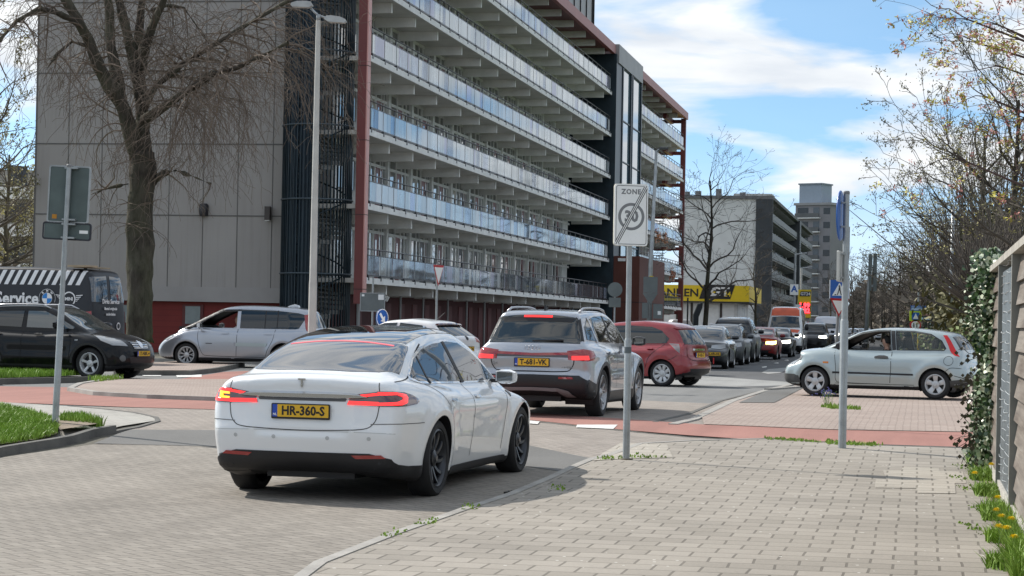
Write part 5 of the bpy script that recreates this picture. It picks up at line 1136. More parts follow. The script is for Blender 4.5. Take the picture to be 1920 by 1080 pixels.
# left-edge trees
def lt(label, px, Z, yt, seed, lm, n, **k): return budtree(label, px, Z, yt, seed, lm, n, .06, **k)
lt('budding tree with yellow-green haze left of the grey end wall', 15, 98, 190, 61, YGRN, 4500, spread=1.1, depth=3, cnt=18, P=dict(rmin=.012, dens=.8))
lt('taller brown tree behind it at the left picture edge', -60, 88, 20, 62, OLIVE, 4500, spread=1.1, depth=3, cnt=20, P=dict(rmin=.012, dens=.8))
lt('low olive tree at the left edge beside the service van', 20, 112, 330, 63, OLIVE, 5500, spread=1.2, depth=3, cnt=18, P=dict(rmin=.014, dens=.8))
thicket('hedge', 'olive hedge at the far left behind the service van', [(-24, 96, 0), (-20.6, 95, 0)], 3.0, 5000, OLIVE, .10, 64, 'hedge')
# trees across the street from the flats: out of frame, seen in its glass
for i, (u, v) in enumerate(((19, 95), (20, 112), (19, 130), (21, 78), (22, 150))):
    r = copy_tree(protos[i % 2][0]); r.location = wp(u, v); r.scale = (1.0,) * 3; r.rotation_euler = (0, 0, i * 1.7); r['label'] = ['bare tree right of the lamp pole, nearest of the row past the hedge', 'second bare tree of the row beyond the hedge at right', 'third bare tree of the row beyond the hedge at right', 'bare tree directly behind the hedge at right', 'farthest bare tree of the row beyond the hedge at right'][i]
# ivy at the end of the fence
iv = thing('ivy', 'variegated ivy covering the far end of the board fence', 'climbing plant', tuple(N_R * FU + D * VA))
R = random.Random(88)
s_ = NT('ivy_leaf'); inf = s_.noise(7.0, 1, s_.obj()); wn_ = s_.n('ShaderNodeTexWhiteNoise', noise_dimensions='3D'); gm = s_.n('ShaderNodeNewGeometry')
MIVY = []
for nm, col in (('ivy_dark', (.018, .045, .016)), ('ivy_mid', (.05, .11, .03)), ('ivy_pale', (.62, .66, .48)), ('ivy_grey', (.28, .37, .22))): MIVY.append(mat(nm, col, .35, var=.3, vs=20, spec=.5))
bpy.data.materials.remove(s_.m)
mb = MB(); st = MB(); loc = Vector(iv.location)
for k in range(8200):
    z = R.uniform(-.12, 2.2); wl_ = .145 + .06 * sin(z * 4.2) + .04 * sin(z * 9 + 1); wl_ *= .55 + .45 * min(1, (2.3 - z) / .5)
    if z < .9: wl_ *= .72
    a = R.gauss(0, 1) * wl_ * .55 - .05; c = N_R * a + D * (R.gauss(.10, .22)) + Vector((0, 0, z + (.10 * R.random() if z > 2.0 else 0)))
    s1 = R.uniform(.016, .034); nrm = (Vector((R.gauss(0, .8), -1 + R.gauss(0, .5), .35 + R.gauss(0, .6)))).normalized(); u = nrm.orthogonal().normalized(); u.rotate(Matrix.Rotation(R.uniform(0, 6.28), 3, nrm)); v = nrm.cross(u)
    mb.cur = R.choices([0, 1, 2, 3], [.34, .26, .26, .14])[0]; V = [c + u * s1 * 1.1, c + u * s1 * .25 + v * s1 * .85, c - u * s1 * .7 + v * s1 * .5, c - u * s1 * .55, c - u * s1 * .7 - v * s1 * .5, c + u * s1 * .25 - v * s1 * .85]
    mb.add(V, [(0, 1, 2, 3, 4, 5)])
mb.build('leaves', MIVY, iv, kind='stuff')
tr2 = MB()
for k in range(40):
    z = R.uniform(.1, 2.1); p = Vector((0, 0, z)); pts = [p]; d = Vector((-1 + R.gauss(0, .4), R.gauss(0, .4), R.gauss(-.1, .5)))
    for i in range(5): d = (d + Vector((0, 0, -.1)) + Vector((R.gauss(0, .25), R.gauss(0, .25), R.gauss(0, .25)))).normalized(); pts.append(pts[-1] + d * .085)
    tr2.tube(pts, .004, 3, caps=False)
    for q in pts[2:]:
        c = q + Vector((R.gauss(0, .02), R.gauss(0, .02), R.gauss(0, .02))); s1 = R.uniform(.015, .03); tr2.add([c + Vector((s1, 0, 0)), c + Vector((0, 0, s1)), c - Vector((s1, 0, 0)), c - Vector((0, 0, s1))], [(0, 1, 2, 3)])
tr2.build('trailing_shoots', mat('ivy_shoot', (.06, .05, .03), .6, var=.4, vs=10), iv)
# dandelions along the fence
dl = ['dandelion nearest the camera at the fence foot', 'dandelion beside the nearest one, closer to the fence', 'dandelion a step behind the two nearest', 'dandelion at the edge of the paving by the mesh bay', 'dandelion under the mesh bay', 'dandelion half hidden in grass below the boards', 'dandelion just before the ivy', 'small dandelion farthest along, at the foot of the ivy', 'dandelion in the middle of the fence strip', 'dandelion leaning over the paving edge']
MYEL = mat('dandelion_yellow', (.80, .62, .01), .6, var=.15, vs=60)
for i, (px, py) in enumerate(((1872, 1026), (1889, 1022), (1895, 1012), (1868, 984), (1870, 956), (1877, 1005), (1858, 897), (1827, 915), (1900, 1050), (1885, 1032))):
    p = G(px, py + 12); p.z = gz(p.x, p.y) + .045; f = thing('dandelion', dl[i], 'flower', p, 0, 'dandelions along the fence'); h = .10 + .05 * R.random()
    MB().tube([(0, 0, 0), (.01, 0, h * .6), (.0, .01, h)], .0035, 5).build('stem', mat('stem_green', (.10, .2, .04), .6), f)
    mb = MB()
    for k in range(46):
        a = k * 2.4; r_ = .024 * sqrt(k / 46); e = .012; c = Vector((r_ * cos(a), r_ * sin(a), h + .022 * (1 - (r_ / .026) ** 2))); o = Vector((cos(a), sin(a), .9)) * e; w_ = Vector((-sin(a), cos(a), 0)) * .005; mb.add([c - w_, c + w_, c + o + w_, c + o - w_], [(0, 1, 2, 3)])
    mb.build('flower_head', MYEL, f)
# lavender-blue weeds in the crossing paving
wd = thing('weeds', 'small tuft with blue flowers in the paving left of the blue sign post', 'weeds', G(1551, 762))
mb = MB(); o0 = Vector(wd.location)
for k in range(14):
    x, y = R.gauss(0, .06), R.gauss(0, .15); mb.tube([(x, y, 0), (x + R.gauss(0, .03), y, .16), (x + R.gauss(0, .05), y, .24 + .08 * R.random())], .004, 3)
mb.build('stems', mat('stem_green', (.10, .2, .04), .6), wd); mb = MB()
for k in range(40): mb.cbox((R.gauss(0, .09), R.gauss(0, .15), .25 + R.gauss(0, .035)), (.018, .018, .02))
mb.build('flowers', mat('blue_flower', (.10, .10, .30), .7), wd)
# ================================================================ VEHICLES
def crspline(P, closed=True, n=6):
    """Catmull-Rom through 2D points; a point given as (x, z, 1) is a hard corner"""
    out = []; m = len(P)
    for i in range(m if closed else m - 1):
        p0, p1, p2, p3 = P[(i - 1) % m], P[i], P[(i + 1) % m], P[(i + 2) % m]
        if not closed:
            if i == 0: p0 = p1
            if i == m - 2: p3 = p2
        a = np.array(p0[:2], float); b = np.array(p1[:2], float); c = np.array(p2[:2], float); d = np.array(p3[:2], float)
        t1 = (c - a) * .5; t2 = (d - b) * .5
        if len(p1) > 2: t1 = (c - b)
        if len(p2) > 2: t2 = (c - b)
        L = np.linalg.norm(c - b)
        for t_, nm in ((t1, 0), (t2, 1)):
            l = np.linalg.norm(t_)
            if l > L: t_ *= L / l
        for k in range(n):
            t = k / n; out.append((2 * t**3 - 3 * t**2 + 1) * b + (t**3 - 2 * t**2 + t) * t1 + (-2 * t**3 + 3 * t**2) * c + (t**3 - t**2) * t2)
    if not closed: out.append(np.array(P[-1][:2], float))
    return np.array(out)
class Tab:
    """signed distance to a closed outline, tabulated"""
    def __init__(s, poly, h=.015, pad=.5):
        P = poly; s.x0, s.z0 = P[:, 0].min() - pad, P[:, 1].min() - pad; s.h = h
        nx = int((P[:, 0].max() + pad - s.x0) / h) + 2; nz = int((P[:, 1].max() + pad - s.z0) / h) + 2
        X, Z = np.meshgrid(s.x0 + h * np.arange(nx), s.z0 + h * np.arange(nz), indexing='ij')
        dm = np.full(X.shape, 1e9); ins = np.zeros(X.shape, bool); n = len(P)
        for i in range(n):
            ax, az = P[i]; bx, bz = P[(i + 1) % n]; ex, ez = bx - ax, bz - az; L2 = ex * ex + ez * ez
            if L2 < 1e-12: continue
            t = np.clip(((X - ax) * ex + (Z - az) * ez) / L2, 0, 1); dd = (X - ax - t * ex)**2 + (Z - az - t * ez)**2; dm = np.minimum(dm, dd)
            if (az > bz) != (az < bz) or az != bz:
                c = (az > Z) != (bz > Z); xi = ex * (Z - az) / (ez if abs(ez) > 1e-12 else 1e-12) + ax; ins ^= (c & (X < xi))
        s.T = np.where(ins, -1, 1) * np.sqrt(dm); s.nx, s.nz = nx, nz
    def __call__(s, x, z):
        u = np.clip((x - s.x0) / s.h, 0, s.nx - 1.001); v = np.clip((z - s.z0) / s.h, 0, s.nz - 1.001)
        i = u.astype(int); j = v.astype(int); fu = u - i; fv = v - j; T = s.T
        return (T[i, j] * (1 - fu) * (1 - fv) + T[i + 1, j] * fu * (1 - fv) + T[i, j + 1] * (1 - fu) * fv + T[i + 1, j + 1] * fu * fv)
def smax(a, b, k):
    h = np.clip(.5 + .5 * (a - b) / k, 0, 1); return b + (a - b) * h + k * h * (1 - h)
def smin(a, b, k): return -smax(-a, -b, k)
class Body:
    """car shell: side outline x plan outline x section, cut by a surface-nets mesh"""
    def __init__(s, sp):
        s.sp = sp; s.low = Tab(crspline(sp['low'])); s.gh = Tab(crspline(sp['gh'])) if sp.get('gh') else None
        p = np.array(sp['plan'], float); q = crspline([tuple(a) for a in p], False, 8); s.px, s.pw = q[:, 0], q[:, 1]
        sec = crspline([tuple(a) for a in sp.get('sec', [(0, -.10), (.25, -.04), (.5, 0), (.7, .0), (.95, -.05), (1.3, -.12)])], False, 8); s.sz, s.sw = sec[:, 0], sec[:, 1]
        s.hw = sp['W'] / 2; g = sp.get('ghw', {}); s.gb = g.get('base', .80); s.gt = g.get('tumble', .28); s.gz0 = g.get('z', .95); s.gx = np.array(g.get('taper', [(-9, 0), (9, 0)]), float)
    def F(s, x, y, z):
        sp = s.sp; ay = np.abs(y); q = ay / s.hw
        rb = sp.get('bow_r', .05); fb = sp.get('bow_f', .08); L = np.where(x > 0, fb, rb); pw = sp.get('bow_p', 3.)
        xw = x * (1 + L * q**pw); zw = z + sp.get('crown', .05) * q**2
        w = np.interp(x, s.px, s.pw) * s.hw + np.interp(z, s.sz, s.sw)
        for (wx, wz, wr, amp) in sp.get('flares', []):
            d = np.sqrt((x - wx)**2 + (z - wz)**2); w = w + amp * np.exp(-((d - wr) / .09)**2) * (z < 1.2)
        for (zc, amp, wd, xa, xb) in sp.get('creases', []):
            w = w + amp * np.exp(-((z - zc) / wd)**2) * np.clip((x - xa) / .3, 0, 1) * np.clip((xb - x) / .3, 0, 1)
        f = smax(s.low(xw, zw), ay - w, sp.get('r', .07))
        if s.gh is not None:
            gw = s.gb - s.gt * (z - s.gz0) - .22 * np.clip(z - s.gz0 - .25, 0, 1)**2 + np.interp(x, s.gx[:, 0], s.gx[:, 1])
            g = smax(s.gh(x * (1 + sp.get('gbow', .06) * q**2), z + sp.get('gcrown', .06) * q**2), ay - gw, sp.get('gr', .09))
            f = smin(f, g, sp.get('k', .05))
        for (bx, by, bz, hx, hy, hz, k) in sp.get('dents', []):
            d = np.maximum(np.maximum(np.abs(x - bx) - hx, np.abs(ay - by) - hy), np.abs(z - bz) - hz); f = smax(f, -d, k)
        return f
    def mesh(s, h):
        sp = s.sp; x0, x1 = min(p[0] for p in sp['low']) - .12, max(p[0] for p in sp['low']) + .12
        z1 = max([p[1] for p in (sp.get('gh') or [])] + [p[1] for p in sp['low']]) + .12; z0 = min(p[1] for p in sp['low']) - .12; yy = s.hw + .16
        ny = 2 * int(yy / h) + 2; xs = np.arange(x0, x1, h); ys = (np.arange(ny) - (ny - 1) / 2) * h; zs = np.arange(z0, z1, h)
        X, Y, Z = np.meshgrid(xs, ys, zs, indexing='ij'); V = s.F(X, Y, Z); S = V < 0
        nx, ny, nz = V.shape
        acc = np.zeros((nx - 1, ny - 1, nz - 1, 3)); cnt = np.zeros((nx - 1, ny - 1, nz - 1))
        def crn(A, a, b, c): return A[a:nx - 1 + a, b:ny - 1 + b, c:nz - 1 + c]
        for ax in range(3):
            for u in (0, 1):
                for v in (0, 1):
                    o = [0, 0, 0]; oo = [i for i in range(3) if i != ax]; o[oo[0]] = u; o[oo[1]] = v; e = list(o); e[ax] = 1
                    a = crn(V, *o); b = crn(V, *e); m = (a < 0) != (b < 0); t = np.where(m, a / np.where(m, a - b, 1), 0)
                    for k in range(3): acc[..., k] += np.where(m, (t if k == ax else o[k]), 0)
                    cnt += m
        act = cnt > 0; idx = np.full(act.shape, -1); idx[act] = np.arange(act.sum()); I = np.argwhere(act)
        P = np.stack([xs[I[:, 0]], ys[I[:, 1]], zs[I[:, 2]]], 1) + acc[act] / cnt[act][:, None] * h
        faces = []
        for ax in range(3):
            sl = [slice(1, n - 1) for n in (nx, ny, nz)]; A = S[tuple(sl)]; sl2 = list(sl); sl2[ax] = slice(2, (nx, ny, nz)[ax]); B = S[tuple(sl2)]
            E = np.argwhere(A != B) + 1; inside = A[tuple((E - 1).T)]; u, v = [i for i in range(3) if i != ax]
            def ID(du, dv):
                c = E.copy(); c[:, u] -= du; c[:, v] -= dv; return idx[c[:, 0], c[:, 1], c[:, 2]]
            q = np.stack([ID(0, 0), ID(1, 0), ID(1, 1), ID(0, 1)], 1); flip = inside ^ (ax == 1); q[flip] = q[flip][:, ::-1]; faces.append(q)
        Fc = np.concatenate(faces); Fc = Fc[(Fc >= 0).all(1)]
        e = .004
        for _ in range(3):
            f = s.F(P[:, 0], P[:, 1], P[:, 2]); gx = s.F(P[:, 0] + e, P[:, 1], P[:, 2]) - s.F(P[:, 0] - e, P[:, 1], P[:, 2]); gy = s.F(P[:, 0], P[:, 1] + e, P[:, 2]) - s.F(P[:, 0], P[:, 1] - e, P[:, 2]); gz_ = s.F(P[:, 0], P[:, 1], P[:, 2] + e) - s.F(P[:, 0], P[:, 1], P[:, 2] - e)
            g = np.stack([gx, gy, gz_], 1) / (2 * e); n2 = (g**2).sum(1) + 1e-6; st = np.clip(f / n2, -h * .5, h * .5); P = P - g * st[:, None]
        # light smoothing of the net
        ed = np.concatenate([Fc[:, [0, 1]], Fc[:, [1, 2]], Fc[:, [2, 3]], Fc[:, [3, 0]]]); sm = np.zeros_like(P); c = np.zeros(len(P))
        for _ in range(sp.get('relax', 2)):
            sm[:] = 0; c[:] = 0
            np.add.at(sm, ed[:, 0], P[ed[:, 1]]); np.add.at(c, ed[:, 0], 1); np.add.at(sm, ed[:, 1], P[ed[:, 0]]); np.add.at(c, ed[:, 1], 1)
            P = P * .5 + .5 * sm / np.maximum(c, 1)[:, None]
        return P, Fc
def in_poly(poly, x, y):
    c = False; j = len(poly) - 1
    for i in range(len(poly)):
        a, b = poly[i], poly[j]
        if (a[1] > y) != (b[1] > y) and x < (b[0] - a[0]) * (y - a[1]) / (b[1] - a[1]) + a[0]: c = not c
        j = i
    return c
def cut_out(bm, poly, cond):
    """cut an (x,z) outline through the shell and return the faces inside it"""
    xs = [p[0] for p in poly]; zs = [p[1] for p in poly]; x0, x1, z0, z1 = min(xs) - .06, max(xs) + .06, min(zs) - .06, max(zs) + .06
    act = [f for f in bm.faces if x0 < f.calc_center_median().x < x1 and z0 < f.calc_center_median().z < z1 and cond(f.calc_center_median(), f.normal)]
    for i in range(len(poly)):
        a = Vector((poly[i][0], 0, poly[i][1])); b = Vector((poly[(i + 1) % len(poly)][0], 0, poly[(i + 1) % len(poly)][1]))
        n = Vector(((b - a).z, 0, -(b - a).x))
        if n.length < 1e-9: continue
        act = [f for f in act if f.is_valid]
        lo_x, hi_x = min(a.x, b.x) - .03, max(a.x, b.x) + .03; lo_z, hi_z = min(a.z, b.z) - .03, max(a.z, b.z) + .03
        near_ = []; rest = []
        for f in act:
            c = f.calc_center_median()
            (near_ if lo_x < c.x < hi_x and lo_z < c.z < hi_z else rest).append(f)
        if not near_: continue
        geom = near_ + list({e for f in near_ for e in f.edges}) + list({v for f in near_ for v in f.verts})
        r = bmesh.ops.bisect_plane(bm, geom=geom, dist=1e-5, plane_co=a, plane_no=n.normalized())
        act = rest + [g for g in r['geom'] if isinstance(g, bmesh.types.BMFace)]
    return [f for f in set(act) if f.is_valid and in_poly(poly, f.calc_center_median().x, f.calc_center_median().z)]
CMAT = {}
def tyre_mat(): return mat('tyre_rubber', (.014, .014, .015), .75, var=.3, vs=6, bump=.2, bs=60)
def blackp(): return mat('black_plastic', (.014, .014, .016), .55, var=.2, vs=4)
def chrome(): return mat('chrome', (.72, .73, .75), .10, metal=1., var=.03)
def darkin(): return mat('cabin_dark', (.012, .012, .013), .8)
def make_wheel(parent, x, y, r, w, rim, side, rimmat, steer=0.):
    """tyre mesh named wheel with a rim child; side +1 is the car's left"""
    t = MB(); R = r; hw = w / 2; ri = rim['ri']
    prof = [(ri, -hw * .8), (ri + .01, -hw * .95), (R - .04, -hw), (R - .015, -hw * .85), (R, -hw * .6), (R, hw * .6), (R - .015, hw * .85), (R - .04, hw), (ri + .01, hw * .95), (ri, hw * .8)]
    t.lathe(prof, 40, 'y')
    o = t.build('wheel', tyre_mat(), parent, smooth=True, sharp=35); o.location = (x, y, R); o.rotation_euler = (0, 0, steer)
    rm = MB(); s = side; yo = s * (hw - .015)
    rm.lathe([(ri + .004, yo), (ri - .012, yo + s * .008), (ri - .028, yo - s * .012), (ri - .035, yo - s * .10), (ri - .05, -s * hw * .6)], 40, 'y')
    n = rim['n']; kind = rim.get('kind', 'spoke'); wd = rim.get('w', .035); tw = rim.get('twist', 0)
    rm.lathe([(.0, yo - s * .006), (.028, yo - s * .006), (.036, yo - s * .018), (.075, yo - s * .03), (.078, yo - s * .06)], 20, 'y')
    for k in range(n):
        a = 2 * pi * k / n + .3
        def pt(rr, da, yy): return (rr * cos(a + da), yy, rr * sin(a + da))
        ro = ri - .02; segs = [(0.0, .045)]
        forks = [(0, 1.)] if kind != 'Y' else [(-.9, 1.), (.9, 1.)]
        for fk, _ in forks:
            V = []; F = []; ns = 5
            for i in range(ns + 1):
                t_ = i / ns; rr = .05 + (ro - .05) * t_
                if kind == 'Y': wk = wd * (.8 + .2 * t_); da = fk * (max(0, t_ - .25) / .75) * (pi / n * .48)
                elif kind == 'fat': wk = wd * (1. + rim.get('flare', 1.1) * t_); da = tw * t_
                else: wk = wd * (1.15 - .15 * t_); da = tw * t_ * t_
                half = wk / 2 / max(rr, .03); yy = yo - s * (.03 * (1 - t_) ** 1.5 + .012 * (1 - t_)) - s * .012
                V += [pt(rr, da - half, yy - s * .012), pt(rr, da - half * .7, yy), pt(rr, da + half * .7, yy), pt(rr, da + half, yy - s * .012), pt(rr, da + half * .8, yy - s * .05), pt(rr, da - half * .8, yy - s * .05)]
            for i in range(ns):
                for q in range(6): F.append((i * 6 + q, i * 6 + (q + 1) % 6, (i + 1) * 6 + (q + 1) % 6, (i + 1) * 6 + q))
            rm.add(V, F)
    ro_ = rm.build('rim', rimmat, o, smooth=True, sharp=40)
    bk = MB(); bk.lathe([(0, -s * .02), (ri - .03, -s * .02)], 32, 'y'); bk.build('brake_disc', mat('brake_dark', (.035, .035, .037), .5, metal=.4), o)
    return o
def plate_text(parent, M, txt, w=.52, h=.112, s=1.):
    """Dutch yellow plate with blue band on plane M"""
    shape(rrect(-w / 2 - .012, w / 2 + .012, -h / 2 - .014, h / 2 + .010, .01, 2), 'number_plate', blackp(), parent, M, .010)
    p = parent.children[-1] if False else None
    Mp = M @ Matrix.Translation((0, 0, .0105)); host = [c for c in COL.objects if c.parent == parent and c.name.startswith('number_plate')][-1]
    o = shape(rrect(-w / 2 + .045, w / 2, -h / 2 + .004, h / 2, .006, 2), 'plate_face', mat('plate_yellow', (.75, .44, .02), .45, var=.03), host, Mp, .002)
    shape(rrect(-w / 2, -w / 2 + .045, -h / 2 + .004, h / 2, .004, 2), 'plate_band', mat('plate_blue', (.02, .07, .42), .45, var=.03), host, Mp, .002)
    text_mesh(txt, h * .98, mat('plate_black', (.01, .01, .01), .5), 'plate_lettering', host, Mp @ Matrix.Translation((.024, -.0, .0035)), .0035, .0005, .93 if len(txt) < 9 else .8)
    text_mesh('NL', h * .25, mat('sign_white', (.75, .75, .75), .5), 'plate_lettering', host, Mp @ Matrix.Translation((-w / 2 + .0225, -h * .28, .0035)), .0008, .0005)
class Car:
    def __init__(s, name, label, sp, loc, heading, h=.03, group=None, pitch=0., z=None, bodymat=None, hollow=None):
        """heading: degrees right of straight-ahead (+Y)"""
        x, y = loc[0], loc[1]; zz = gz(x, y) if z is None else z
        s.root = thing(name, label, 'car' if 'van' not in name else 'van', (x, y, zz), 0, group)
        s.root.rotation_euler = (0, -pitch, RAD(90 - heading)); s.sp = sp; s.B = Body(sp); P, Fc = s.B.mesh(h); s.bodymat = bodymat
        bm = bmesh.new(); vs = [bm.verts.new(p) for p in P.tolist()]
        for f in Fc.tolist():
            try: bm.faces.new([vs[i] for i in f])
            except ValueError: pass
        bm.normal_update(); bm.faces.ensure_lookup_table()
        tf = max(bm.faces, key=lambda f: f.calc_center_median().z)
        if tf.normal.z < 0: bmesh.ops.reverse_faces(bm, faces=bm.faces[:])
        bm.normal_update(); s.wheels = sp['wheels']; hw = s.B.hw
        s.bvh0 = BVHTree.FromBMesh(bm)
        for (wx, wr, ar) in s.wheels:
            poly = [(wx + ar * cos(2 * pi * k / 40), wr + ar * sin(2 * pi * k / 40)) for k in range(40)]
            poly = [(px, max(pz, -.5)) for px, pz in poly]
            fs = cut_out(bm, poly, lambda c, n: abs(c.y) > hw * .62)
            bmesh.ops.delete(bm, geom=fs, context='FACES')
        s.glass_bm = []
        for (poly, side) in (hollow or []):
            fs = cut_out(bm, poly, (lambda c, n: c.y > .3) if side > 0 else (lambda c, n: c.y < -.3))
            g = bmesh.new(); mp_ = {}
            for f in fs:
                nv = []
                for v in f.verts:
                    if v not in mp_: mp_[v] = g.verts.new(v.co - v.normal * .006)
                    nv.append(mp_[v])
                g.faces.new(nv)
            s.glass_bm.append(g); bmesh.ops.delete(bm, geom=fs, context='FACES')
        loose = [v for v in bm.verts if not v.link_faces]; bmesh.ops.delete(bm, geom=loose, context='VERTS')
        for f in bm.faces:
            f.smooth = True; c = f.calc_center_median()
            f.material_index = 1 if (f.normal.z < -.6 and c.z < .45) or c.z < sp.get('clad_z', 0) else 0
        me = bpy.data.meshes.new('body'); bm.to_mesh(me); bm.free(); me.materials.append(bodymat); me.materials.append(blackp())
        s.body = link(bpy.data.objects.new('body', me), s.root)
        if hollow:
            m_ = s.body.modifiers.new('s', 'SOLIDIFY'); m_.thickness = .03; m_.offset = -1; m_.material_offset = 1
        # wells and floor
        zl = min(p[1] for p in sp['low']); 
        for (wx, wr, ar) in s.wheels:
            for sd in (-1, 1):
                w = MB(); V = []; F = []; n = 24
                for k in range(n + 1):
                    a = RAD(-25) + RAD(230) * k / n; X_, Z_ = wx + (ar + .004) * cos(a), wr + (ar + .004) * sin(a)
                    hit = s.bvh0.ray_cast(Vector((X_, sd * 3, max(Z_, zl + .06))), Vector((0, -sd, 0)))[0]
                    yo = (abs(hit.y) - .006) if hit else hw * .8
                    V += [(X_, sd * yo, Z_), (X_, sd * hw * .45, Z_)]
                for k in range(n): F.append((2 * k, 2 * k + 1, 2 * k + 3, 2 * k + 2))
                V.append((wx, sd * hw * .45, wr)); c = len(V) - 1
                for k in range(n): F.append((2 * k + 1, 2 * k + 3, c))
                w.add(V, F); w.build('wheel_well', blackp(), s.root)
        u = MB(); xf = max(p[0] for p in sp['low']) - .35; xr = min(p[0] for p in sp['low']) + .3
        u.box(xr, xf, -hw * .42, hw * .42, zl + .02, zl + .12); a_, b_ = sorted(q[0] for q in s.wheels)
        u.box(a_ + s.wheels[0][2] + .02, b_ - s.wheels[0][2] - .02, -hw * .8, hw * .8, zl - .01, zl + .10); u.build('underbody', blackp(), s.root)
    def wheel_set(s, rim, rimmat, tw=.22, track=None, steer=0.):
        xs = [w[0] for w in s.wheels]
        for (wx, wr, ar) in s.wheels:
            tr = (track or s.B.hw - .03)
            for sd in (-1, 1): make_wheel(s.root, wx, sd * (tr - tw / 2), wr, tw, rim, sd, rimmat, steer if wx == max(xs) else 0)
    def patch(s, name, pts, d, m, off=.004, parent=None, skirt=.012, res=.05, spline=False, step=.05):
        """panel that lies on the shell. pts: 3D points (the coordinate along d is free), d: viewing direction"""
        d = Vector(d).normalized(); up = Vector((0, 0, 1)) if abs(d.z) < .9 else Vector((1, 0, 0))
        ax = d.cross(up).normalized(); ay = ax.cross(d).normalized()
        P2 = [(Vector(p).dot(ax), Vector(p).dot(ay)) for p in pts]
        if spline: P2 = [tuple(q) for q in crspline(P2, True, 5)]
        B_ = []
        for i, p in enumerate(P2):
            q = P2[(i + 1) % len(P2)]; L = math.hypot(q[0] - p[0], q[1] - p[1]); n = max(1, int(L / step))
            for k in range(n): B_.append(Vector((p[0] + (q[0] - p[0]) * k / n, p[1] + (q[1] - p[1]) * k / n)))
        nb = len(B_); V = list(B_); xs = [p.x for p in B_]; ys = [p.y for p in B_]
        y = min(ys) + res / 2
        pl = [(p.x, p.y) for p in B_]
        while y < max(ys):
            x = min(xs) + res / 2
            while x < max(xs):
                if in_poly(pl, x, y): V.append(Vector((x, y)))
                x += res
            y += res
        try: vo, _, fo, *_ = geometry.delaunay_2d_cdt(V, [(i, (i + 1) % nb) for i in range(nb)], [list(range(nb))], 1, 1e-5)
        except Exception: return None
        vs = []
        for v in vo:
            o = ax * v.x + ay * v.y - d * 6; h = s.bvh0.ray_cast(o, d)
            if h[0] is None:
                mid = ax * v.x + ay * v.y; hh = s.bvh0.find_nearest(mid + d * (sum(Vector(p).dot(d) for p in pts) / len(pts))); vs.append(hh[0] + hh[1] * off)
            else: vs.append(h[0] + (h[1] if h[1].dot(d) < 0 else -h[1]) * off)
        bm = bmesh.new(); bv = [bm.verts.new(p) for p in vs]
        for f in fo:
            try: bm.faces.new([bv[i] for i in f])
            except ValueError: pass
        bm.normal_update()
        if sum(f.normal.dot(d) for f in bm.faces) > 0: bmesh.ops.reverse_faces(bm, faces=bm.faces[:])
        if skirt:
            bd = [e for e in bm.edges if e.is_boundary]; r = bmesh.ops.extrude_edge_only(bm, edges=bd)
            for v in r['geom']:
                if isinstance(v, bmesh.types.BMVert): v.co += d * skirt
        for f in bm.faces: f.smooth = True
        me = bpy.data.meshes.new(name); bm.to_mesh(me); bm.free(); me.materials.append(m)
        try: me.set_sharp_from_angle(angle=RAD(50))
        except Exception: pass
        return link(bpy.data.objects.new(name, me), parent or s.root)
    def both(s, name, pts, d, m, **k):
        r = []
        for sd in (1, -1): r.append(s.patch(name, [(p[0], p[1] * sd, p[2]) for p in pts], (d[0], d[1] * sd, d[2]), m, **k))
        return r
    def line(s, name, pts, d, w=.009, m=None, off=.0025, sides=True, parent=None):
        """shut line drawn along the shell: a narrow dark strip"""
        mm = m or mat('shut_line', (.008, .008, .008), .8); mb = MB(); d0 = Vector(d).normalized()
        for sd in ((1, -1) if sides else (1,)):
            dd = Vector((d0.x, d0.y * sd, d0.z)); up = Vector((0, 0, 1)) if abs(dd.z) < .9 else Vector((1, 0, 0)); ax = dd.cross(up).normalized(); ay = ax.cross(dd).normalized()
            Q = [Vector((p[0], p[1] * sd, p[2])) for p in pts]; P2 = [(q.dot(ax), q.dot(ay)) for q in Q]; P2 = [Vector(q) for q in crspline(P2, False, 6)]
            R_ = []
            for a, b in zip(P2, P2[1:]):
                n = max(1, int((b - a).length / .04)); R_ += [a.lerp(b, k / n) for k in range(n)]
            R_.append(P2[-1]); V = []; ok = []
            for i, p in enumerate(R_):
                t = (R_[min(i + 1, len(R_) - 1)] - R_[max(0, i - 1)])
                if t.length < 1e-9: continue
                t.normalize(); nn = Vector((-t.y, t.x)); pr = []
                for o in (-w / 2, w / 2):
                    q = p + nn * o; h = s.bvh0.ray_cast(ax * q.x + ay * q.y - dd * 6, dd); pr.append(None if h[0] is None else h[0] + (h[1] if h[1].dot(dd) < 0 else -h[1]) * off)
                ok.append(pr[0] is not None and pr[1] is not None); V += [pr[0] or Vector((0, 0, .4)), pr[1] or Vector((0, 0, .4))]
            F = [(2 * i, 2 * i + 1, 2 * i + 3, 2 * i + 2) for i in range(len(ok) - 1) if ok[i] and ok[i + 1] and (V[2 * i] - V[2 * i + 2]).length < .25]
            mb.add(V, F)
        return mb.build(name, mm, parent or s.root)
    def surf(s, o, d):
        h = s.bvh0.ray_cast(Vector(o), Vector(d).normalized()); return h[0], h[1]
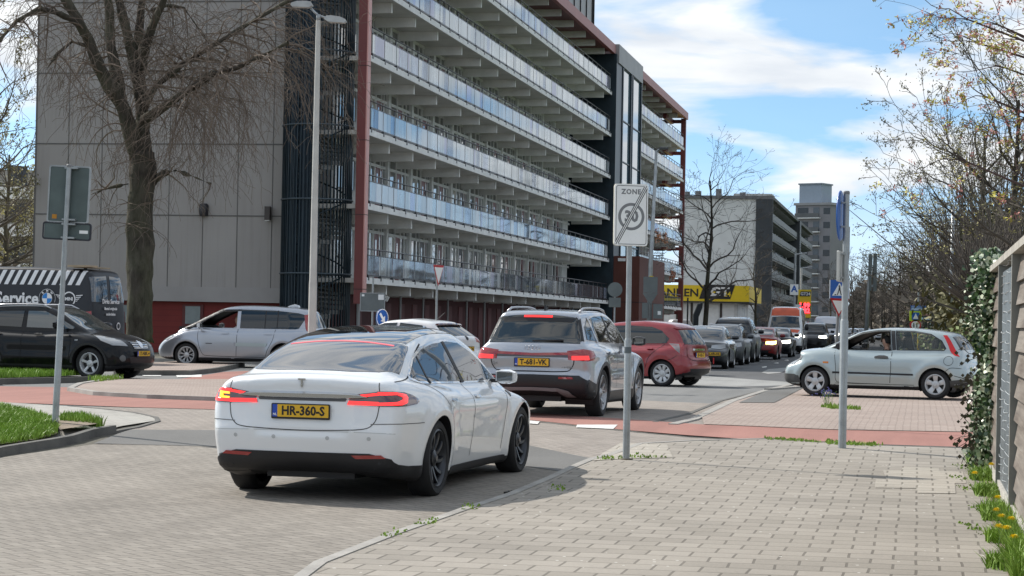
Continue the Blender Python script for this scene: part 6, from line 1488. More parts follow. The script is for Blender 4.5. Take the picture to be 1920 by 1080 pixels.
    def mirrors(s, x, z, m, y=None, sz=(.12, .20, .14), capm=None, arm=True):
        for sd in (1, -1):
            yy = y or s.B.hw; mb = MB(); pr = [(-.5, -.38), (-.5, .4), (-.1, .5), (.35, .35), (.5, 0), (.35, -.35), (0, -.5)]
            V = []; F = []; n = len(pr)
            for j, (sc_, yo) in enumerate(((.75, -.5), (1., -.25), (1., .2), (.7, .5))):
                for p in pr: V.append((x + p[0] * sz[0] * sc_, sd * (yy + .06 + (yo + .5) * sz[1]), z + p[1] * sz[2] * sc_))
            for j in range(3):
                for i in range(n): F.append((j * n + i, j * n + (i + 1) % n, (j + 1) * n + (i + 1) % n, (j + 1) * n + i))
            F.append(tuple(range(n))); F.append(tuple(range(3 * n, 4 * n))); mb.add(V, F)
            o = mb.build('wing_mirror', m, s.root, smooth=True, sharp=50)
            g = MB(); g.add([(x - sz[0] * .51, sd * (yy + .06 + f * sz[1]), z + zz * sz[2]) for f, zz in ((.1, -.3), (.9, -.25), (.9, .3), (.1, .34))], [(0, 1, 2, 3)]); g.build('mirror_glass', glass('mirror_glass', (.05, .06, .05), 1, .03, 1., 1.), o)
            MB().tube([(x + .02, sd * (yy - .08), z - sz[2] * .3), (x, sd * (yy + .08), z - sz[2] * .3)], .02, 6).build('mirror_arm', blackp(), o)
    def plate(s, o, d, txt, up=(0, 0, 1), w=.52, h=.112):
        """plate on the shell where the ray from o along d meets it"""
        p, n = s.surf(o, d); d = Vector(d).normalized(); n = -d; n = n if n.z == 0 else n
        right = Vector(up).cross(n).normalized(); M = frame(p + n * .012, right, n.cross(right)); plate_text(s.root, M, txt, w, h)
    def cabin(s, zf=.35, zt=1.15, x0=-1.0, x1=1.0, seats=((.1,), (-.7,)), m=None):
        m = m or mat('seat_cloth', (.03, .03, .034), .9, var=.3); c = MB(); hw = s.B.hw
        c.box(x0 - .5, x1 + .3, -hw * .80, hw * .80, zf - .05, zf)
        c.prism([(x1 - .15, zf), (x1 + .15, zf), (x1 + .5, zt - .3), (x1 + .1, zt - .22), (x1 - .1, zt - .3)], 'y', -hw * .78, hw * .78)
        for sd in (-1, 1): c.box(x0 - .3, x1, sd * hw * .84 - .02, sd * hw * .84 + .02, zf, zt - .32)
        c.build('interior', darkin(), s.root)
        for row in seats:
            for sd in (-1, 1):
                q = MB(); x = row[0]; y = sd * .37
                q.prism([(x - .1, zf), (x + .4, zf), (x + .45, zf + .18), (x, zf + .2)], 'y', y - .24, y + .24)
                q.prism([(x - .1, zf + .15), (x + .08, zf + .18), (x - .08, zt - .22), (x - .22, zt - .22)], 'y', y - .22, y + .22)
                q.prism([(x - .22, zt - .18), (x - .12, zt - .18), (x - .15, zt + .03), (x - .24, zt + .03)], 'y', y - .12, y + .12); q.build('seat', m, s.root, bevel=.03)
# ---------------- the white electric liftback in the foreground
WHITE = paint('white_paint', (.80, .815, .825), 0., .35, 1., .03)
DGL = glass('dark_car_glass', (.012, .015, .018), 1., .015, .8, .6)
REDL_ON = emis('brake_light', (1., .03, .03), 2.2, (.3, .01, .01)); REDL = glass('red_lens', (.30, .008, .010), 1., .08, .6, .5); REDDK = glass('smoked_red_lens', (.07, .006, .008), 1., .06, .6, .6)
CLEAR = glass('clear_lens', (.42, .44, .45), 1., .05, .8, .8); AMB_ON = emis('amber_light', (1., .40, .03), 3.2)
def tesla():
    sp = dict(W=1.96, r=.10, k=.07, bow_r=.060, bow_f=.13, bow_p=2.6, crown=.075, gcrown=.085, gbow=.05, gr=.11,
        low=[(-2.28, .27), (-2.44, .33), (-2.49, .50), (-2.515, .66), (-2.50, .72), (-2.475, .90), (-2.47, 1.00), (-2.46, 1.085), (-2.34, 1.125), (-2.0, 1.12), (-1.4, 1.065), (-.6, 1.0), (.3, .985), (.95, .965), (1.45, .915), (1.95, .82), (2.28, .68), (2.41, .52), (2.40, .36), (2.2, .22), (1.5, .19), (0, .18), (-1.6, .19)],
        gh=[(-2.32, 1.0), (-2.22, 1.125), (-1.85, 1.265), (-1.45, 1.385), (-1.0, 1.475), (-.5, 1.525), (-.1, 1.53), (.25, 1.49), (.65, 1.36), (1.05, 1.15), (1.38, .95), (1.3, .8), (0, .75), (-1.8, .8)],
        plan=[(-2.6, .86), (-2.2, .925), (-1.48, 1.), (-.6, .965), (.3, .955), (1.0, .97), (1.48, .985), (2.0, .93), (2.45, .78)],
        sec=[(0, -.16), (.2, -.07), (.4, -.035), (.6, -.012), (.78, .0), (.9, -.02), (1.05, -.10), (1.3, -.2)],
        ghw=dict(base=.80, tumble=.42, z=1.0, taper=[(-2.4, -.09), (-1.6, -.01), (-.5, .0), (.6, .0), (1.3, -.03)]),
        flares=[(-1.48, .355, .44, .035), (1.48, .355, .44, .03)], creases=[(.68, -.014, .05, -1.1, 1.0)],
        dents=[(-2.62, 0, .70, .125, .42, .085, .05)],
        clad_z=.225, wheels=[(-1.48, .355, .392), (1.48, .355, .392)])
    c = Car('parked_car' if False else 'liftback_car', 'white liftback with a black glass roof and plate HR-360-S in the foreground', sp, TES, 15.0, h=.024, bodymat=WHITE, z=-.185, pitch=.010)
    R = (1, 0, 0); r = c.root
    c.wheel_set(dict(ri=.265, n=10, kind='spoke', w=.036, twist=.32), mat('dark_grey_alloy', (.055, .058, .065), .32, metal=.6, var=.1), .235, .965)
    DN = (.35, 0, -1)
    # rear glass, roof glass
    rg = [(-2.19, 0, 1.15), (-2.17, -.34, 1.15), (-2.09, -.58, 1.16), (-1.93, -.705, 1.20), (-1.72, -.675, 1.27), (-1.42, -.625, 1.37), (-1.34, -.60, 1.40), (-1.30, 0, 1.42)]
    rg = rg + [(p[0], -p[1], p[2]) for p in rg[-2:0:-1]]
    c.patch('rear_window', rg, DN, glass('grey_rear_glass', (.055, .057, .062), 1., .05, 1., .6), .004)
    hb = [(-1.42, -.50, 1.37), (-1.39, -.25, 1.4), (-1.38, 0, 1.41), (-1.39, .25, 1.4), (-1.42, .50, 1.37), (-1.45, .50, 1.36), (-1.42, .25, 1.39), (-1.41, 0, 1.40), (-1.42, -.25, 1.39), (-1.45, -.50, 1.36)]
    c.patch('high_brake_light', hb, DN, emis('pink_brake', (1., .16, .20), .75, (.3, .05, .05)), .007)
    rf = [(-1.30, -.57, 1.42), (-.75, -.56, 1.42), (-.2, -.57, 1.45), (.3, -.56, 1.42), (.62, -.57, 1.3), (.66, 0, 1.3)]; rf += [(p[0], -p[1], p[2]) for p in rf[-2::-1]]
    c.patch('roof_glass', rf, (0, 0, -1), glass('black_roof_glass', (.008, .007, .006), 1., .015, 1., .8), .004)
    c.line('roof_seam', [(-.32, -.57, 1.45), (-.32, 0, 1.45), (-.32, .57, 1.45)], (0, 0, -1), .03, mat('roof_bar', (.05, .045, .04), .3), .006, False)
    c.patch('windscreen', [(.72, -.56, 1.3), (.98, -.62, 1.15), (1.28, -.62, 1.0), (1.36, 0, .98), (1.28, .62, 1.), (.98, .62, 1.15), (.72, .56, 1.3), (.74, 0, 1.3)], (-.5, 0, -1), DGL, .004)
    # side glass
    sg = [(-1.72, 0, 1.085), (-1.62, 0, 1.15), (-1.42, 0, 1.25), (-1.10, 0, 1.33), (-.7, 0, 1.375), (-.25, 0, 1.39), (.1, 0, 1.37), (.42, 0, 1.28), (.75, 0, 1.12), (1.0, 0, 1.0), (.5, 0, 1.0), (-.3, 0, 1.015), (-1.1, 0, 1.035), (-1.55, 0, 1.05)]
    blue = glass('blue_side_glass', (.010, .022, .04), 1., .015, .6, .25)
    ring = []
    c.both('window_trim', [(-1.78, 0, 1.07), (-1.66, 0, 1.165), (-1.44, 0, 1.27), (-1.10, 0, 1.353), (-.7, 0, 1.398), (-.25, 0, 1.412), (.1, 0, 1.392), (.44, 0, 1.30), (.78, 0, 1.135), (1.05, 0, .985), (.5, 0, .98), (-.3, 0, .995), (-1.1, 0, 1.015), (-1.6, 0, 1.03)], (0, -1, 0), chrome(), off=.004)
    c.both('side_window', sg, (0, -1, 0), blue, off=.009)
    c.both('door_pillar', [(-.42, 0, 1.385), (-.34, 0, 1.392), (-.17, 0, 1.0), (-.27, 0, 1.0)], (0, -1, 0), blackp(), off=.012)
    c.both('quarter_pillar', [(-1.36, 0, 1.262), (-1.33, 0, 1.272), (-1.24, 0, 1.02), (-1.28, 0, 1.02)], (0, -1, 0), blackp(), off=.012)
    # shut lines
    c.line('door_gap', [(-.28, 1, .99), (-.235, 1, .8), (-.22, 1, .55), (-.25, 1, .30)], (0, -1, 0))
    c.line('door_gap', [(-1.55, 1, 1.03), (-1.36, 1, .93), (-1.2, 1, .80), (-1.10, 1, .62), (-1.02, 1, .45), (-.98, 1, .27)], (0, -1, 0), .008)
    c.line('door_gap', [(.95, 1, .95), (.93, 1, .75), (.88, 1, .5), (.86, 1, .30)], (0, -1, 0))
    c.line('bumper_gap', [(-2.46, .64, .70), (-2.40, .78, .705), (-2.25, .88, .705), (-2.05, .93, .70), (-1.90, .95, .70)], (1, -1, 0), .007, mat('soft_gap', (.15, .15, .15), .8))
    bl = [(-2.5, -.685, 1.06), (-2.5, -.70, .95), (-2.5, -.695, .85), (-2.5, -.67, .73), (-2.5, -.60, .665), (-2.5, -.4, .645), (-2.5, 0, .635), (-2.5, .4, .645), (-2.5, .60, .665), (-2.5, .67, .73), (-2.5, .695, .85), (-2.5, .70, .95), (-2.5, .685, 1.06)]
    c.line('boot_gap', bl, (1, 0, 0), .008, mat('dark_gap', (.05, .05, .05), .8), .002, False)
    for sg_ in (1, -1): c.line('hatch_gap', [(x, y * sg_, z) for x, y, z in ((-2.22, .765, 1.1), (-2.0, .77, 1.13), (-1.7, .73, 1.2), (-1.3, .66, 1.3), (-1.04, .62, 1.36))], (.25, 0, -1), .010, None, .002, False)
    # lamps: inner part on the boot, outer part round the corner
    def lamp(sd):
        oc = c.patch('tail_light', [(-2.5, sd * .695, .985), (-2.5, sd * .46, .955), (-2.5, sd * .415, .87), (-2.5, sd * .68, .858)], R, REDDK, off=.006)
        c.patch('lamp_glow', [(-2.5, sd * .69, .975), (-2.5, sd * .47, .948), (-2.5, sd * .465, .93), (-2.5, sd * .69, .952)], R, REDL_ON, off=.010, parent=oc)
        c.patch('lamp_glow', [(-2.5, sd * .69, .895), (-2.5, sd * .43, .90), (-2.5, sd * .42, .868), (-2.5, sd * .69, .862)], R, REDL_ON, off=.010, parent=oc)
        dd = Vector((1, -sd * .9, 0)); oo = c.patch('tail_light', [(-2.45, sd * .71, .988), (-2.40, sd * .84, .985), (-2.25, sd * .90, .975), (-2.12, sd * .93, .95), (-2.03, sd * .95, .915), (-2.0, sd * .95, .89), (-2.06, sd * .94, .868), (-2.25, sd * .9, .858), (-2.45, sd * .71, .855)], dd, REDDK, off=.006, spline=False)
        c.patch('lamp_glow', [(-2.45, sd * .715, .982), (-2.38, sd * .84, .978), (-2.24, sd * .90, .955), (-2.22, sd * .91, .93), (-2.24, sd * .90, .885), (-2.32, sd * .87, .868), (-2.45, sd * .715, .865), (-2.45, sd * .715, .888), (-2.36, sd * .85, .895), (-2.30, sd * .88, .915), (-2.30, sd * .88, .935), (-2.36, sd * .85, .955), (-2.45, sd * .715, .955)], dd, REDL_ON, off=.010, parent=oo)
        if sd > 0:
            c.patch('indicator', [(-2.5, sd * .70, .95), (-2.5, sd * .80, .955), (-2.5, sd * .80, .895), (-2.5, sd * .70, .895), (-2.5, sd * .70, .91), (-2.5, sd * .765, .912), (-2.5, sd * .765, .935), (-2.5, sd * .70, .932)], R, AMB_ON, off=.014, parent=oo)
    lamp(1); lamp(-1)
    # chrome bar above the plate recess
    br = []
    for k in range(15):
        y = -.60 + 1.2 * k / 14; q = abs(y) / .60; p, n = c.surf((-6, y, .945), (1, 0, 0)); x = min(p.x if p else -2.45, -2.45 + .0) - .012; br.append((x, y, .935, .036 * (1 - q**6) + .006))
    V = []; F = []
    for (x, y, z, hh) in br: V += [(x + .02, y, z + hh), (x - .012, y, z + hh * .5), (x - .012, y, z - hh * .3), (x + .02, y, z - hh * .8)]
    for i in range(14):
        for q in range(3): F.append((i * 4 + q, (i + 1) * 4 + q, (i + 1) * 4 + q + 1, i * 4 + q + 1))
    c.patch('strip_shadow', [(-2.5, -.42, .925), (-2.5, .42, .925), (-2.5, .40, .893), (-2.5, -.40, .893)], R, mat('recess_shadow', (.10, .10, .105), .5), off=.004)  # flat dark patch paints the shadow under the chrome strip
    MB().add(V, F).build('chrome_strip', chrome(), r, smooth=True, sharp=40)
    c.plate((-6, 0, .800), (1, 0, 0), 'HR-360-S')
    text_mesh('T', .105, chrome(), 'badge', r, frame((c.surf((-6, 0, 1.06), R)[0].x - .012, 0, 1.045), (0, -1, 0), (0, 0, 1)), .002, .004, 1.1)
    # lower valance, sills
    va = [(-2.5, -.80, .40), (-2.5, -.62, .445), (-2.5, 0, .445), (-2.5, .62, .445), (-2.5, .80, .40), (-2.5, .84, .33), (-2.5, .7, .27), (-2.5, 0, .262), (-2.5, -.7, .27), (-2.5, -.84, .33)]
    c.patch('valance', va, R, blackp(), off=.008)
    c.both('valance_corner', [(-2.45, .76, .42), (-2.33, .86, .35), (-2.15, .92, .325), (-1.90, .94, .32), (-1.88, .92, .22), (-2.3, .8, .22), (-2.45, .7, .26)], (1, -1.2, 0), blackp(), off=.008)
    for sd in (1, -1):
        c.patch('reflector', [(-2.5, sd * .72, .435), (-2.5, sd * .46, .428), (-2.5, sd * .50, .398), (-2.5, sd * .76, .405)], R, REDL, off=.013)
    c.both('sill', [(-1.02, 1, .245), (.98, 1, .235), (1.05, 1, .185), (-1.05, 1, .185)], (0, -1, 0), blackp(), off=.010)
    for x, z in ((-.98, .865), (-.08, .865)):
        c.both('door_handle', [(x - .075, 1, z + .013), (x + .075, 1, z + .012), (x + .085, 1, z), (x + .07, 1, z - .013), (x - .07, 1, z - .013), (x - .085, 1, z)], (0, -1, 0), chrome(), off=.014)
    c.both('camera_badge', [(1.03, 1, .875), (1.16, 1, .88), (1.07, 1, .82)], (0, -1, 0), mat('badge_dark', (.05, .045, .04), .3), off=.008)
    for y, z in ((-.62, .575), (-.25, .572), (.25, .572), (.62, .575)): c.patch('parking_sensor', [(-2.5, y + .018 * cos(a * pi / 5), z + .018 * sin(a * pi / 5)) for a in range(10)], R, mat('sensor_ring', (.45, .46, .46), .4), off=.003, step=.02)
    c.line('bumper_crease', [(-2.5, -.84, .62), (-2.5, -.5, .63), (-2.5, 0, .628), (-2.5, .5, .63), (-2.5, .84, .62)], R, .006, mat('crease_grey', (.5, .51, .51), .4), .0015, False)
    c.mirrors(.84, 1.03, WHITE, .80, (.15, .20, .145))
    c.patch('headlight', [(2.4, .85, .72), (2.4, .5, .66), (2.4, .55, .60), (2.4, .85, .62)], (-1, 0, 0), CLEAR); c.patch('headlight', [(2.4, -.85, .72), (2.4, -.5, .66), (2.4, -.55, .60), (2.4, -.85, .62)], (-1, 0, 0), CLEAR)
    return c
def carpos(px, py_ref_Z, dx=0):
    return None
# rear axle centre (-1.57,20.07): centre is half a wheelbase ahead along the heading
def ahead(x, y, hd, l, r=0.):
    h = RAD(hd); return (x + sin(h) * l + cos(h) * r, y + cos(h) * l - sin(h) * r)
TES = ahead(-1.57, 20.07, 15.0, 1.48)
T_ = tesla()
SILV = paint('silver_paint', (.50, .52, .55), .75, .30, 1., .05); SILV2 = paint('pale_silver_paint', (.40, .46, .465), .5, .32, 1., .05); GREYS = paint('cool_silver_paint', (.40, .42, .46), .7, .3, 1., .05)
REDC = paint('red_paint', (.24, .008, .015), .25, .3, 1., .04); BLKC = paint('black_paint', (.003, .0035, .005), .0, .3, .35, .01, .12); WHT2 = paint('white_paint_dull', (.68, .69, .70), 0., .35, 1., .05)
DARKG = paint('dark_grey_paint', (.035, .038, .042), .5, .3, 1., .05); SKYB = paint('pale_blue_grey_paint', (.26, .33, .36), .6, .3, 1., .05); CHAMP = paint('grey_brown_paint', (.10, .09, .08), .5, .3, 1., .05)
WG = glass('window_dark', (.010, .014, .016), 1., .015, .6, .25); SEEG = glass('see_through_glass', (.10, .12, .12), .32, .01, .8, .3); TINT = glass('tinted_glass', (.008, .012, .02), .93, .01, .9, .3)
ALLOY = mat('alloy', (.50, .50, .50), .3, metal=.7, var=.08); ALLOY2 = mat('hubcap_silver', (.55, .56, .57), .4, metal=.3, var=.06)
HEAD = glass('headlamp_glass', (.27, .28, .29), 1., .16, .6, .2); HEAD_ON = emis('headlight_on', (1., .98, .85), 5.); YEL_ON = emis('yellow_headlight', (1., .93, .25), 6.)
L_ = (0, -1, 0); RR = (1, 0, 0); FF = (-1, 0, 0)
# ---------------- silver electric suv behind it
def suv_rear():
    hd = 14.5; ax = (1.29, 33.2); ctr = ahead(ax[0], ax[1], hd, 1.38, -.80)
    sp = dict(W=1.87, r=.10, k=.05, bow_r=.055, bow_f=.09, bow_p=3., crown=.06, gcrown=.045, gbow=.035, gr=.08, gy=1,
        low=[(-1.95, .33), (-2.18, .40), (-2.24, .50), (-2.25, .66), (-2.20, .72), (-2.215, .90), (-2.19, 1.02), (-2.10, 1.13), (-1.5, 1.14), (0, 1.05), (.9, 1.04), (1.6, .98), (2.05, .85), (2.25, .62), (2.25, .35), (1.9, .22), (0, .22), (-1.5, .24)],
        gh=[(-2.12, 1.08), (-2.07, 1.16), (-1.86, 1.46), (-1.80, 1.575), (-1.5, 1.61), (-.6, 1.63), (.1, 1.61), (.55, 1.48), (1.1, 1.17), (1.35, 1.0), (1., .9), (-1.9, .95)],
        plan=[(-2.35, .88), (-1.9, .955), (-1.38, 1.), (-.5, .97), (.4, .965), (1.38, 1.), (2.0, .93), (2.3, .80)],
        sec=[(0, -.12), (.25, -.04), (.5, -.01), (.8, .0), (.98, -.02), (1.15, -.10), (1.6, -.2)],
        ghw=dict(base=.80, tumble=.34, z=1.08, taper=[(-2.3, -.06), (-1.2, 0), (.5, 0), (1.3, -.05)]),
        flares=[(-1.38, .37, .47, .03), (1.38, .37, .47, .03)], creases=[(.72, -.02, .06, -.9, .9), (.93, .018, .05, -2.2, -.4)],
        dents=[(-2.36, 0, .83, .13, .42, .11, .05)], clad_z=.30, wheels=[(-1.38, .37, .415), (1.38, .37, .415)])
    c = Car('suv', 'silver SUV with lit brake lights and plate T-681-VK, ahead of the white liftback', sp, ctr, hd, h=.028, bodymat=GREYS, z=-.01)
    c.wheel_set(dict(ri=.27, n=5, kind='Y', w=.035), mat('two_tone_alloy', (.38, .38, .39), .3, metal=.7), .235, .93)
    DN = (1, 0, -.55)
    bz = [(-2.1, -.70, 1.13), (-2.05, -.69, 1.25), (-1.85, -.60, 1.52), (-1.85, -.3, 1.545), (-1.85, 0, 1.55), (-1.85, .3, 1.545), (-1.85, .60, 1.52), (-2.05, .69, 1.25), (-2.1, .70, 1.13), (-2.12, .3, 1.115), (-2.12, 0, 1.11), (-2.12, -.3, 1.115)]
    c.patch('rear_window', bz, DN, glass('suv_rear_glass', (.012, .016, .016), 1., .02, .7, .3), off=.006)
    c.patch('spoiler_shade', [(-1.85, -.58, 1.505), (-1.85, .58, 1.505), (-1.85, .52, 1.42), (-1.85, -.52, 1.42)], DN, blackp(), off=.010)
    c.patch('high_brake_light', [(-1.84, -.22, 1.528), (-1.84, .22, 1.528), (-1.84, .22, 1.497), (-1.84, -.22, 1.497)], DN, REDL_ON, off=.016)
    c.both('rear_pillar_trim', [(-2.05, .70, 1.14), (-2.0, .78, 1.16), (-1.78, .66, 1.50), (-1.85, .61, 1.52)], (1, -.8, -.3), blackp(), off=.006)
    MB().tube([(c.surf((-6, .02, 1.15), RR)[0].x - .02, .02, 1.145), (c.surf((-6, -.25, 1.15), RR)[0].x - .02, -.26, 1.155), (c.surf((-6, -.45, 1.15), RR)[0].x - .02, -.45, 1.16)], .014, 6).build('wiper', blackp(), c.root)
    c.patch('light_bar', [(-2.2, -.70, .985), (-2.2, 0, .965), (-2.2, .70, .985), (-2.2, .70, .945), (-2.2, 0, .925), (-2.2, -.70, .945)], RR, REDL, off=.008)
    c.patch('bar_underside', [(-2.2, -.68, .945), (-2.2, .68, .945), (-2.2, .66, .90), (-2.2, .3, .905), (-2.2, -.3, .905), (-2.2, -.66, .90)], RR, mat('smoke_grey', (.09, .09, .10), .2), off=.004)
    for sd in (1, -1):
        o = c.patch('tail_light', [(-2.2, sd * .55, 1.0), (-2.15, sd * .80, 1.03), (-2.0, sd * .93, 1.0), (-1.95, sd * .93, .93), (-2.0, sd * .92, .87), (-2.1, sd * .82, .85), (-2.2, sd * .56, .87)], (1, -.6 * sd, 0), REDL, off=.010)
        c.patch('lamp_glow', [(-2.2, sd * .62, .925), (-2.1, sd * .84, .93), (-2.1, sd * .85, .875), (-2.2, sd * .62, .87)], (1, -.6 * sd, 0), REDL_ON, off=.014, parent=o)
        c.patch('reflector', [(-2.25, sd * .62, .615), (-2.25, sd * .42, .615), (-2.25, sd * .42, .585), (-2.25, sd * .64, .585)], RR, REDL, off=.022)
    c.patch('bumper_cladding', [(-2.2, -.85, .56), (-2.2, -.72, .635), (-2.2, 0, .645), (-2.2, .72, .635), (-2.2, .85, .56), (-2.2, .9, .40), (-2.2, .7, .33), (-2.2, 0, .33), (-2.2, -.7, .33), (-2.2, -.9, .40)], RR, mat('bumper_black', (.012, .014, .018), .4), off=.012)
    c.patch('diffuser_trim', [(-2.2, -.66, .33), (-2.2, -.56, .42), (-2.2, -.4, .455), (-2.2, 0, .465), (-2.2, .4, .455), (-2.2, .56, .42), (-2.2, .66, .33), (-2.2, .5, .33), (-2.2, .40, .41), (-2.2, 0, .42), (-2.2, -.40, .41), (-2.2, -.5, .33)], RR, mat('diffuser_satin', (.20, .20, .21), .5), off=.026)
    c.both('bumper_corner', [(-2.1, .85, .58), (-1.85, .95, .50), (-1.80, .95, .36), (-2.0, .9, .30), (-2.1, .75, .33)], (1, -1.1, 0), mat('bumper_black', (.012, .014, .018), .4), off=.012)
    ring = lambda x, r0, r1: [(x + r1 * cos(a), 1, .37 + r1 * sin(a)) for a in [pi * k / 12 for k in range(-1, 14)]] + [(x + r0 * cos(a), 1, .37 + r0 * sin(a)) for a in [pi * k / 12 for k in range(13, -2, -1)]]
    for x in (-1.38, 1.38): c.both('arch_cladding', ring(x, .418, .475), L_, mat('cladding_grey', (.07, .07, .075), .6), off=.006)
    c.both('sill_cladding', [(-.93, 1, .38), (.93, 1, .38), (.95, 1, .24), (-.95, 1, .24)], L_, mat('bumper_black', (.012, .014, .018), .4), off=.012)
    c.both('side_window', [(-1.76, 1, 1.17), (-1.68, 1, 1.36), (-1.45, 1, 1.47), (-.9, 1, 1.525), (-.3, 1, 1.535), (.2, 1, 1.49), (.6, 1, 1.34), (1.0, 1, 1.12), (.3, 1, 1.11), (-1.0, 1, 1.135)], L_, WG, off=.008)
    for a, b_ in ((-1.40, -1.28), (-.35, -.27)): c.both('door_pillar', [(a - .02, 1, 1.5 if a < -1 else 1.535), (a + .07, 1, 1.505 if a < -1 else 1.535), (b_ + .07, 1, 1.13), (b_, 1, 1.13)], L_, GREYS if a < -1 else blackp(), off=.012)
    c.line('door_gap', [(-.27, 1, 1.1), (-.24, 1, .8), (-.26, 1, .42)], L_, .01); c.line('door_gap', [(-1.30, 1, 1.12), (-1.18, 1, .98), (-1.0, 1, .85), (-.88, 1, .62), (-.86, 1, .40)], L_, .01); c.line('door_gap', [(.92, 1, 1.02), (.9, 1, .7), (.86, 1, .42)], L_, .01)
    c.line('boot_gap', [(-2.2, -.64, .87), (-2.2, -.62, .78), (-2.2, -.54, .70), (-2.2, 0, .69), (-2.2, .54, .70), (-2.2, .62, .78), (-2.2, .64, .87)], RR, .014, None, .003, False)
    for x in (-1.0, .05): c.both('door_handle', [(x - .09, 1, .975), (x + .09, 1, .975), (x + .08, 1, .945), (x - .08, 1, .945)], L_, GREYS, off=.03)
    for sd in (1, -1):
        rl = []
        for k in range(9):
            x = -1.55 + 2.0 * k / 8; p = c.surf((x, sd * .56, 3), (0, 0, -1))[0]; rl.append((x, sd * .56, p.z + (.05 if 0 < k < 8 else 0)))
        MB().tube(rl, .018, 6).build('roof_rail', mat('satin_silver', (.5, .5, .52), .3, metal=.8), c.root, smooth=True)
    p = c.surf((-1.35, 0, 3), (0, 0, -1))[0]; MB().prism([(-1.45, p.z - .01), (-1.28, p.z - .01), (-1.42, p.z + .07)], 'y', -.015, .015).build('roof_antenna', blackp(), c.root)
    c.plate((-6, 0, .825), RR, 'T-681-VK')
    em = MB(); x0 = c.surf((-6, 0, 1.04), RR)[0].x - .012
    for k in range(4): em.lathe([(.034, -.004), (.040, 0), (.034, .004), (.030, 0), (.034, -.004)], 18, 'x', (x0, -.084 + .056 * k, 1.045))
    em.build('badge_rings', chrome(), c.root, smooth=True)
    x1 = c.surf((-6, .6, .80), RR)[0].x - .008; text_mesh('Q4', .06, mat('dark_chrome', (.25, .25, .26), .3, metal=.8), 'badge_lettering', c.root, frame((x1, .58, .80), (0, -1, 0), (0, 0, 1)), .001, .003, 1.2)
    text_mesh('40 e-tron', .045, mat('dark_chrome', (.25, .25, .26), .3, metal=.8), 'badge_lettering', c.root, frame((x1, -.52, .76), (0, -1, 0), (0, 0, 1)), .001, .003, 1.2)
    c.mirrors(.80, 1.15, blackp(), .88, (.14, .20, .15)); return c
suv_rear()
# ---------------- generic hatchback used for the mid-distance cars
def hatch_spec(Lr, Lf, W, H, wb, r, belt=.92, hoodz=.95, ar=None, roofx=(-1.5, .35), wsx=1.15, rearx=.0, tail=.92, gh=None, noseb=.55, bow=.07):
    a = wb / 2; ar = ar or r + .04
    return dict(W=W, r=.10, k=.06, bow_r=bow, bow_f=bow + .03, bow_p=2.8, crown=.06, gcrown=.05, gbow=.05, gr=.10,
        low=[(Lr + .25, .28), (Lr + .05, .36), (Lr, .50), (Lr + .03, .62), (Lr + .09, .74), (Lr + .12, tail), (Lr + .3, belt + .04), (-a, belt + .02), (0, belt), (wsx - .1, hoodz + .0), (wsx + .45, hoodz - .06), (Lf - .35, hoodz - .20), (Lf - .06, noseb + .08), (Lf, .48), (Lf - .04, .30), (Lf - .3, .22), (0, .20), (-a, .22)],
        gh=gh or [(Lr + .16, belt - .02), (Lr + .14, belt + .08), (roofx[0] - .18, H - .16), (roofx[0], H - .06), (roofx[0] + .5, H - .01), ((roofx[0] + roofx[1]) / 2, H), (roofx[1], H - .06), (roofx[1] + .35, H - .2), (wsx - .15, hoodz + .12), (wsx + .15, hoodz - .05), (wsx - .3, belt - .15), (Lr + .4, belt - .15)],
        plan=[(Lr - .1, .86), (Lr + .4, .95), (-a, 1.), (0, .975), (a, 1.), (Lf - .35, .93), (Lf + .05, .78)],
        sec=[(0, -.12), (.25, -.03), (.5, 0), (.75, .0), (belt, -.035), (belt + .2, -.12), (1.7, -.2)],
        ghw=dict(base=W / 2 - .14, tumble=.30, z=belt + .02, taper=[(Lr, -.08), (-a, 0), (.5, 0), (wsx, -.05)]),
        flares=[(-a, r, ar + .05, .022), (a, r, ar + .05, .022)], clad_z=.24, wheels=[(-a, r, ar), (a, r, ar)])
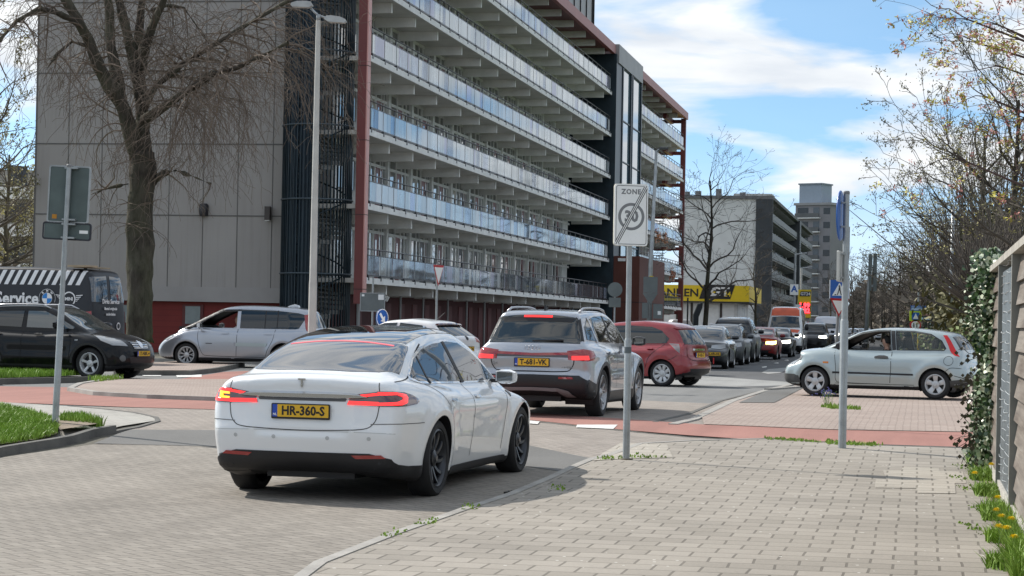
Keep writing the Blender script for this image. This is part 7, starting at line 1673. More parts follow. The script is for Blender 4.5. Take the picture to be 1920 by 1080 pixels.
# red hatchback, driving away to the left
def red_hatch():
    hd = -62; ctr = ahead(3.50, 50.0, hd, 1.255, .70)
    sp = hatch_spec(-1.93, 1.95, 1.695, 1.51, 2.51, .30, .93, .98, .335, (-1.35, .15), 1.15, 0, .95); sp['creases'] = [(.78, .02, .07, -1.7, 1.3), (.5, -.015, .08, -.9, .9)]
    c = Car('hatchback_car', 'red five-door hatchback turning left, seen behind the silver SUV', sp, ctr, hd, h=.032, bodymat=REDC)
    c.wheel_set(dict(ri=.215, n=8, kind='fat', w=.055, flare=.75), ALLOY2, .185, .83)
    c.both('side_window', [(-1.30, 1, .99), (-1.36, 1, 1.10), (-1.15, 1, 1.28), (-.9, 1, 1.36), (-.35, 1, 1.385), (-.30, 1, .97)], L_, WG, off=.008)
    c.both('side_window', [(-.25, 1, .97), (-.29, 1, 1.385), (.12, 1, 1.37), (.5, 1, 1.22), (.95, 1, .98)], L_, WG, off=.008)
    c.patch('rear_window', [(-1.8, -.62, 1.0), (-1.6, -.52, 1.32), (-1.6, .52, 1.32), (-1.8, .62, 1.0), (-1.8, .3, .97), (-1.8, -.3, .97)], (1, 0, -.4), WG, off=.006)
    c.patch('spoiler', [(-1.6, -.55, 1.38), (-1.55, .55, 1.38), (-1.6, .53, 1.345), (-1.6, -.53, 1.345)], (1, 0, -.4), REDL_ON if False else REDC, off=.03, skirt=.03)
    for sd in (1, -1):
        o = c.patch('tail_light', [(-1.8, sd * .70, 1.0), (-1.45, sd * .82, 1.02), (-1.55, sd * .84, .88), (-1.68, sd * .82, .74), (-1.80, sd * .72, .70), (-1.74, sd * .72, .85)], (1, -1.1 * sd, 0), REDL, off=.010)
        c.patch('lamp_lens', [(-1.7, sd * .76, .98), (-1.50, sd * .82, .99), (-1.60, sd * .83, .86), (-1.70, sd * .80, .77), (-1.70, sd * .78, .86)], (1, -1.1 * sd, 0), glass('smoke_lens', (.20, .17, .17), 1., .08, .6, .4), off=.014, parent=o)
    c.patch('chrome_strip', [(-1.9, -.34, .88), (-1.9, .34, .88), (-1.9, .34, .835), (-1.9, -.34, .835)], RR, chrome(), off=.014)
    c.plate((-6, 0, .73), RR, 'JV-101-T'); c.patch('bumper_insert', [(-1.9, -.6, .42), (-1.9, .6, .42), (-1.9, .5, .30), (-1.9, -.5, .30)], RR, blackp(), off=.004)
    c.line('boot_gap', [(-1.9, -.60, .9), (-1.9, -.55, .64), (-1.9, 0, .60), (-1.9, .55, .64), (-1.9, .60, .9)], RR, .014, None, .003, False)
    c.line('door_gap', [(-.28, 1, .95), (-.27, 1, .6), (-.28, 1, .32)], L_, .012); c.line('door_gap', [(-1.27, 1, .97), (-1.1, 1, .82), (-.93, 1, .65), (-.85, 1, .4)], L_, .012); c.line('bumper_gap', [(-1.62, 1, .72), (-1.5, 1, .64), (-1.42, 1, .62)], L_, .012)
    for x in (-.95, .1): c.both('door_handle', [(x - .09, 1, .87), (x + .09, 1, .87), (x + .08, 1, .84), (x - .08, 1, .84)], L_, REDC, off=.03)
    c.mirrors(.75, 1.05, blackp(), .82); return c
red_hatch()
def white_hatch():
    hd = -60; px = AT(905, 650, 53.5); ctr = ahead(px.x - .35, 54.4, hd, 2.0, 0)
    sp = hatch_spec(-2.05, 2.15, 1.77, 1.46, 2.6, .32, .93, .95, None, (-1.25, .1), 1.15, 0, .98)
    c = Car('hatchback_car', 'white hatchback with dark rear window partly hidden behind the white liftback', sp, ctr, hd, h=.035, bodymat=WHT2)
    c.wheel_set(dict(ri=.225, n=5, kind='spoke', w=.06), ALLOY, .2)
    c.both('side_window', [(-1.45, 1, .99), (-1.25, 1, 1.2), (-1.0, 1, 1.29), (-.35, 1, 1.345), (-.30, 1, .99)], L_, WG, off=.008); c.both('side_window', [(-.22, 1, .99), (-.26, 1, 1.345), (.12, 1, 1.33), (.5, 1, 1.20), (.98, 1, 1.0)], L_, WG, off=.008)
    c.both('quarter_bar', [(-1.1, 1, 1.27), (-1.05, 1, 1.28), (-1.0, 1, .99), (-1.05, 1, .99)], L_, chrome(), off=.012)
    c.patch('rear_window', [(-1.9, -.60, 1.08), (-1.85, -.66, 1.15), (-1.5, -.58, 1.33), (-1.5, .58, 1.33), (-1.85, .66, 1.15), (-1.9, .60, 1.08)], (1, 0, -.5), WG, off=.006)
    c.patch('spoiler', [(-1.5, -.56, 1.37), (-1.5, .56, 1.37), (-1.55, .54, 1.335), (-1.55, -.54, 1.335)], (1, 0, -.5), REDDK, off=.05, skirt=.05)
    for sd in (1, -1): c.patch('tail_light', [(-1.9, sd * .45, 1.0), (-1.6, sd * .84, 1.0), (-1.55, sd * .85, .93), (-1.8, sd * .80, .86), (-1.95, sd * .50, .90)], (1, -.8 * sd, 0), REDL, off=.010)
    c.patch('badge', [(-2, .05 * cos(a), .99 + .05 * sin(a)) for a in [k * pi / 6 for k in range(12)]], RR, blackp(), off=.014, step=.02)
    MB().tube([(-.9, -.2, 1.43), (-1.15, -.2, 1.62)], .008, 5).build('roof_antenna', blackp(), c.root)
    c.patch('bumper_insert', [(-1.9, -.6, .45), (-1.9, .6, .45), (-1.9, .5, .30), (-1.9, -.5, .30)], RR, blackp(), off=.004); c.plate((-6, 0, .72), RR, 'K-204-DN')
    c.mirrors(.8, 1.05, WHT2, .86); return c
white_hatch()
def person_driver(parent_label, loc, rz, shirt, hair, s=1., name='person', skin=(.50, .30, .22)):
    """seated driver, arms on the wheel; one skinned body, hair and shirt as children"""
    t = bpy.data.meshes.new('body_src'); 
    J = [(0, 0, 0), (0, 0, .22), (-.02, 0, .42), (-.02, 0, .50), (.0, 0, .57), (.01, 0, .66), (.0, 0, .74),
         (-.02, .16, .41), (.12, .22, .24), (.36, .16, .26), (.44, .13, .29), (-.02, -.16, .41), (.12, -.22, .24), (.36, -.16, .26), (.44, -.13, .29),
         (.25, .11, .0), (.45, .13, .03), (.25, -.11, .0), (.45, -.13, .03)]
    E_ = [(0, 1), (1, 2), (2, 3), (3, 4), (4, 5), (5, 6), (2, 7), (7, 8), (8, 9), (9, 10), (2, 11), (11, 12), (12, 13), (13, 14), (0, 15), (15, 16), (0, 17), (17, 18)]
    Rr = [.15, .14, .12, .055, .075, .10, .075, .07, .05, .035, .04, .07, .05, .035, .04, .09, .075, .09, .075]
    t.from_pydata([tuple(c * s for c in j) for j in J], E_, []); o = bpy.data.objects.new(name, t)
    link(o); o.location = loc; o.rotation_euler = (0, 0, rz); tag(o, parent_label, 'person')
    m = o.modifiers.new('k', 'SKIN'); 
    for i, v in enumerate(t.skin_vertices[0].data): v.radius = (Rr[i] * s, Rr[i] * s * .9); v.use_root = (i == 0)
    sb = o.modifiers.new('s', 'SUBSURF'); sb.levels = 2; sb.render_levels = 2
    t.materials.append(mat('skin', skin, .55, var=.06))
    sh = MB(); 
    sh.tube([(0, 0, -.02), (0, 0, .2), (-.01, 0, .34), (-.02, 0, .43), (-.02, 0, .49)], [.175, .165, .175, .15, .07], 16)
    for sd in (1, -1):
        sh.tube([(-.02, sd * .10, .42), (-.02, sd * .19, .40), (.12, sd * .23, .245), (.30, sd * .185, .255)], [.07, .085, .066, .05], 10)
    sh.v = [(a * s, b * s, c_ * s) for a, b, c_ in sh.v]; sh.build('shirt', shirt, o, smooth=True)
    h = MB(); V = []; F = []; n = 16
    for i in range(9):
        ph = pi * .62 * i / 8
        for k in range(n):
            a = 2 * pi * k / n; rr = .112; x = rr * sin(ph) * cos(a); z = rr * cos(ph) * 1.12
            if cos(a) > .3 and z < .05: x *= .8; z = max(z, .05)
            V.append(((x - .012) * s, rr * .92 * sin(ph) * sin(a) * s, (.655 + z) * s))
    for i in range(8):
        for k in range(n): F.append((i * n + k, i * n + (k + 1) % n, (i + 1) * n + (k + 1) % n, (i + 1) * n + k))
    h.add(V, F); h.build('hair', hair, o, smooth=True)
    f = MB(); f.lathe([(.0, .0), (.012, .004), (.008, .02)], 8, 'x', (.105 * s, 0, .64 * s))
    for sd in (1, -1): f.lathe([(.0, .012), (.009, .006), (.010, 0)], 8, 'x', (.088 * s, sd * .035 * s, .672 * s))
    f.cbox((.095 * s, 0, .605 * s), (.012, .045, .010)); f.build('face_features', mat('face_dark', (.10, .04, .03), .6), o, smooth=True)
    hd_ = MB()
    for sd in (1, -1):
        for q in range(5):
            a = -.5 + .28 * q; L_q = (.065, .075, .08, .072, .05)[q]; b0 = Vector((.44, sd * .13, .29)) + Vector((.02, -sd * .03 + sd * .015 * q, .02)); b1 = b0 + Vector((L_q * .55, -sd * .02 + sd * .006 * q, .012)); b2 = b1 + Vector((.005, -sd * .02, -L_q * .5))
            hd_.tube([b0 * s, b1 * s, b2 * s], [.009 * s, .008 * s, .006 * s], 6)
    hd_.build('fingers', mat('skin', skin, .55), o, smooth=True)
    return o
# ---------------- pale silver three-door hatchback entering from the right
def pale_hatch():
    hd = -65; z0 = .03; ctr = ahead(8.49, 43.5, hd, 1.243, .72)
    sp = hatch_spec(-1.90, 2.02, 1.68, 1.44, 2.486, .295, .90, .98, .335, (-1.25, .10), 1.22, 0, .93, bow=.06)
    sp['gh'] = [(-1.74, .88), (-1.76, .98), (-1.60, 1.22), (-1.46, 1.325), (-1.0, 1.39), (-.4, 1.415), (.05, 1.395), (.42, 1.32), (.85, 1.12), (1.25, .93), (1.0, .78), (-1.5, .78)]
    sp['creases'] = [(.42, .012, .05, -.8, .8)]; sp['flares'] = [(-1.243, .295, .40, .03), (1.243, .295, .40, .03)]
    fw = [(.93, .98), (.62, 1.16), (.33, 1.285), (.02, 1.345), (-.24, 1.352), (-.30, .955), (.6, .955)]
    rw = [(-.38, 1.35), (-.75, 1.34), (-1.08, 1.285), (-1.30, 1.17), (-1.40, 1.02), (-1.36, .975), (-.44, .965)]
    c = Car('hatchback_car', 'pale silver three-door hatchback driving in from the right past the ivy', sp, ctr, hd, h=.028, bodymat=SILV2, z=z0, hollow=[(fw, 1), (fw, -1), (rw, 1), (rw, -1)])
    c.wheel_set(dict(ri=.205, n=5, kind='fat', w=.075, flare=.5), ALLOY2, .19, .835)
    for i, g in enumerate(c.glass_bm):
        if i in (0,): g.free(); continue                       # near front window is wound down
        me = bpy.data.meshes.new('side_window'); g.to_mesh(me); g.free(); me.materials.append(SEEG)
        for p in me.polygons: p.use_smooth = True
        link(bpy.data.objects.new('side_window', me), c.root)
    def rim_of(poly, w=.022):
        cx = sum(p[0] for p in poly) / len(poly); cz = sum(p[1] for p in poly) / len(poly)
        out = [(p[0] + (p[0] - cx) / max(.01, math.hypot(p[0] - cx, p[1] - cz)) * w, 1, p[1] + (p[1] - cz) / max(.01, math.hypot(p[0] - cx, p[1] - cz)) * w) for p in poly]; return out
    for poly in (fw, rw):
        o_ = rim_of(poly)
        for i in range(len(poly)):
            j = (i + 1) % len(poly); c.both('window_seal', [o_[i], o_[j], (poly[j][0], 1, poly[j][1]), (poly[i][0], 1, poly[i][1])], L_, blackp(), off=.004, skirt=.02)
    c.both('door_pillar', [(-.27, 1, 1.352), (-.35, 1, 1.35), (-.41, 1, .965), (-.33, 1, .955)], L_, blackp(), off=.005)
    c.cabin(.32, 1.18, -.9, .72, ((-.15,), (-.95,)))
    c.patch('rear_window', [(-1.75, -.58, 1.0), (-1.6, -.52, 1.28), (-1.6, .52, 1.28), (-1.75, .58, 1.0)], (1, 0, -.4), WG, off=.006)
    c.patch('windscreen', [(.5, -.52, 1.3), (.9, -.60, 1.1), (1.12, -.58, .99), (1.18, 0, .98), (1.12, .58, .99), (.9, .60, 1.1), (.5, .52, 1.3), (.47, 0, 1.33)], (-.6, 0, -1), glass('screen_glass', (.05, .07, .06), 1., .01, .8, .6), off=.005)
    for sd in (1, -1):
        c.patch('tail_light', [(-1.56, sd * .665, 1.29), (-1.50, sd * .69, 1.29), (-1.61, sd * .74, 1.1), (-1.70, sd * .79, .88), (-1.77, sd * .765, .86), (-1.72, sd * .72, 1.0), (-1.65, sd * .70, 1.15)], (1, -.75 * sd, -.1), emis('tail_red', (.9, .02, .03), .12, (.45, .01, .012)), off=.010)
        c.patch('headlight', [(1.75, sd * .55, .78), (1.62, sd * .74, .82), (1.5, sd * .80, .80), (1.72, sd * .78, .64), (1.92, sd * .6, .60)], (-1, -.9 * sd, -.3), HEAD, off=.008)
        c.patch('side_repeater', [(.95, sd, .70), (1.06, sd, .70), (1.06, sd, .665), (.95, sd, .665)], (0, -sd, 0), mat('amber_lens', (.7, .22, .03), .2), off=.01)
    c.both('rubbing_strip', [(-.80, 1, .495), (.86, 1, .505), (.86, 1, .465), (-.80, 1, .46)], L_, blackp(), off=.016)
    c.both('door_handle', [(-.28, 1, .81), (-.20, 1, .83), (-.08, 1, .83), (.0, 1, .81), (.0, 1, .785), (-.28, 1, .785)], L_, blackp(), off=.03)
    c.line('door_gap', [(-.33, 1, .93), (-.34, 1, .6), (-.32, 1, .30)], L_, .012); c.line('door_gap', [(.84, 1, .92), (.80, 1, .6), (.80, 1, .36), (.75, 1, .29), (-.32, 1, .27)], L_, .010)
    c.line('sill_line', [(-.82, 1, .27), (.80, 1, .27)], L_, .008); c.line('bumper_gap', [(-1.75, 1, .62), (-1.55, 1, .63), (-1.45, 1, .56), (-1.4, 1, .52)], L_, .010)
    for sd in (1,): c.line('fuel_flap', [(-1.50 + .09 * cos(a), 1, .77 + .09 * sin(a)) for a in [k * pi / 8 for k in range(17)]], L_, .008, None, .003, False)
    c.patch('bumper_black', [(1.9, -.6, .44), (1.9, .6, .44), (1.9, .6, .24), (1.9, -.6, .24)], FF, mat('worn_grey_plastic', (.07, .07, .068), .8), off=.006)
    c.both('bumper_black', [(1.98, .4, .44), (1.7, .8, .43), (1.62, .84, .40), (1.60, .84, .26), (1.9, .5, .24)], (-1, -1, 0), mat('worn_grey_plastic', (.07, .07, .068), .8), off=.006)
    c.both('bumper_black', [(-1.85, .4, .40), (-1.7, .75, .40), (-1.58, .84, .38), (-1.56, .84, .25), (-1.8, .5, .25)], (1, -1, 0), mat('worn_grey_plastic', (.07, .07, .068), .8), off=.006)
    c.mirrors(.70, 1.02, blackp(), .80, (.13, .2, .15))
    R_ = Matrix.Rotation(RAD(90 - hd), 3, 'Z')
    def w(x, y, z): v = R_ @ Vector((x, y, z)); return (ctr[0] + v.x, ctr[1] + v.y, z0 + v.z)
    pd = person_driver('driver in black cap and top in the pale silver hatchback, seen through its open window', w(-.12, .36, .50), RAD(90 - hd), mat('black_shirt', (.015, .015, .017), .9), mat('black_cap', (.012, .012, .012), .8), .97)
    sw = MB(); sw.lathe([(.17, -.012), (.185, 0), (.17, .012), (.155, 0), (.17, -.012)], 24, 'x', (0, 0, 0)); so = sw.build('steering_wheel', blackp(), c.root, smooth=True); so.location = (.36, .36, .80); so.rotation_euler = (0, RAD(-25), 0)
    return c
pale_hatch()
# ---------------- silver people carrier driving left
def mpv():
    hd = -81; fx = AT(352, 680, 61.2); ctr = ahead(fx.x, 61.0, hd, -1.40, .82)
    sp = dict(W=1.89, r=.10, k=.05, bow_r=.05, bow_f=.10, bow_p=2.8, crown=.05, gcrown=.045, gbow=.04, gr=.09,
        low=[(-2.25, .30), (-2.36, .45), (-2.38, .62), (-2.33, .80), (-2.30, 1.08), (-1.5, 1.08), (0, 1.05), (1.0, 1.10), (1.5, 1.05), (1.95, .90), (2.25, .70), (2.36, .50), (2.30, .30), (2.0, .22), (0, .20), (-1.6, .24)],
        gh=[(-2.31, 1.0), (-2.28, 1.15), (-2.12, 1.50), (-1.98, 1.66), (-1.4, 1.72), (-.6, 1.745), (0, 1.735), (.35, 1.68), (.8, 1.48), (1.3, 1.23), (1.75, 1.0), (1.4, .9), (-2.1, .9)],
        plan=[(-2.45, .86), (-1.9, .95), (-1.4, 1.), (0, .985), (1.4, .99), (2.0, .90), (2.4, .72)],
        sec=[(0, -.12), (.25, -.03), (.5, 0), (.85, 0), (1.08, -.04), (1.3, -.12), (1.8, -.2)],
        ghw=dict(base=.82, tumble=.24, z=1.08, taper=[(-2.4, -.08), (-1.5, 0), (.5, 0), (1.6, -.10)]),
        flares=[(-1.4, .33, .44, .02), (1.4, .33, .44, .02)], clad_z=.26, wheels=[(-1.4, .33, .385), (1.4, .33, .385)])
    fw = [(1.12, 1.13), (.92, 1.30), (.58, 1.50), (.38, 1.57), (-.02, 1.58), (-.02, 1.10), (1.12, 1.10)]
    c = Car('people_carrier', 'silver people carrier with a roof fin driving left in front of the red brick plinth', sp, ctr, hd, h=.034, bodymat=GREYS, hollow=[(fw, 1), (fw, -1)])
    for i, g in enumerate(c.glass_bm):
        if i == 0: g.free(); continue
        me = bpy.data.meshes.new('side_window'); g.to_mesh(me); g.free(); me.materials.append(SEEG); link(bpy.data.objects.new('side_window', me), c.root)
    c.wheel_set(dict(ri=.235, n=9, kind='Y', w=.022), ALLOY2, .2)
    c.cabin(.40, 1.40, -.3, .95, ((.0,),))
    c.both('side_window', [(-.12, 1, 1.10), (-.12, 1, 1.625), (-1.1, 1, 1.61), (-1.75, 1, 1.55), (-2.02, 1, 1.48), (-1.80, 1, 1.12), (-1.7, 1, 1.10)], L_, glass('mpv_glass', (.006, .016, .026), 1., .015, .5, .12), off=.008)
    for x in (-.85, -1.2): c.both('window_bar', [(x, 1, 1.61), (x + .03, 1, 1.61), (x + .03, 1, 1.10), (x, 1, 1.10)], L_, blackp(), off=.010)
    c.both('window_seal', [(1.3, 1, 1.10), (.98, 1, 1.35), (.60, 1, 1.555), (.40, 1, 1.615), (-.12, 1, 1.63), (-.12, 1, 1.58), (.38, 1, 1.57), (.58, 1, 1.50), (.92, 1, 1.30), (1.12, 1, 1.13), (1.12, 1, 1.10)], L_, blackp(), off=.005)
    c.patch('windscreen', [(.5, -.58, 1.6), (1.1, -.66, 1.3), (1.55, -.66, 1.1), (1.66, 0, 1.06), (1.55, .66, 1.1), (1.1, .66, 1.3), (.5, .58, 1.6), (.45, 0, 1.64)], (-.6, 0, -1), WG, off=.005)
    c.both('pillar_trim', [(1.64, .70, 1.09), (1.0, .70, 1.40), (.45, .66, 1.66), (.40, .74, 1.58), (.95, .80, 1.33), (1.40, .84, 1.08)], (-.5, -1, -.5), blackp(), off=.007)
    c.patch('rear_window', [(-2.2, -.66, 1.12), (-2.05, -.62, 1.56), (-2.05, .62, 1.56), (-2.2, .66, 1.12)], (1, 0, -.3), WG, off=.006)
    for sd in (1, -1):
        c.patch('tail_light', [(-2.1, sd * .68, 1.52), (-1.98, sd * .72, 1.5), (-2.08, sd * .84, 1.05), (-2.25, sd * .80, 1.05)], (1, -.8 * sd, 0), REDL, off=.010)
        c.patch('headlight', [(2.2, sd * .4, .80), (1.9, sd * .78, .88), (1.75, sd * .84, .86), (1.95, sd * .82, .74), (2.25, sd * .5, .70)], (-1, -.9 * sd, -.2), HEAD, off=.008)
    c.both('rubbing_strip', [(.95, 1, .70), (-.0, 1, .70), (0, 1, .60), (.85, 1, .60)], L_, GREYS, off=.02, skirt=.02); c.both('rubbing_strip', [(-.04, 1, .70), (-.95, 1, .69), (-.9, 1, .60), (-.04, 1, .60)], L_, SILV2, off=.02, skirt=.02)
    c.both('badge_strip', [(.82, 1, .675), (.64, 1, .675), (.64, 1, .655), (.82, 1, .655)], L_, blackp(), off=.028)
    for x in (.28, -.95): c.both('door_handle', [(x - .10, 1, .97), (x + .10, 1, .97), (x + .10, 1, .93), (x - .10, 1, .93)], L_, GREYS, off=.03)
    c.line('door_gap', [(1.05, 1, 1.08), (1.06, 1, .8), (.98, 1, .5), (.85, 1, .33), (-.9, 1, .30)], L_, .012); c.line('door_gap', [(-.07, 1, 1.08), (-.06, 1, .7), (-.05, 1, .32)], L_, .012); c.line('door_gap', [(-1.15, 1, 1.08), (-1.1, 1, .8), (-.95, 1, .5), (-.9, 1, .32)], L_, .012)
    p = c.surf((-1.45, 0, 3), (0, 0, -1))[0]; f = MB(); f.prism([(-1.62, p.z - .02), (-1.22, p.z - .02), (-1.35, p.z + .05), (-1.48, p.z + .085), (-1.58, p.z + .06)], 'y', -.10, .10); f.build('roof_fin', SILV, c.root, bevel=.03)
    c.mirrors(.98, 1.16, mat('mirror_chrome', (.6, .6, .62), .2, metal=.8), .92, (.13, .2, .16))
    R_ = Matrix.Rotation(RAD(90 - hd), 3, 'Z'); z0 = gz(*ctr)
    v = R_ @ Vector((.05, .42, .66)); person_driver('driver in a white top in the silver people carrier, arm across the open window', (ctr[0] + v.x, ctr[1] + v.y, z0 + v.z), RAD(90 - hd), mat('white_shirt', (.60, .57, .55), .9), mat('fair_hair', (.30, .20, .12), .8), 1.02)
    return c
mpv()
# ---------------- black crossover on the left, driving right
def crossover():
    hd = 90 + 21; ctr = ahead(-9.12, 47.2, hd, -1.32, -.80)
    sp = dict(W=1.79, r=.10, k=.05, bow_r=.06, bow_f=.10, bow_p=2.8, crown=.07, gcrown=.05, gbow=.05, gr=.09,
        low=[(-2.0, .34), (-2.17, .45), (-2.2, .65), (-2.12, .8), (-2.08, 1.02), (-1.3, 1.03), (0, 1.0), (.9, 1.04), (1.3, 1.02), (1.7, .94), (1.98, .84), (2.08, .74), (2.14, .50), (2.08, .32), (1.8, .25), (0, .24), (-1.5, .28)],
        gh=[(-2.1, .95), (-2.08, 1.1), (-1.9, 1.38), (-1.75, 1.50), (-1.2, 1.575), (-.4, 1.60), (.05, 1.575), (.4, 1.46), (.85, 1.22), (1.25, 1.0), (1.0, .85), (-1.8, .85)],
        plan=[(-2.3, .86), (-1.8, .95), (-1.32, 1.), (0, .975), (1.32, 1.), (1.85, .92), (2.2, .78)],
        sec=[(0, -.12), (.25, -.03), (.5, 0), (.85, 0), (1.02, -.04), (1.3, -.12), (1.8, -.2)],
        ghw=dict(base=.76, tumble=.30, z=1.03, taper=[(-2.2, -.08), (-1.3, 0), (.4, 0), (1.2, -.06)]),
        flares=[(-1.32, .345, .45, .03), (1.32, .345, .45, .03)], creases=[(.45, .02, .08, -.9, .9)], clad_z=.30, wheels=[(-1.32, .345, .40), (1.32, .345, .40)])
    c = Car('crossover_car', 'black crossover with a chrome grille driving right at the left edge', sp, ctr, hd, h=.032, bodymat=BLKC)
    c.wheel_set(dict(ri=.235, n=5, kind='fat', w=.05, flare=.35), ALLOY2, .215)
    c.both('side_window', [(-.35, 1, 1.10), (-.38, 1, 1.46), (.05, 1, 1.46), (.42, 1, 1.32), (.85, 1, 1.12), (.82, 1, 1.08)], L_, glass('grey_cross_glass', (.04, .055, .06), 1., .02, .8, .5), off=.008)
    c.both('side_window', [(-.48, 1, 1.10), (-.48, 1, 1.46), (-1.2, 1, 1.44), (-1.6, 1, 1.3), (-1.5, 1, 1.13)], L_, WG, off=.008)
    c.patch('windscreen', [(.25, -.52, 1.48), (.7, -.60, 1.25), (1.08, -.60, 1.06), (1.16, 0, 1.04), (1.08, .60, 1.06), (.7, .60, 1.25), (.25, .52, 1.48), (.18, 0, 1.54)], (-.7, 0, -1), glass('screen_glass2', (.05, .06, .06), 1., .015, .8, .6), off=.005)
    for sd in (1, -1):
        c.patch('headlight', [(2.0, sd * .42, .72), (1.9, sd * .50, .86), (1.62, sd * .80, .98), (1.48, sd * .86, .98), (1.62, sd * .86, .84), (1.85, sd * .78, .74)], (-1, -.9 * sd, -.15), HEAD, off=.008)
        c.patch('fog_light', [(2.1, sd * .66 + .07 * cos(a), .47 + .07 * sin(a)) for a in [k * pi / 6 for k in range(12)]], FF, mat('fog_grey', (.10, .10, .10), .3), off=.008, step=.02)
    gr = c.patch('grille', [(2.1, -.36, .84), (2.1, .36, .84), (2.1, .28, .68), (2.1, -.28, .68)], FF, blackp(), off=.006)
    for z in (.83, .795, .76, .725, .69): c.patch('grille_bar', [(2.1, -.34 + (.83 - z) * .4, z + .008), (2.1, .34 - (.83 - z) * .4, z + .008), (2.1, .34 - (.83 - z) * .4, z - .008), (2.1, -.34 + (.83 - z) * .4, z - .008)], FF, chrome(), off=.014, parent=gr, skirt=.006)
    c.patch('badge', [(2.1, .075 * cos(a), .765 + .075 * sin(a)) for a in [k * pi / 8 for k in range(16)]], FF, chrome(), off=.024, step=.02)
    c.patch('lower_grille', [(2.1, -.5, .50), (2.1, .5, .50), (2.1, .42, .36), (2.1, -.42, .36)], FF, blackp(), off=.006)
    p, n = c.surf((6, 0, .57), FF); plate_text(c.root, frame(p + Vector((.03, 0, 0)), (0, 1, 0), (0, 0, 1)), '17-NBK-4')
    for sd in (1, -1):
        rl = []
        for k in range(9):
            x = -1.4 + 1.55 * k / 8; q = c.surf((x, sd * .56, 3), (0, 0, -1))[0]; rl.append((x, sd * .56, q.z + (.05 if 0 < k < 8 else 0)))
        MB().tube(rl, .018, 6).build('roof_rail', mat('satin_silver', (.5, .5, .52), .3, metal=.8), c.root, smooth=True)
    gp = mat('black_gap', (.001, .001, .001), .9)
    c.line('door_gap', [(.85, 1, 1.0), (.86, 1, .7), (.82, 1, .40)], L_, .014, gp); c.line('door_gap', [(-.42, 1, 1.0), (-.40, 1, .7), (-.42, 1, .36)], L_, .014, gp)
    for x in (.0, -1.05): c.both('door_handle', [(x - .1, 1, .965), (x + .1, 1, .965), (x + .1, 1, .935), (x - .1, 1, .935)], L_, BLKC, off=.035)
    c.both('side_repeater', [(.98, 1, .86), (1.06, 1, .86), (1.06, 1, .83), (.98, 1, .83)], L_, HEAD, off=.01)
    for (wx, wr, ar) in sp['wheels']:
        pts = [(wx + (ar + .05) * cos(a), 1, wr + (ar + .05) * sin(a)) for a in [pi * k / 12 for k in range(0, 13)]] + [(wx + (ar + .003) * cos(a), 1, wr + (ar + .003) * sin(a)) for a in [pi * k / 12 for k in range(12, -1, -1)]]
        c.both('arch_cladding', pts, L_, mat('cladding_black', (.02, .02, .021), .7), off=.008)
    c.mirrors(.62, 1.16, BLKC, .86, (.13, .22, .17)); return c
crossover()
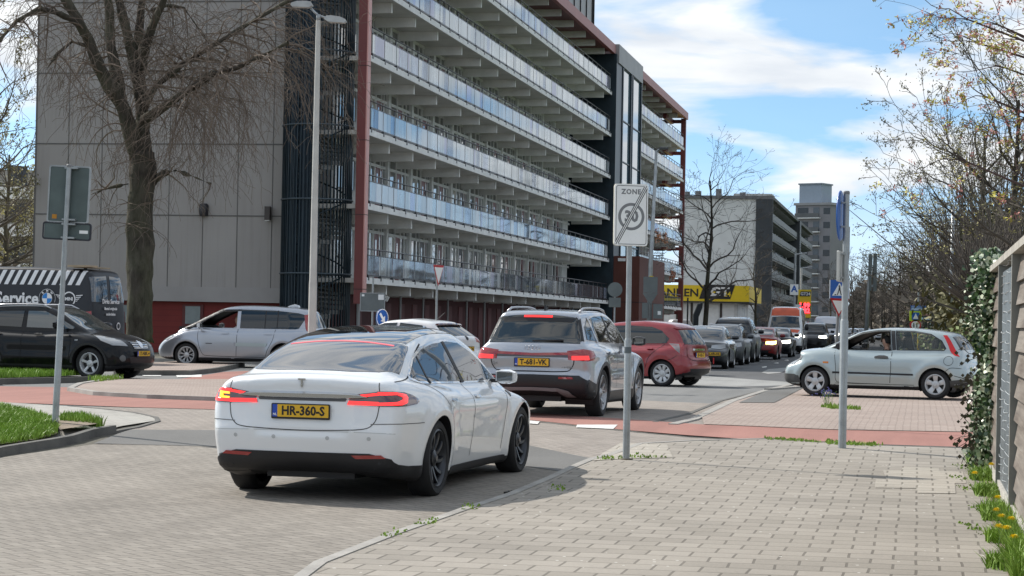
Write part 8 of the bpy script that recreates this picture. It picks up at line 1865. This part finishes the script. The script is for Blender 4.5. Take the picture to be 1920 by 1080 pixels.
# ---------------- black service van behind
def service_van():
    hd = -71; p0 = AT(240, 600, 60.5); ctr = ahead(p0.x, 60.0, hd, 2.85, -.85)
    t = Car('service_van', 'black high-roof service van with striped roof edge and white lettering at the left edge', dict(W=2.0, r=.12, k=.05, bow_r=.015, bow_f=.06, bow_p=4, crown=.04, gcrown=.05, r2=0,
        low=[(-2.75, .45), (-2.85, .60), (-2.86, 1.3), (-2.80, 2.1), (-2.72, 2.52), (-2.5, 2.62), (-1, 2.68), (1.0, 2.66), (1.35, 2.5), (1.75, 1.9), (2.0, 1.45), (2.5, 1.25), (2.75, 1.0), (2.85, .5), (2.6, .32), (0, .30), (-2.4, .32)],
        plan=[(-2.95, .955), (-2.3, .99), (0, 1.), (1.7, .99), (2.4, .93), (2.9, .80)], sec=[(0, -.12), (.35, -.03), (.7, 0), (1.3, 0), (1.8, -.05), (2.3, -.14), (2.7, -.22)], wheels=[(-1.75, .35, .42), (1.75, .35, .42)], clad_z=.5), ctr, hd, h=.05, bodymat=mat('van_black', (.008, .009, .013), .35, var=.2))
    t.wheel_set(dict(ri=.22, n=6, kind='fat', w=.05), ALLOY, .22)
    wp = mat('decal_white', (.78, .78, .78), .5, var=.04)
    for k in range(26):
        x = -2.42 + k * .245
        if x > 1.3: break
        t.both('roof_stripe', [(x, 1, 2.10), (x + .125, 1, 2.10), (x + .33, 1, 2.62), (x + .205, 1, 2.62)], (0, -1, -.10), wp, off=.012, skirt=.006) if False else None
        for sd in (1,):
            t.patch('roof_stripe', [(x, sd, 2.06), (x + .125, sd, 2.06), (x - .07, sd, 2.56), (x - .195, sd, 2.56)] if False else [(x + .0, sd, 2.20), (x + .125, sd, 2.20), (x + .125 - .17, sd, 2.60), (x - .17, sd, 2.60)], (0, -sd, -.12), wp, off=.012, skirt=.006)
    def onside(txt, x, z, size, m, sx=1.):
        p, n = t.surf((x, 6, z), (0, -1, 0)); M = frame(p + Vector((0, .012, 0)), (-1, 0, 0), (0, 0, 1)); return text_mesh(txt, size, m, 'lettering', t.root, M, size * .03, .002, sx)
    onside('Service', -.55, 1.80, .46, wp)
    for (x, z) in ((-1.48, 1.82),):
        p, n = t.surf((x, 6, z), (0, -1, 0)); M = frame(p + Vector((0, .010, 0)), (-1, 0, 0), (0, 0, 1))
        r_ = shape(circ(0, 0, .255), 'roundel', wp, t.root, M, .003); shape(circ(0, 0, .245), 'roundel_black', mat('van_black', (.008, .009, .013), .35), r_, M @ Matrix.Translation((0, 0, .004)), .002)
        shape(circ(0, 0, .155), 'roundel_white', wp, r_, M @ Matrix.Translation((0, 0, .007)), .002)
        bl_ = mat('decal_blue', (.02, .20, .55), .5)
        for a0 in (90, 270): shape([(0, 0)] + [(.145 * cos(RAD(a0 + 90 * k / 6)), .145 * sin(RAD(a0 + 90 * k / 6))) for k in range(7)], 'roundel_blue', bl_, r_, M @ Matrix.Translation((0, 0, .010)), .002)
        for i, ch in enumerate('BMW'):
            a = RAD(90 + 42 - 42 * i); text_mesh(ch, .085, wp, 'lettering', r_, M @ Matrix.Translation((.20 * cos(a), .20 * sin(a), .007)) @ Matrix.Rotation(a - pi / 2, 4, 'Z'), .003, .001)
    p, n = t.surf((-2.15, 6, 1.81), (0, -1, 0)); M = frame(p + Vector((0, .012, 0)), (-1, 0, 0), (0, 0, 1))
    r_ = shape(circ(0, 0, .20), 'wing_roundel', wp, t.root, M, .003); shape(circ(0, 0, .165), 'roundel_black', mat('van_black', (.008, .009, .013), .35), r_, M @ Matrix.Translation((0, 0, .004)), .002)
    text_mesh('MINI', .12, wp, 'lettering', r_, M @ Matrix.Translation((0, 0, .008)), .004, .001)
    for sd in (1, -1):
        for i in range(4): shape([(sd * .21, .10 - .05 * i), (sd * (.42 - .05 * i), .12 - .05 * i), (sd * (.40 - .05 * i), .095 - .05 * i), (sd * .21, .08 - .05 * i)], 'wing', wp, r_, M, .003)
    # rear doors
    for sd in (1, -1):
        t.patch('rear_door_window', [(-2.85, sd * .08, 1.75), (-2.85, sd * .86, 1.75), (-2.75, sd * .80, 2.42), (-2.75, sd * .08, 2.45)], (1, 0, -.1), glass('van_rear_glass', (.02, .03, .045), 1., .02, .8, .6), off=.010)
        t.patch('tail_light', [(-2.85, sd * .90, 1.5), (-2.85, sd * .97, 1.5), (-2.85, sd * .97, 1.0), (-2.85, sd * .90, 1.0)], RR, REDL, off=.010)
    t.line('door_gap', [(-2.85, 0, 2.5), (-2.85, 0, 1.5), (-2.85, 0, .6)], RR, .02, mat('van_gap', (.06, .065, .075), .5), .004, False)
    x0 = t.surf((-6, 0, 1.6), RR)[0].x - .015; Mr = lambda y, z: frame((x0 - .03, y, z), (0, -1, 0), (0, 0, 1))
    text_mesh('Dirks Service', .17, wp, 'lettering', t.root, Mr(-.0, 1.66 + .1), .004, .002); text_mesh('Bestel originele', .11, wp, 'lettering', t.root, Mr(0, 1.52 + .05), .002, .002); text_mesh('onderdelen', .11, wp, 'lettering', t.root, Mr(0, 1.42), .002, .002)
    for sd in (1, -1): shape(circ(sd * .45, 1.1, .10), 'door_badge', wp, t.root, frame((x0 - .02, 0, 0), (0, -1, 0), (0, 0, 1)), .003); shape(circ(sd * .45, 1.1, .07), 'door_badge', mat('van_black', (.008, .009, .013), .35), t.root, frame((x0 - .024, 0, 0), (0, -1, 0), (0, 0, 1)), .003)
    MB().box(-2.45, -2.15, -.7, .75, 2.66, 2.70).build('roof_platform', mat('ladder_wood', (.38, .30, .20), .6), t.root); MB().box(-2.6, -2.05, .25, .9, 2.68, 2.73).build('roof_platform', mat('ladder_wood', (.38, .30, .20), .6), t.root)
    MB().tube([(-2.4, .55, 2.5), (-2.4, .55, 2.7)], .05, 8).build('roof_mount', blackp(), t.root)
    return t
service_van()
# ---------------- cars of the queue, coming towards the camera (back down the street)
QH = 180 + math.degrees(A_D)
def queue_car(name, label, px, Z, m, H=1.45, W=1.75, L=4.3, kind='hatch', lights=None, rails=False, grp='cars queuing down the street', hd=None, plate=None, roof=None, h=.045, gnd=True):
    s = FPX / Z; X = (px - 960) / s; a = 1.3
    ctr = ahead(X, Z, hd if hd is not None else QH, -L * .31 if hd is None else 0)
    if kind == 'sedan': sp = hatch_spec(-L * .52, L * .48, W, H, 2.6, .31, .93, .95, None, (-.9, .2), 1.2, 0, .95, gh=[(-L * .52 + .75, .9), (-L * .52 + .8, 1.0), (-1.15, H - .12), (-.6, H - .01), (0, H), (.35, H - .08), (.8, 1.2), (1.3, .9), (1., .75), (-1.3, .75)])
    elif kind == 'suv': sp = hatch_spec(-L * .51, L * .49, W, H, 2.7, .36, 1.10, 1.12, .42, (-L * .51 + .4, .45), 1.1, 0, 1.1, noseb=.75)
    else: sp = hatch_spec(-L * .5, L * .5, W, H, L * .6, .31, .93, 1.0, None, (-L * .5 + .6, .15), 1.15, 0, .95)
    c = Car(name, label, sp, ctr, hd if hd is not None else QH, h=h, bodymat=m, group=grp); b = 1.10 if kind == 'suv' else .93; Lf = max(p[0] for p in sp['low'])
    c.wheel_set(dict(ri=.22, n=5, kind='fat', w=.05), ALLOY, .2)
    hoz = 1.12 if kind == 'suv' else 1.0
    c.patch('windscreen', [(.35, -W * .31, H - .1), (1.05, -W * .37, hoz + .08), (1.12, 0, hoz + .04), (1.05, W * .37, hoz + .08), (.35, W * .31, H - .1), (.28, 0, H - .05)], (-1, 0, -.5), WG, off=.006, res=.12, step=.12)
    c.both('side_window', [(.85, 1, b + .06), (.25, 1, H - .14), (-.35, 1, H - .09), (-1.0, 1, H - .14), (-1.35, 1, b + .10), (-1.0, 1, b + .05)], L_, WG, off=.008, res=.12, step=.12)
    c.patch('rear_window', [(-L * .5 + .3, -W * .36, b + .12), (-L * .5 + .55, -W * .32, H - .14), (-L * .5 + .55, W * .32, H - .14), (-L * .5 + .3, W * .36, b + .12)], (1, 0, -.3), WG, off=.006, res=.12, step=.12)
    for sd in (1, -1):
        lm = lights if lights else HEAD
        c.patch('headlight', [(Lf - .05, sd * W * .22, b - .26), (Lf - .1, sd * W * .25, b - .15), (Lf - .45, sd * W * .46, b - .10), (Lf - .4, sd * W * .46, b - .24), (Lf - .1, sd * W * .40, b - .28)], (-1, -.35 * sd, 0), lm, off=.012, res=.1, step=.08)
    c.patch('grille', [(Lf, -.34, b - .16), (Lf, .34, b - .16), (Lf, .26, b - .34), (Lf, -.26, b - .34)], FF, blackp(), off=.008, res=.1, step=.1)
    c.patch('lower_grille', [(Lf, -.6, .42), (Lf, .6, .42), (Lf, .5, .28), (Lf, -.5, .28)], FF, blackp(), off=.008, res=.1, step=.1)
    if plate:
        p, n = c.surf((6, plate[1], .50), FF); plate_text(c.root, frame(p + Vector((.03, 0, 0)), (0, 1, 0), (0, 0, 1)), plate[0])
    if rails:
        for sd in (1, -1):
            rl = [(x, sd * W * .31, c.surf((x, sd * W * .31, 3), (0, 0, -1))[0].z + .045) for x in (-1.5, -1, -.5, 0)]; MB().tube(rl, .02, 6).build('roof_rail', mat('satin_silver', (.5, .5, .52), .3, metal=.8), c.root)
    if roof: c.patch('roof_panel', [(-1.6, -W * .34, H), (.2, -W * .34, H), (.2, W * .34, H), (-1.6, W * .34, H)], (0, 0, -1), roof, off=.006, res=.2, step=.2)
    c.mirrors(.70, b + .12, m, W / 2 - .02, (.13, .22, .16)); return c
q1 = queue_car('saloon_car', 'dark grey saloon leading the queue, yellow plate to one side under its headlight', 1318, 71.8, DARKG, 1.42, 1.74, 4.4, 'sedan', plate=('93-XR-HL', .40), h=.04)
MB().tube([(2.22, .45, .38), (2.23, .45, .18)], .02, 6).build('red_strap', mat('strap_red', (.6, .03, .03), .6), q1.root)
queue_car('estate_car', 'grey estate with roof rails second in the queue', 1352, 79.5, mat('est_grey', (.07, .075, .08), .3, metal=.5), 1.50, 1.76, 4.4, 'hatch', rails=True)
queue_car('suv', 'tall black SUV with a pale roof third in the queue', 1371, 86.0, mat('suv_darkblue', (.012, .014, .018), .3, metal=.3), 1.80, 1.95, 4.7, 'suv', roof=SILV)
queue_car('small_car', 'red small car with a yellow glowing headlight in the queue', 1423, 94.5, mat('mini_red', (.20, .012, .012), .3), 1.42, 1.70, 3.8, 'hatch', lights=YEL_ON)
queue_car('hatchback_car', 'dark hatchback with lit headlights just left of the orange and white van', 1452, 103, BLKC, 1.42, 1.76, 4.2, 'hatch', lights=HEAD_ON)
queue_car('hatchback_car', 'pale blue-grey hatchback roof showing behind the red hatchback', 1196, 63.0, SKYB, 1.46, 1.72, 4.0, 'hatch', hd=-55, grp=None)
queue_car('suv', 'dark pickup-like SUV with headlights on, between the two vans', 1524, 126, BLKC, 1.75, 1.9, 4.8, 'suv', lights=HEAD_ON)
def big_van(name, label, px, Z, H, W, body, upper, lower, L=6.0, hd=None):
    s = FPX / Z; X = (px - 960) / s; ctr = ahead(X, Z, QH, -L / 2)
    sp = dict(W=W, r=.14, k=.05, bow_r=.02, bow_f=.05, bow_p=3, crown=.05, low=[(-L / 2, .45), (-L / 2 - .03, 1.2), (-L / 2 + .06, H - .15), (-L / 2 + .3, H - .03), (0, H), (L / 2 - 1.6, H - .02), (L / 2 - 1.25, H - .22), (L / 2 - .80, 1.55), (L / 2 - .6, 1.30), (L / 2 - .15, 1.12), (L / 2, .85), (L / 2 + .02, .5), (L / 2 - .2, .32), (0, .30)],
        plan=[(-L / 2 - .1, .96), (0, 1.), (L / 2 - 1.2, .98), (L / 2 - .3, .93), (L / 2 + .1, .84)], sec=[(0, -.1), (.4, -.02), (.8, 0), (1.3, -.01), (1.9, -.10), (H, -.22)], wheels=[(-L * .28, .35, .42), (L * .30, .35, .42)], clad_z=.45)
    c = Car(name, label, sp, ctr, QH, h=.06, bodymat=body, group='vans in the queue'); c.wheel_set(dict(ri=.2, n=5, kind='fat', w=.05), ALLOY, .22)
    x1 = L / 2
    c.patch('windscreen', [(x1 - .8, -W * .40, 1.42), (x1 - 1.3, -W * .36, H - .62), (x1 - 1.3, 0, H - .58), (x1 - 1.3, W * .36, H - .62), (x1 - .8, W * .40, 1.42), (x1 - .7, 0, 1.38)], (-1, 0, -.25), WG, off=.008, res=.15, step=.12)
    if upper: c.patch('roof_front', [(x1 - 1.3, -W * .38, H - .56), (x1 - 1.5, -W * .36, H - .08), (x1 - 1.5, W * .36, H - .08), (x1 - 1.3, W * .38, H - .56)], (-1, 0, -.3), upper, off=.010, res=.15, step=.12)
    if lower: c.patch('bonnet', [(x1 - .3, -W * .36, 1.12), (x1 - .6, -W * .40, 1.36), (x1 - .6, W * .40, 1.36), (x1 - .3, W * .36, 1.12)], (-1, 0, -.8), lower, off=.010, res=.15, step=.12)
    for sd in (1, -1):
        c.patch('headlight', [(x1 - .1, sd * W * .28, .92), (x1 - .3, sd * W * .44, 1.10), (x1 - .3, sd * W * .45, .94), (x1 - .1, sd * W * .38, .86)], (-1, -.2 * sd, 0), HEAD_ON if sd > 0 else HEAD, off=.012, res=.1, step=.1)
        c.patch('cab_window', [(x1 - 1.0, sd, 1.45), (x1 - 1.35, sd, H - .7), (x1 - 1.9, sd, H - .7), (x1 - 1.9, sd, 1.4)], (0, -sd, 0), WG, off=.01, res=.15, step=.15)
    c.patch('grille', [(x1, -.55, .98), (x1, .55, .98), (x1, .6, .50), (x1, -.6, .50)], FF, blackp(), off=.010, res=.15, step=.12)
    c.patch('badge', [(x1, .09 * cos(a), .90 + .09 * sin(a)) for a in [k * pi / 6 for k in range(12)]], FF, ALLOY2, off=.02, step=.05)
    c.mirrors(x1 - .95, 1.45, blackp(), W / 2, (.16, .2, .35)); return c
v1 = big_van('ambulance_van', 'white van with orange roof front and bonnet in the queue', 1470, 117, 2.55, 2.0, WHT2, mat('orange_panel', (.62, .10, .035), .4), mat('orange_panel', (.62, .10, .035), .4))
MB().cbox((.4, .6, 2.62), (.3, .3, .14)).build('roof_beacon', ALLOY2, v1.root)
big_van('delivery_van', 'plain silver-white van far down the queue right of the orange and white van', 1549, 150, 2.25, 2.0, paint('van_silver', (.45, .46, .50), .4, .3), None, None)
# far traffic, a few pixels each: two kinds, copied
far = [(1560, 157, 1, 'silver car partly hidden by the silver-white van'), (1590, 205, 0, 'dark estate-like far car beside the silver far car'), (1604, 226, 1, 'grey far car behind the black far car'), (1619, 255, 0, 'dark far car between two paler ones by the signal pole'), (1636, 285, 1, 'light far car just right of the signal pole'), (1657, 315, 0, 'dark tiny far car beyond the pale one'), (1581, 175, 0, 'dark far car right of the silver-white van'), (1598, 190, 1, 'silver far car right of the silver-white van'), (1612, 214, 0, 'black far car in front of the distant traffic island'), (1626, 238, 1, 'silver far car beside the far signal pole'), (1648, 262, 1, 'pale far car beyond the signal pole'), (1668, 300, 0, 'dark far car in the haze beyond the signal pole'), (1683, 240, 1, 'white far car above the pale silver hatchback roof'), (1606, 330, 1, 'tiny pale car at the very end of the street'), (1568, 163, 0, 'dark car tucked behind the silver-white van')]
base = {}
for px, Z, k, lab in far:
    if k not in base:
        c = queue_car('far_car', lab, px, Z, (DARKG, SILV)[k], 1.48, 1.75, 4.2, 'hatch', grp='distant cars at the end of the street', h=.07); base[k] = c.root
    else:
        r = copy_tree(base[k]); s = FPX / Z; X = (px - 960) / s; r.location = (X, Z, gz(X, Z)); r['label'] = lab
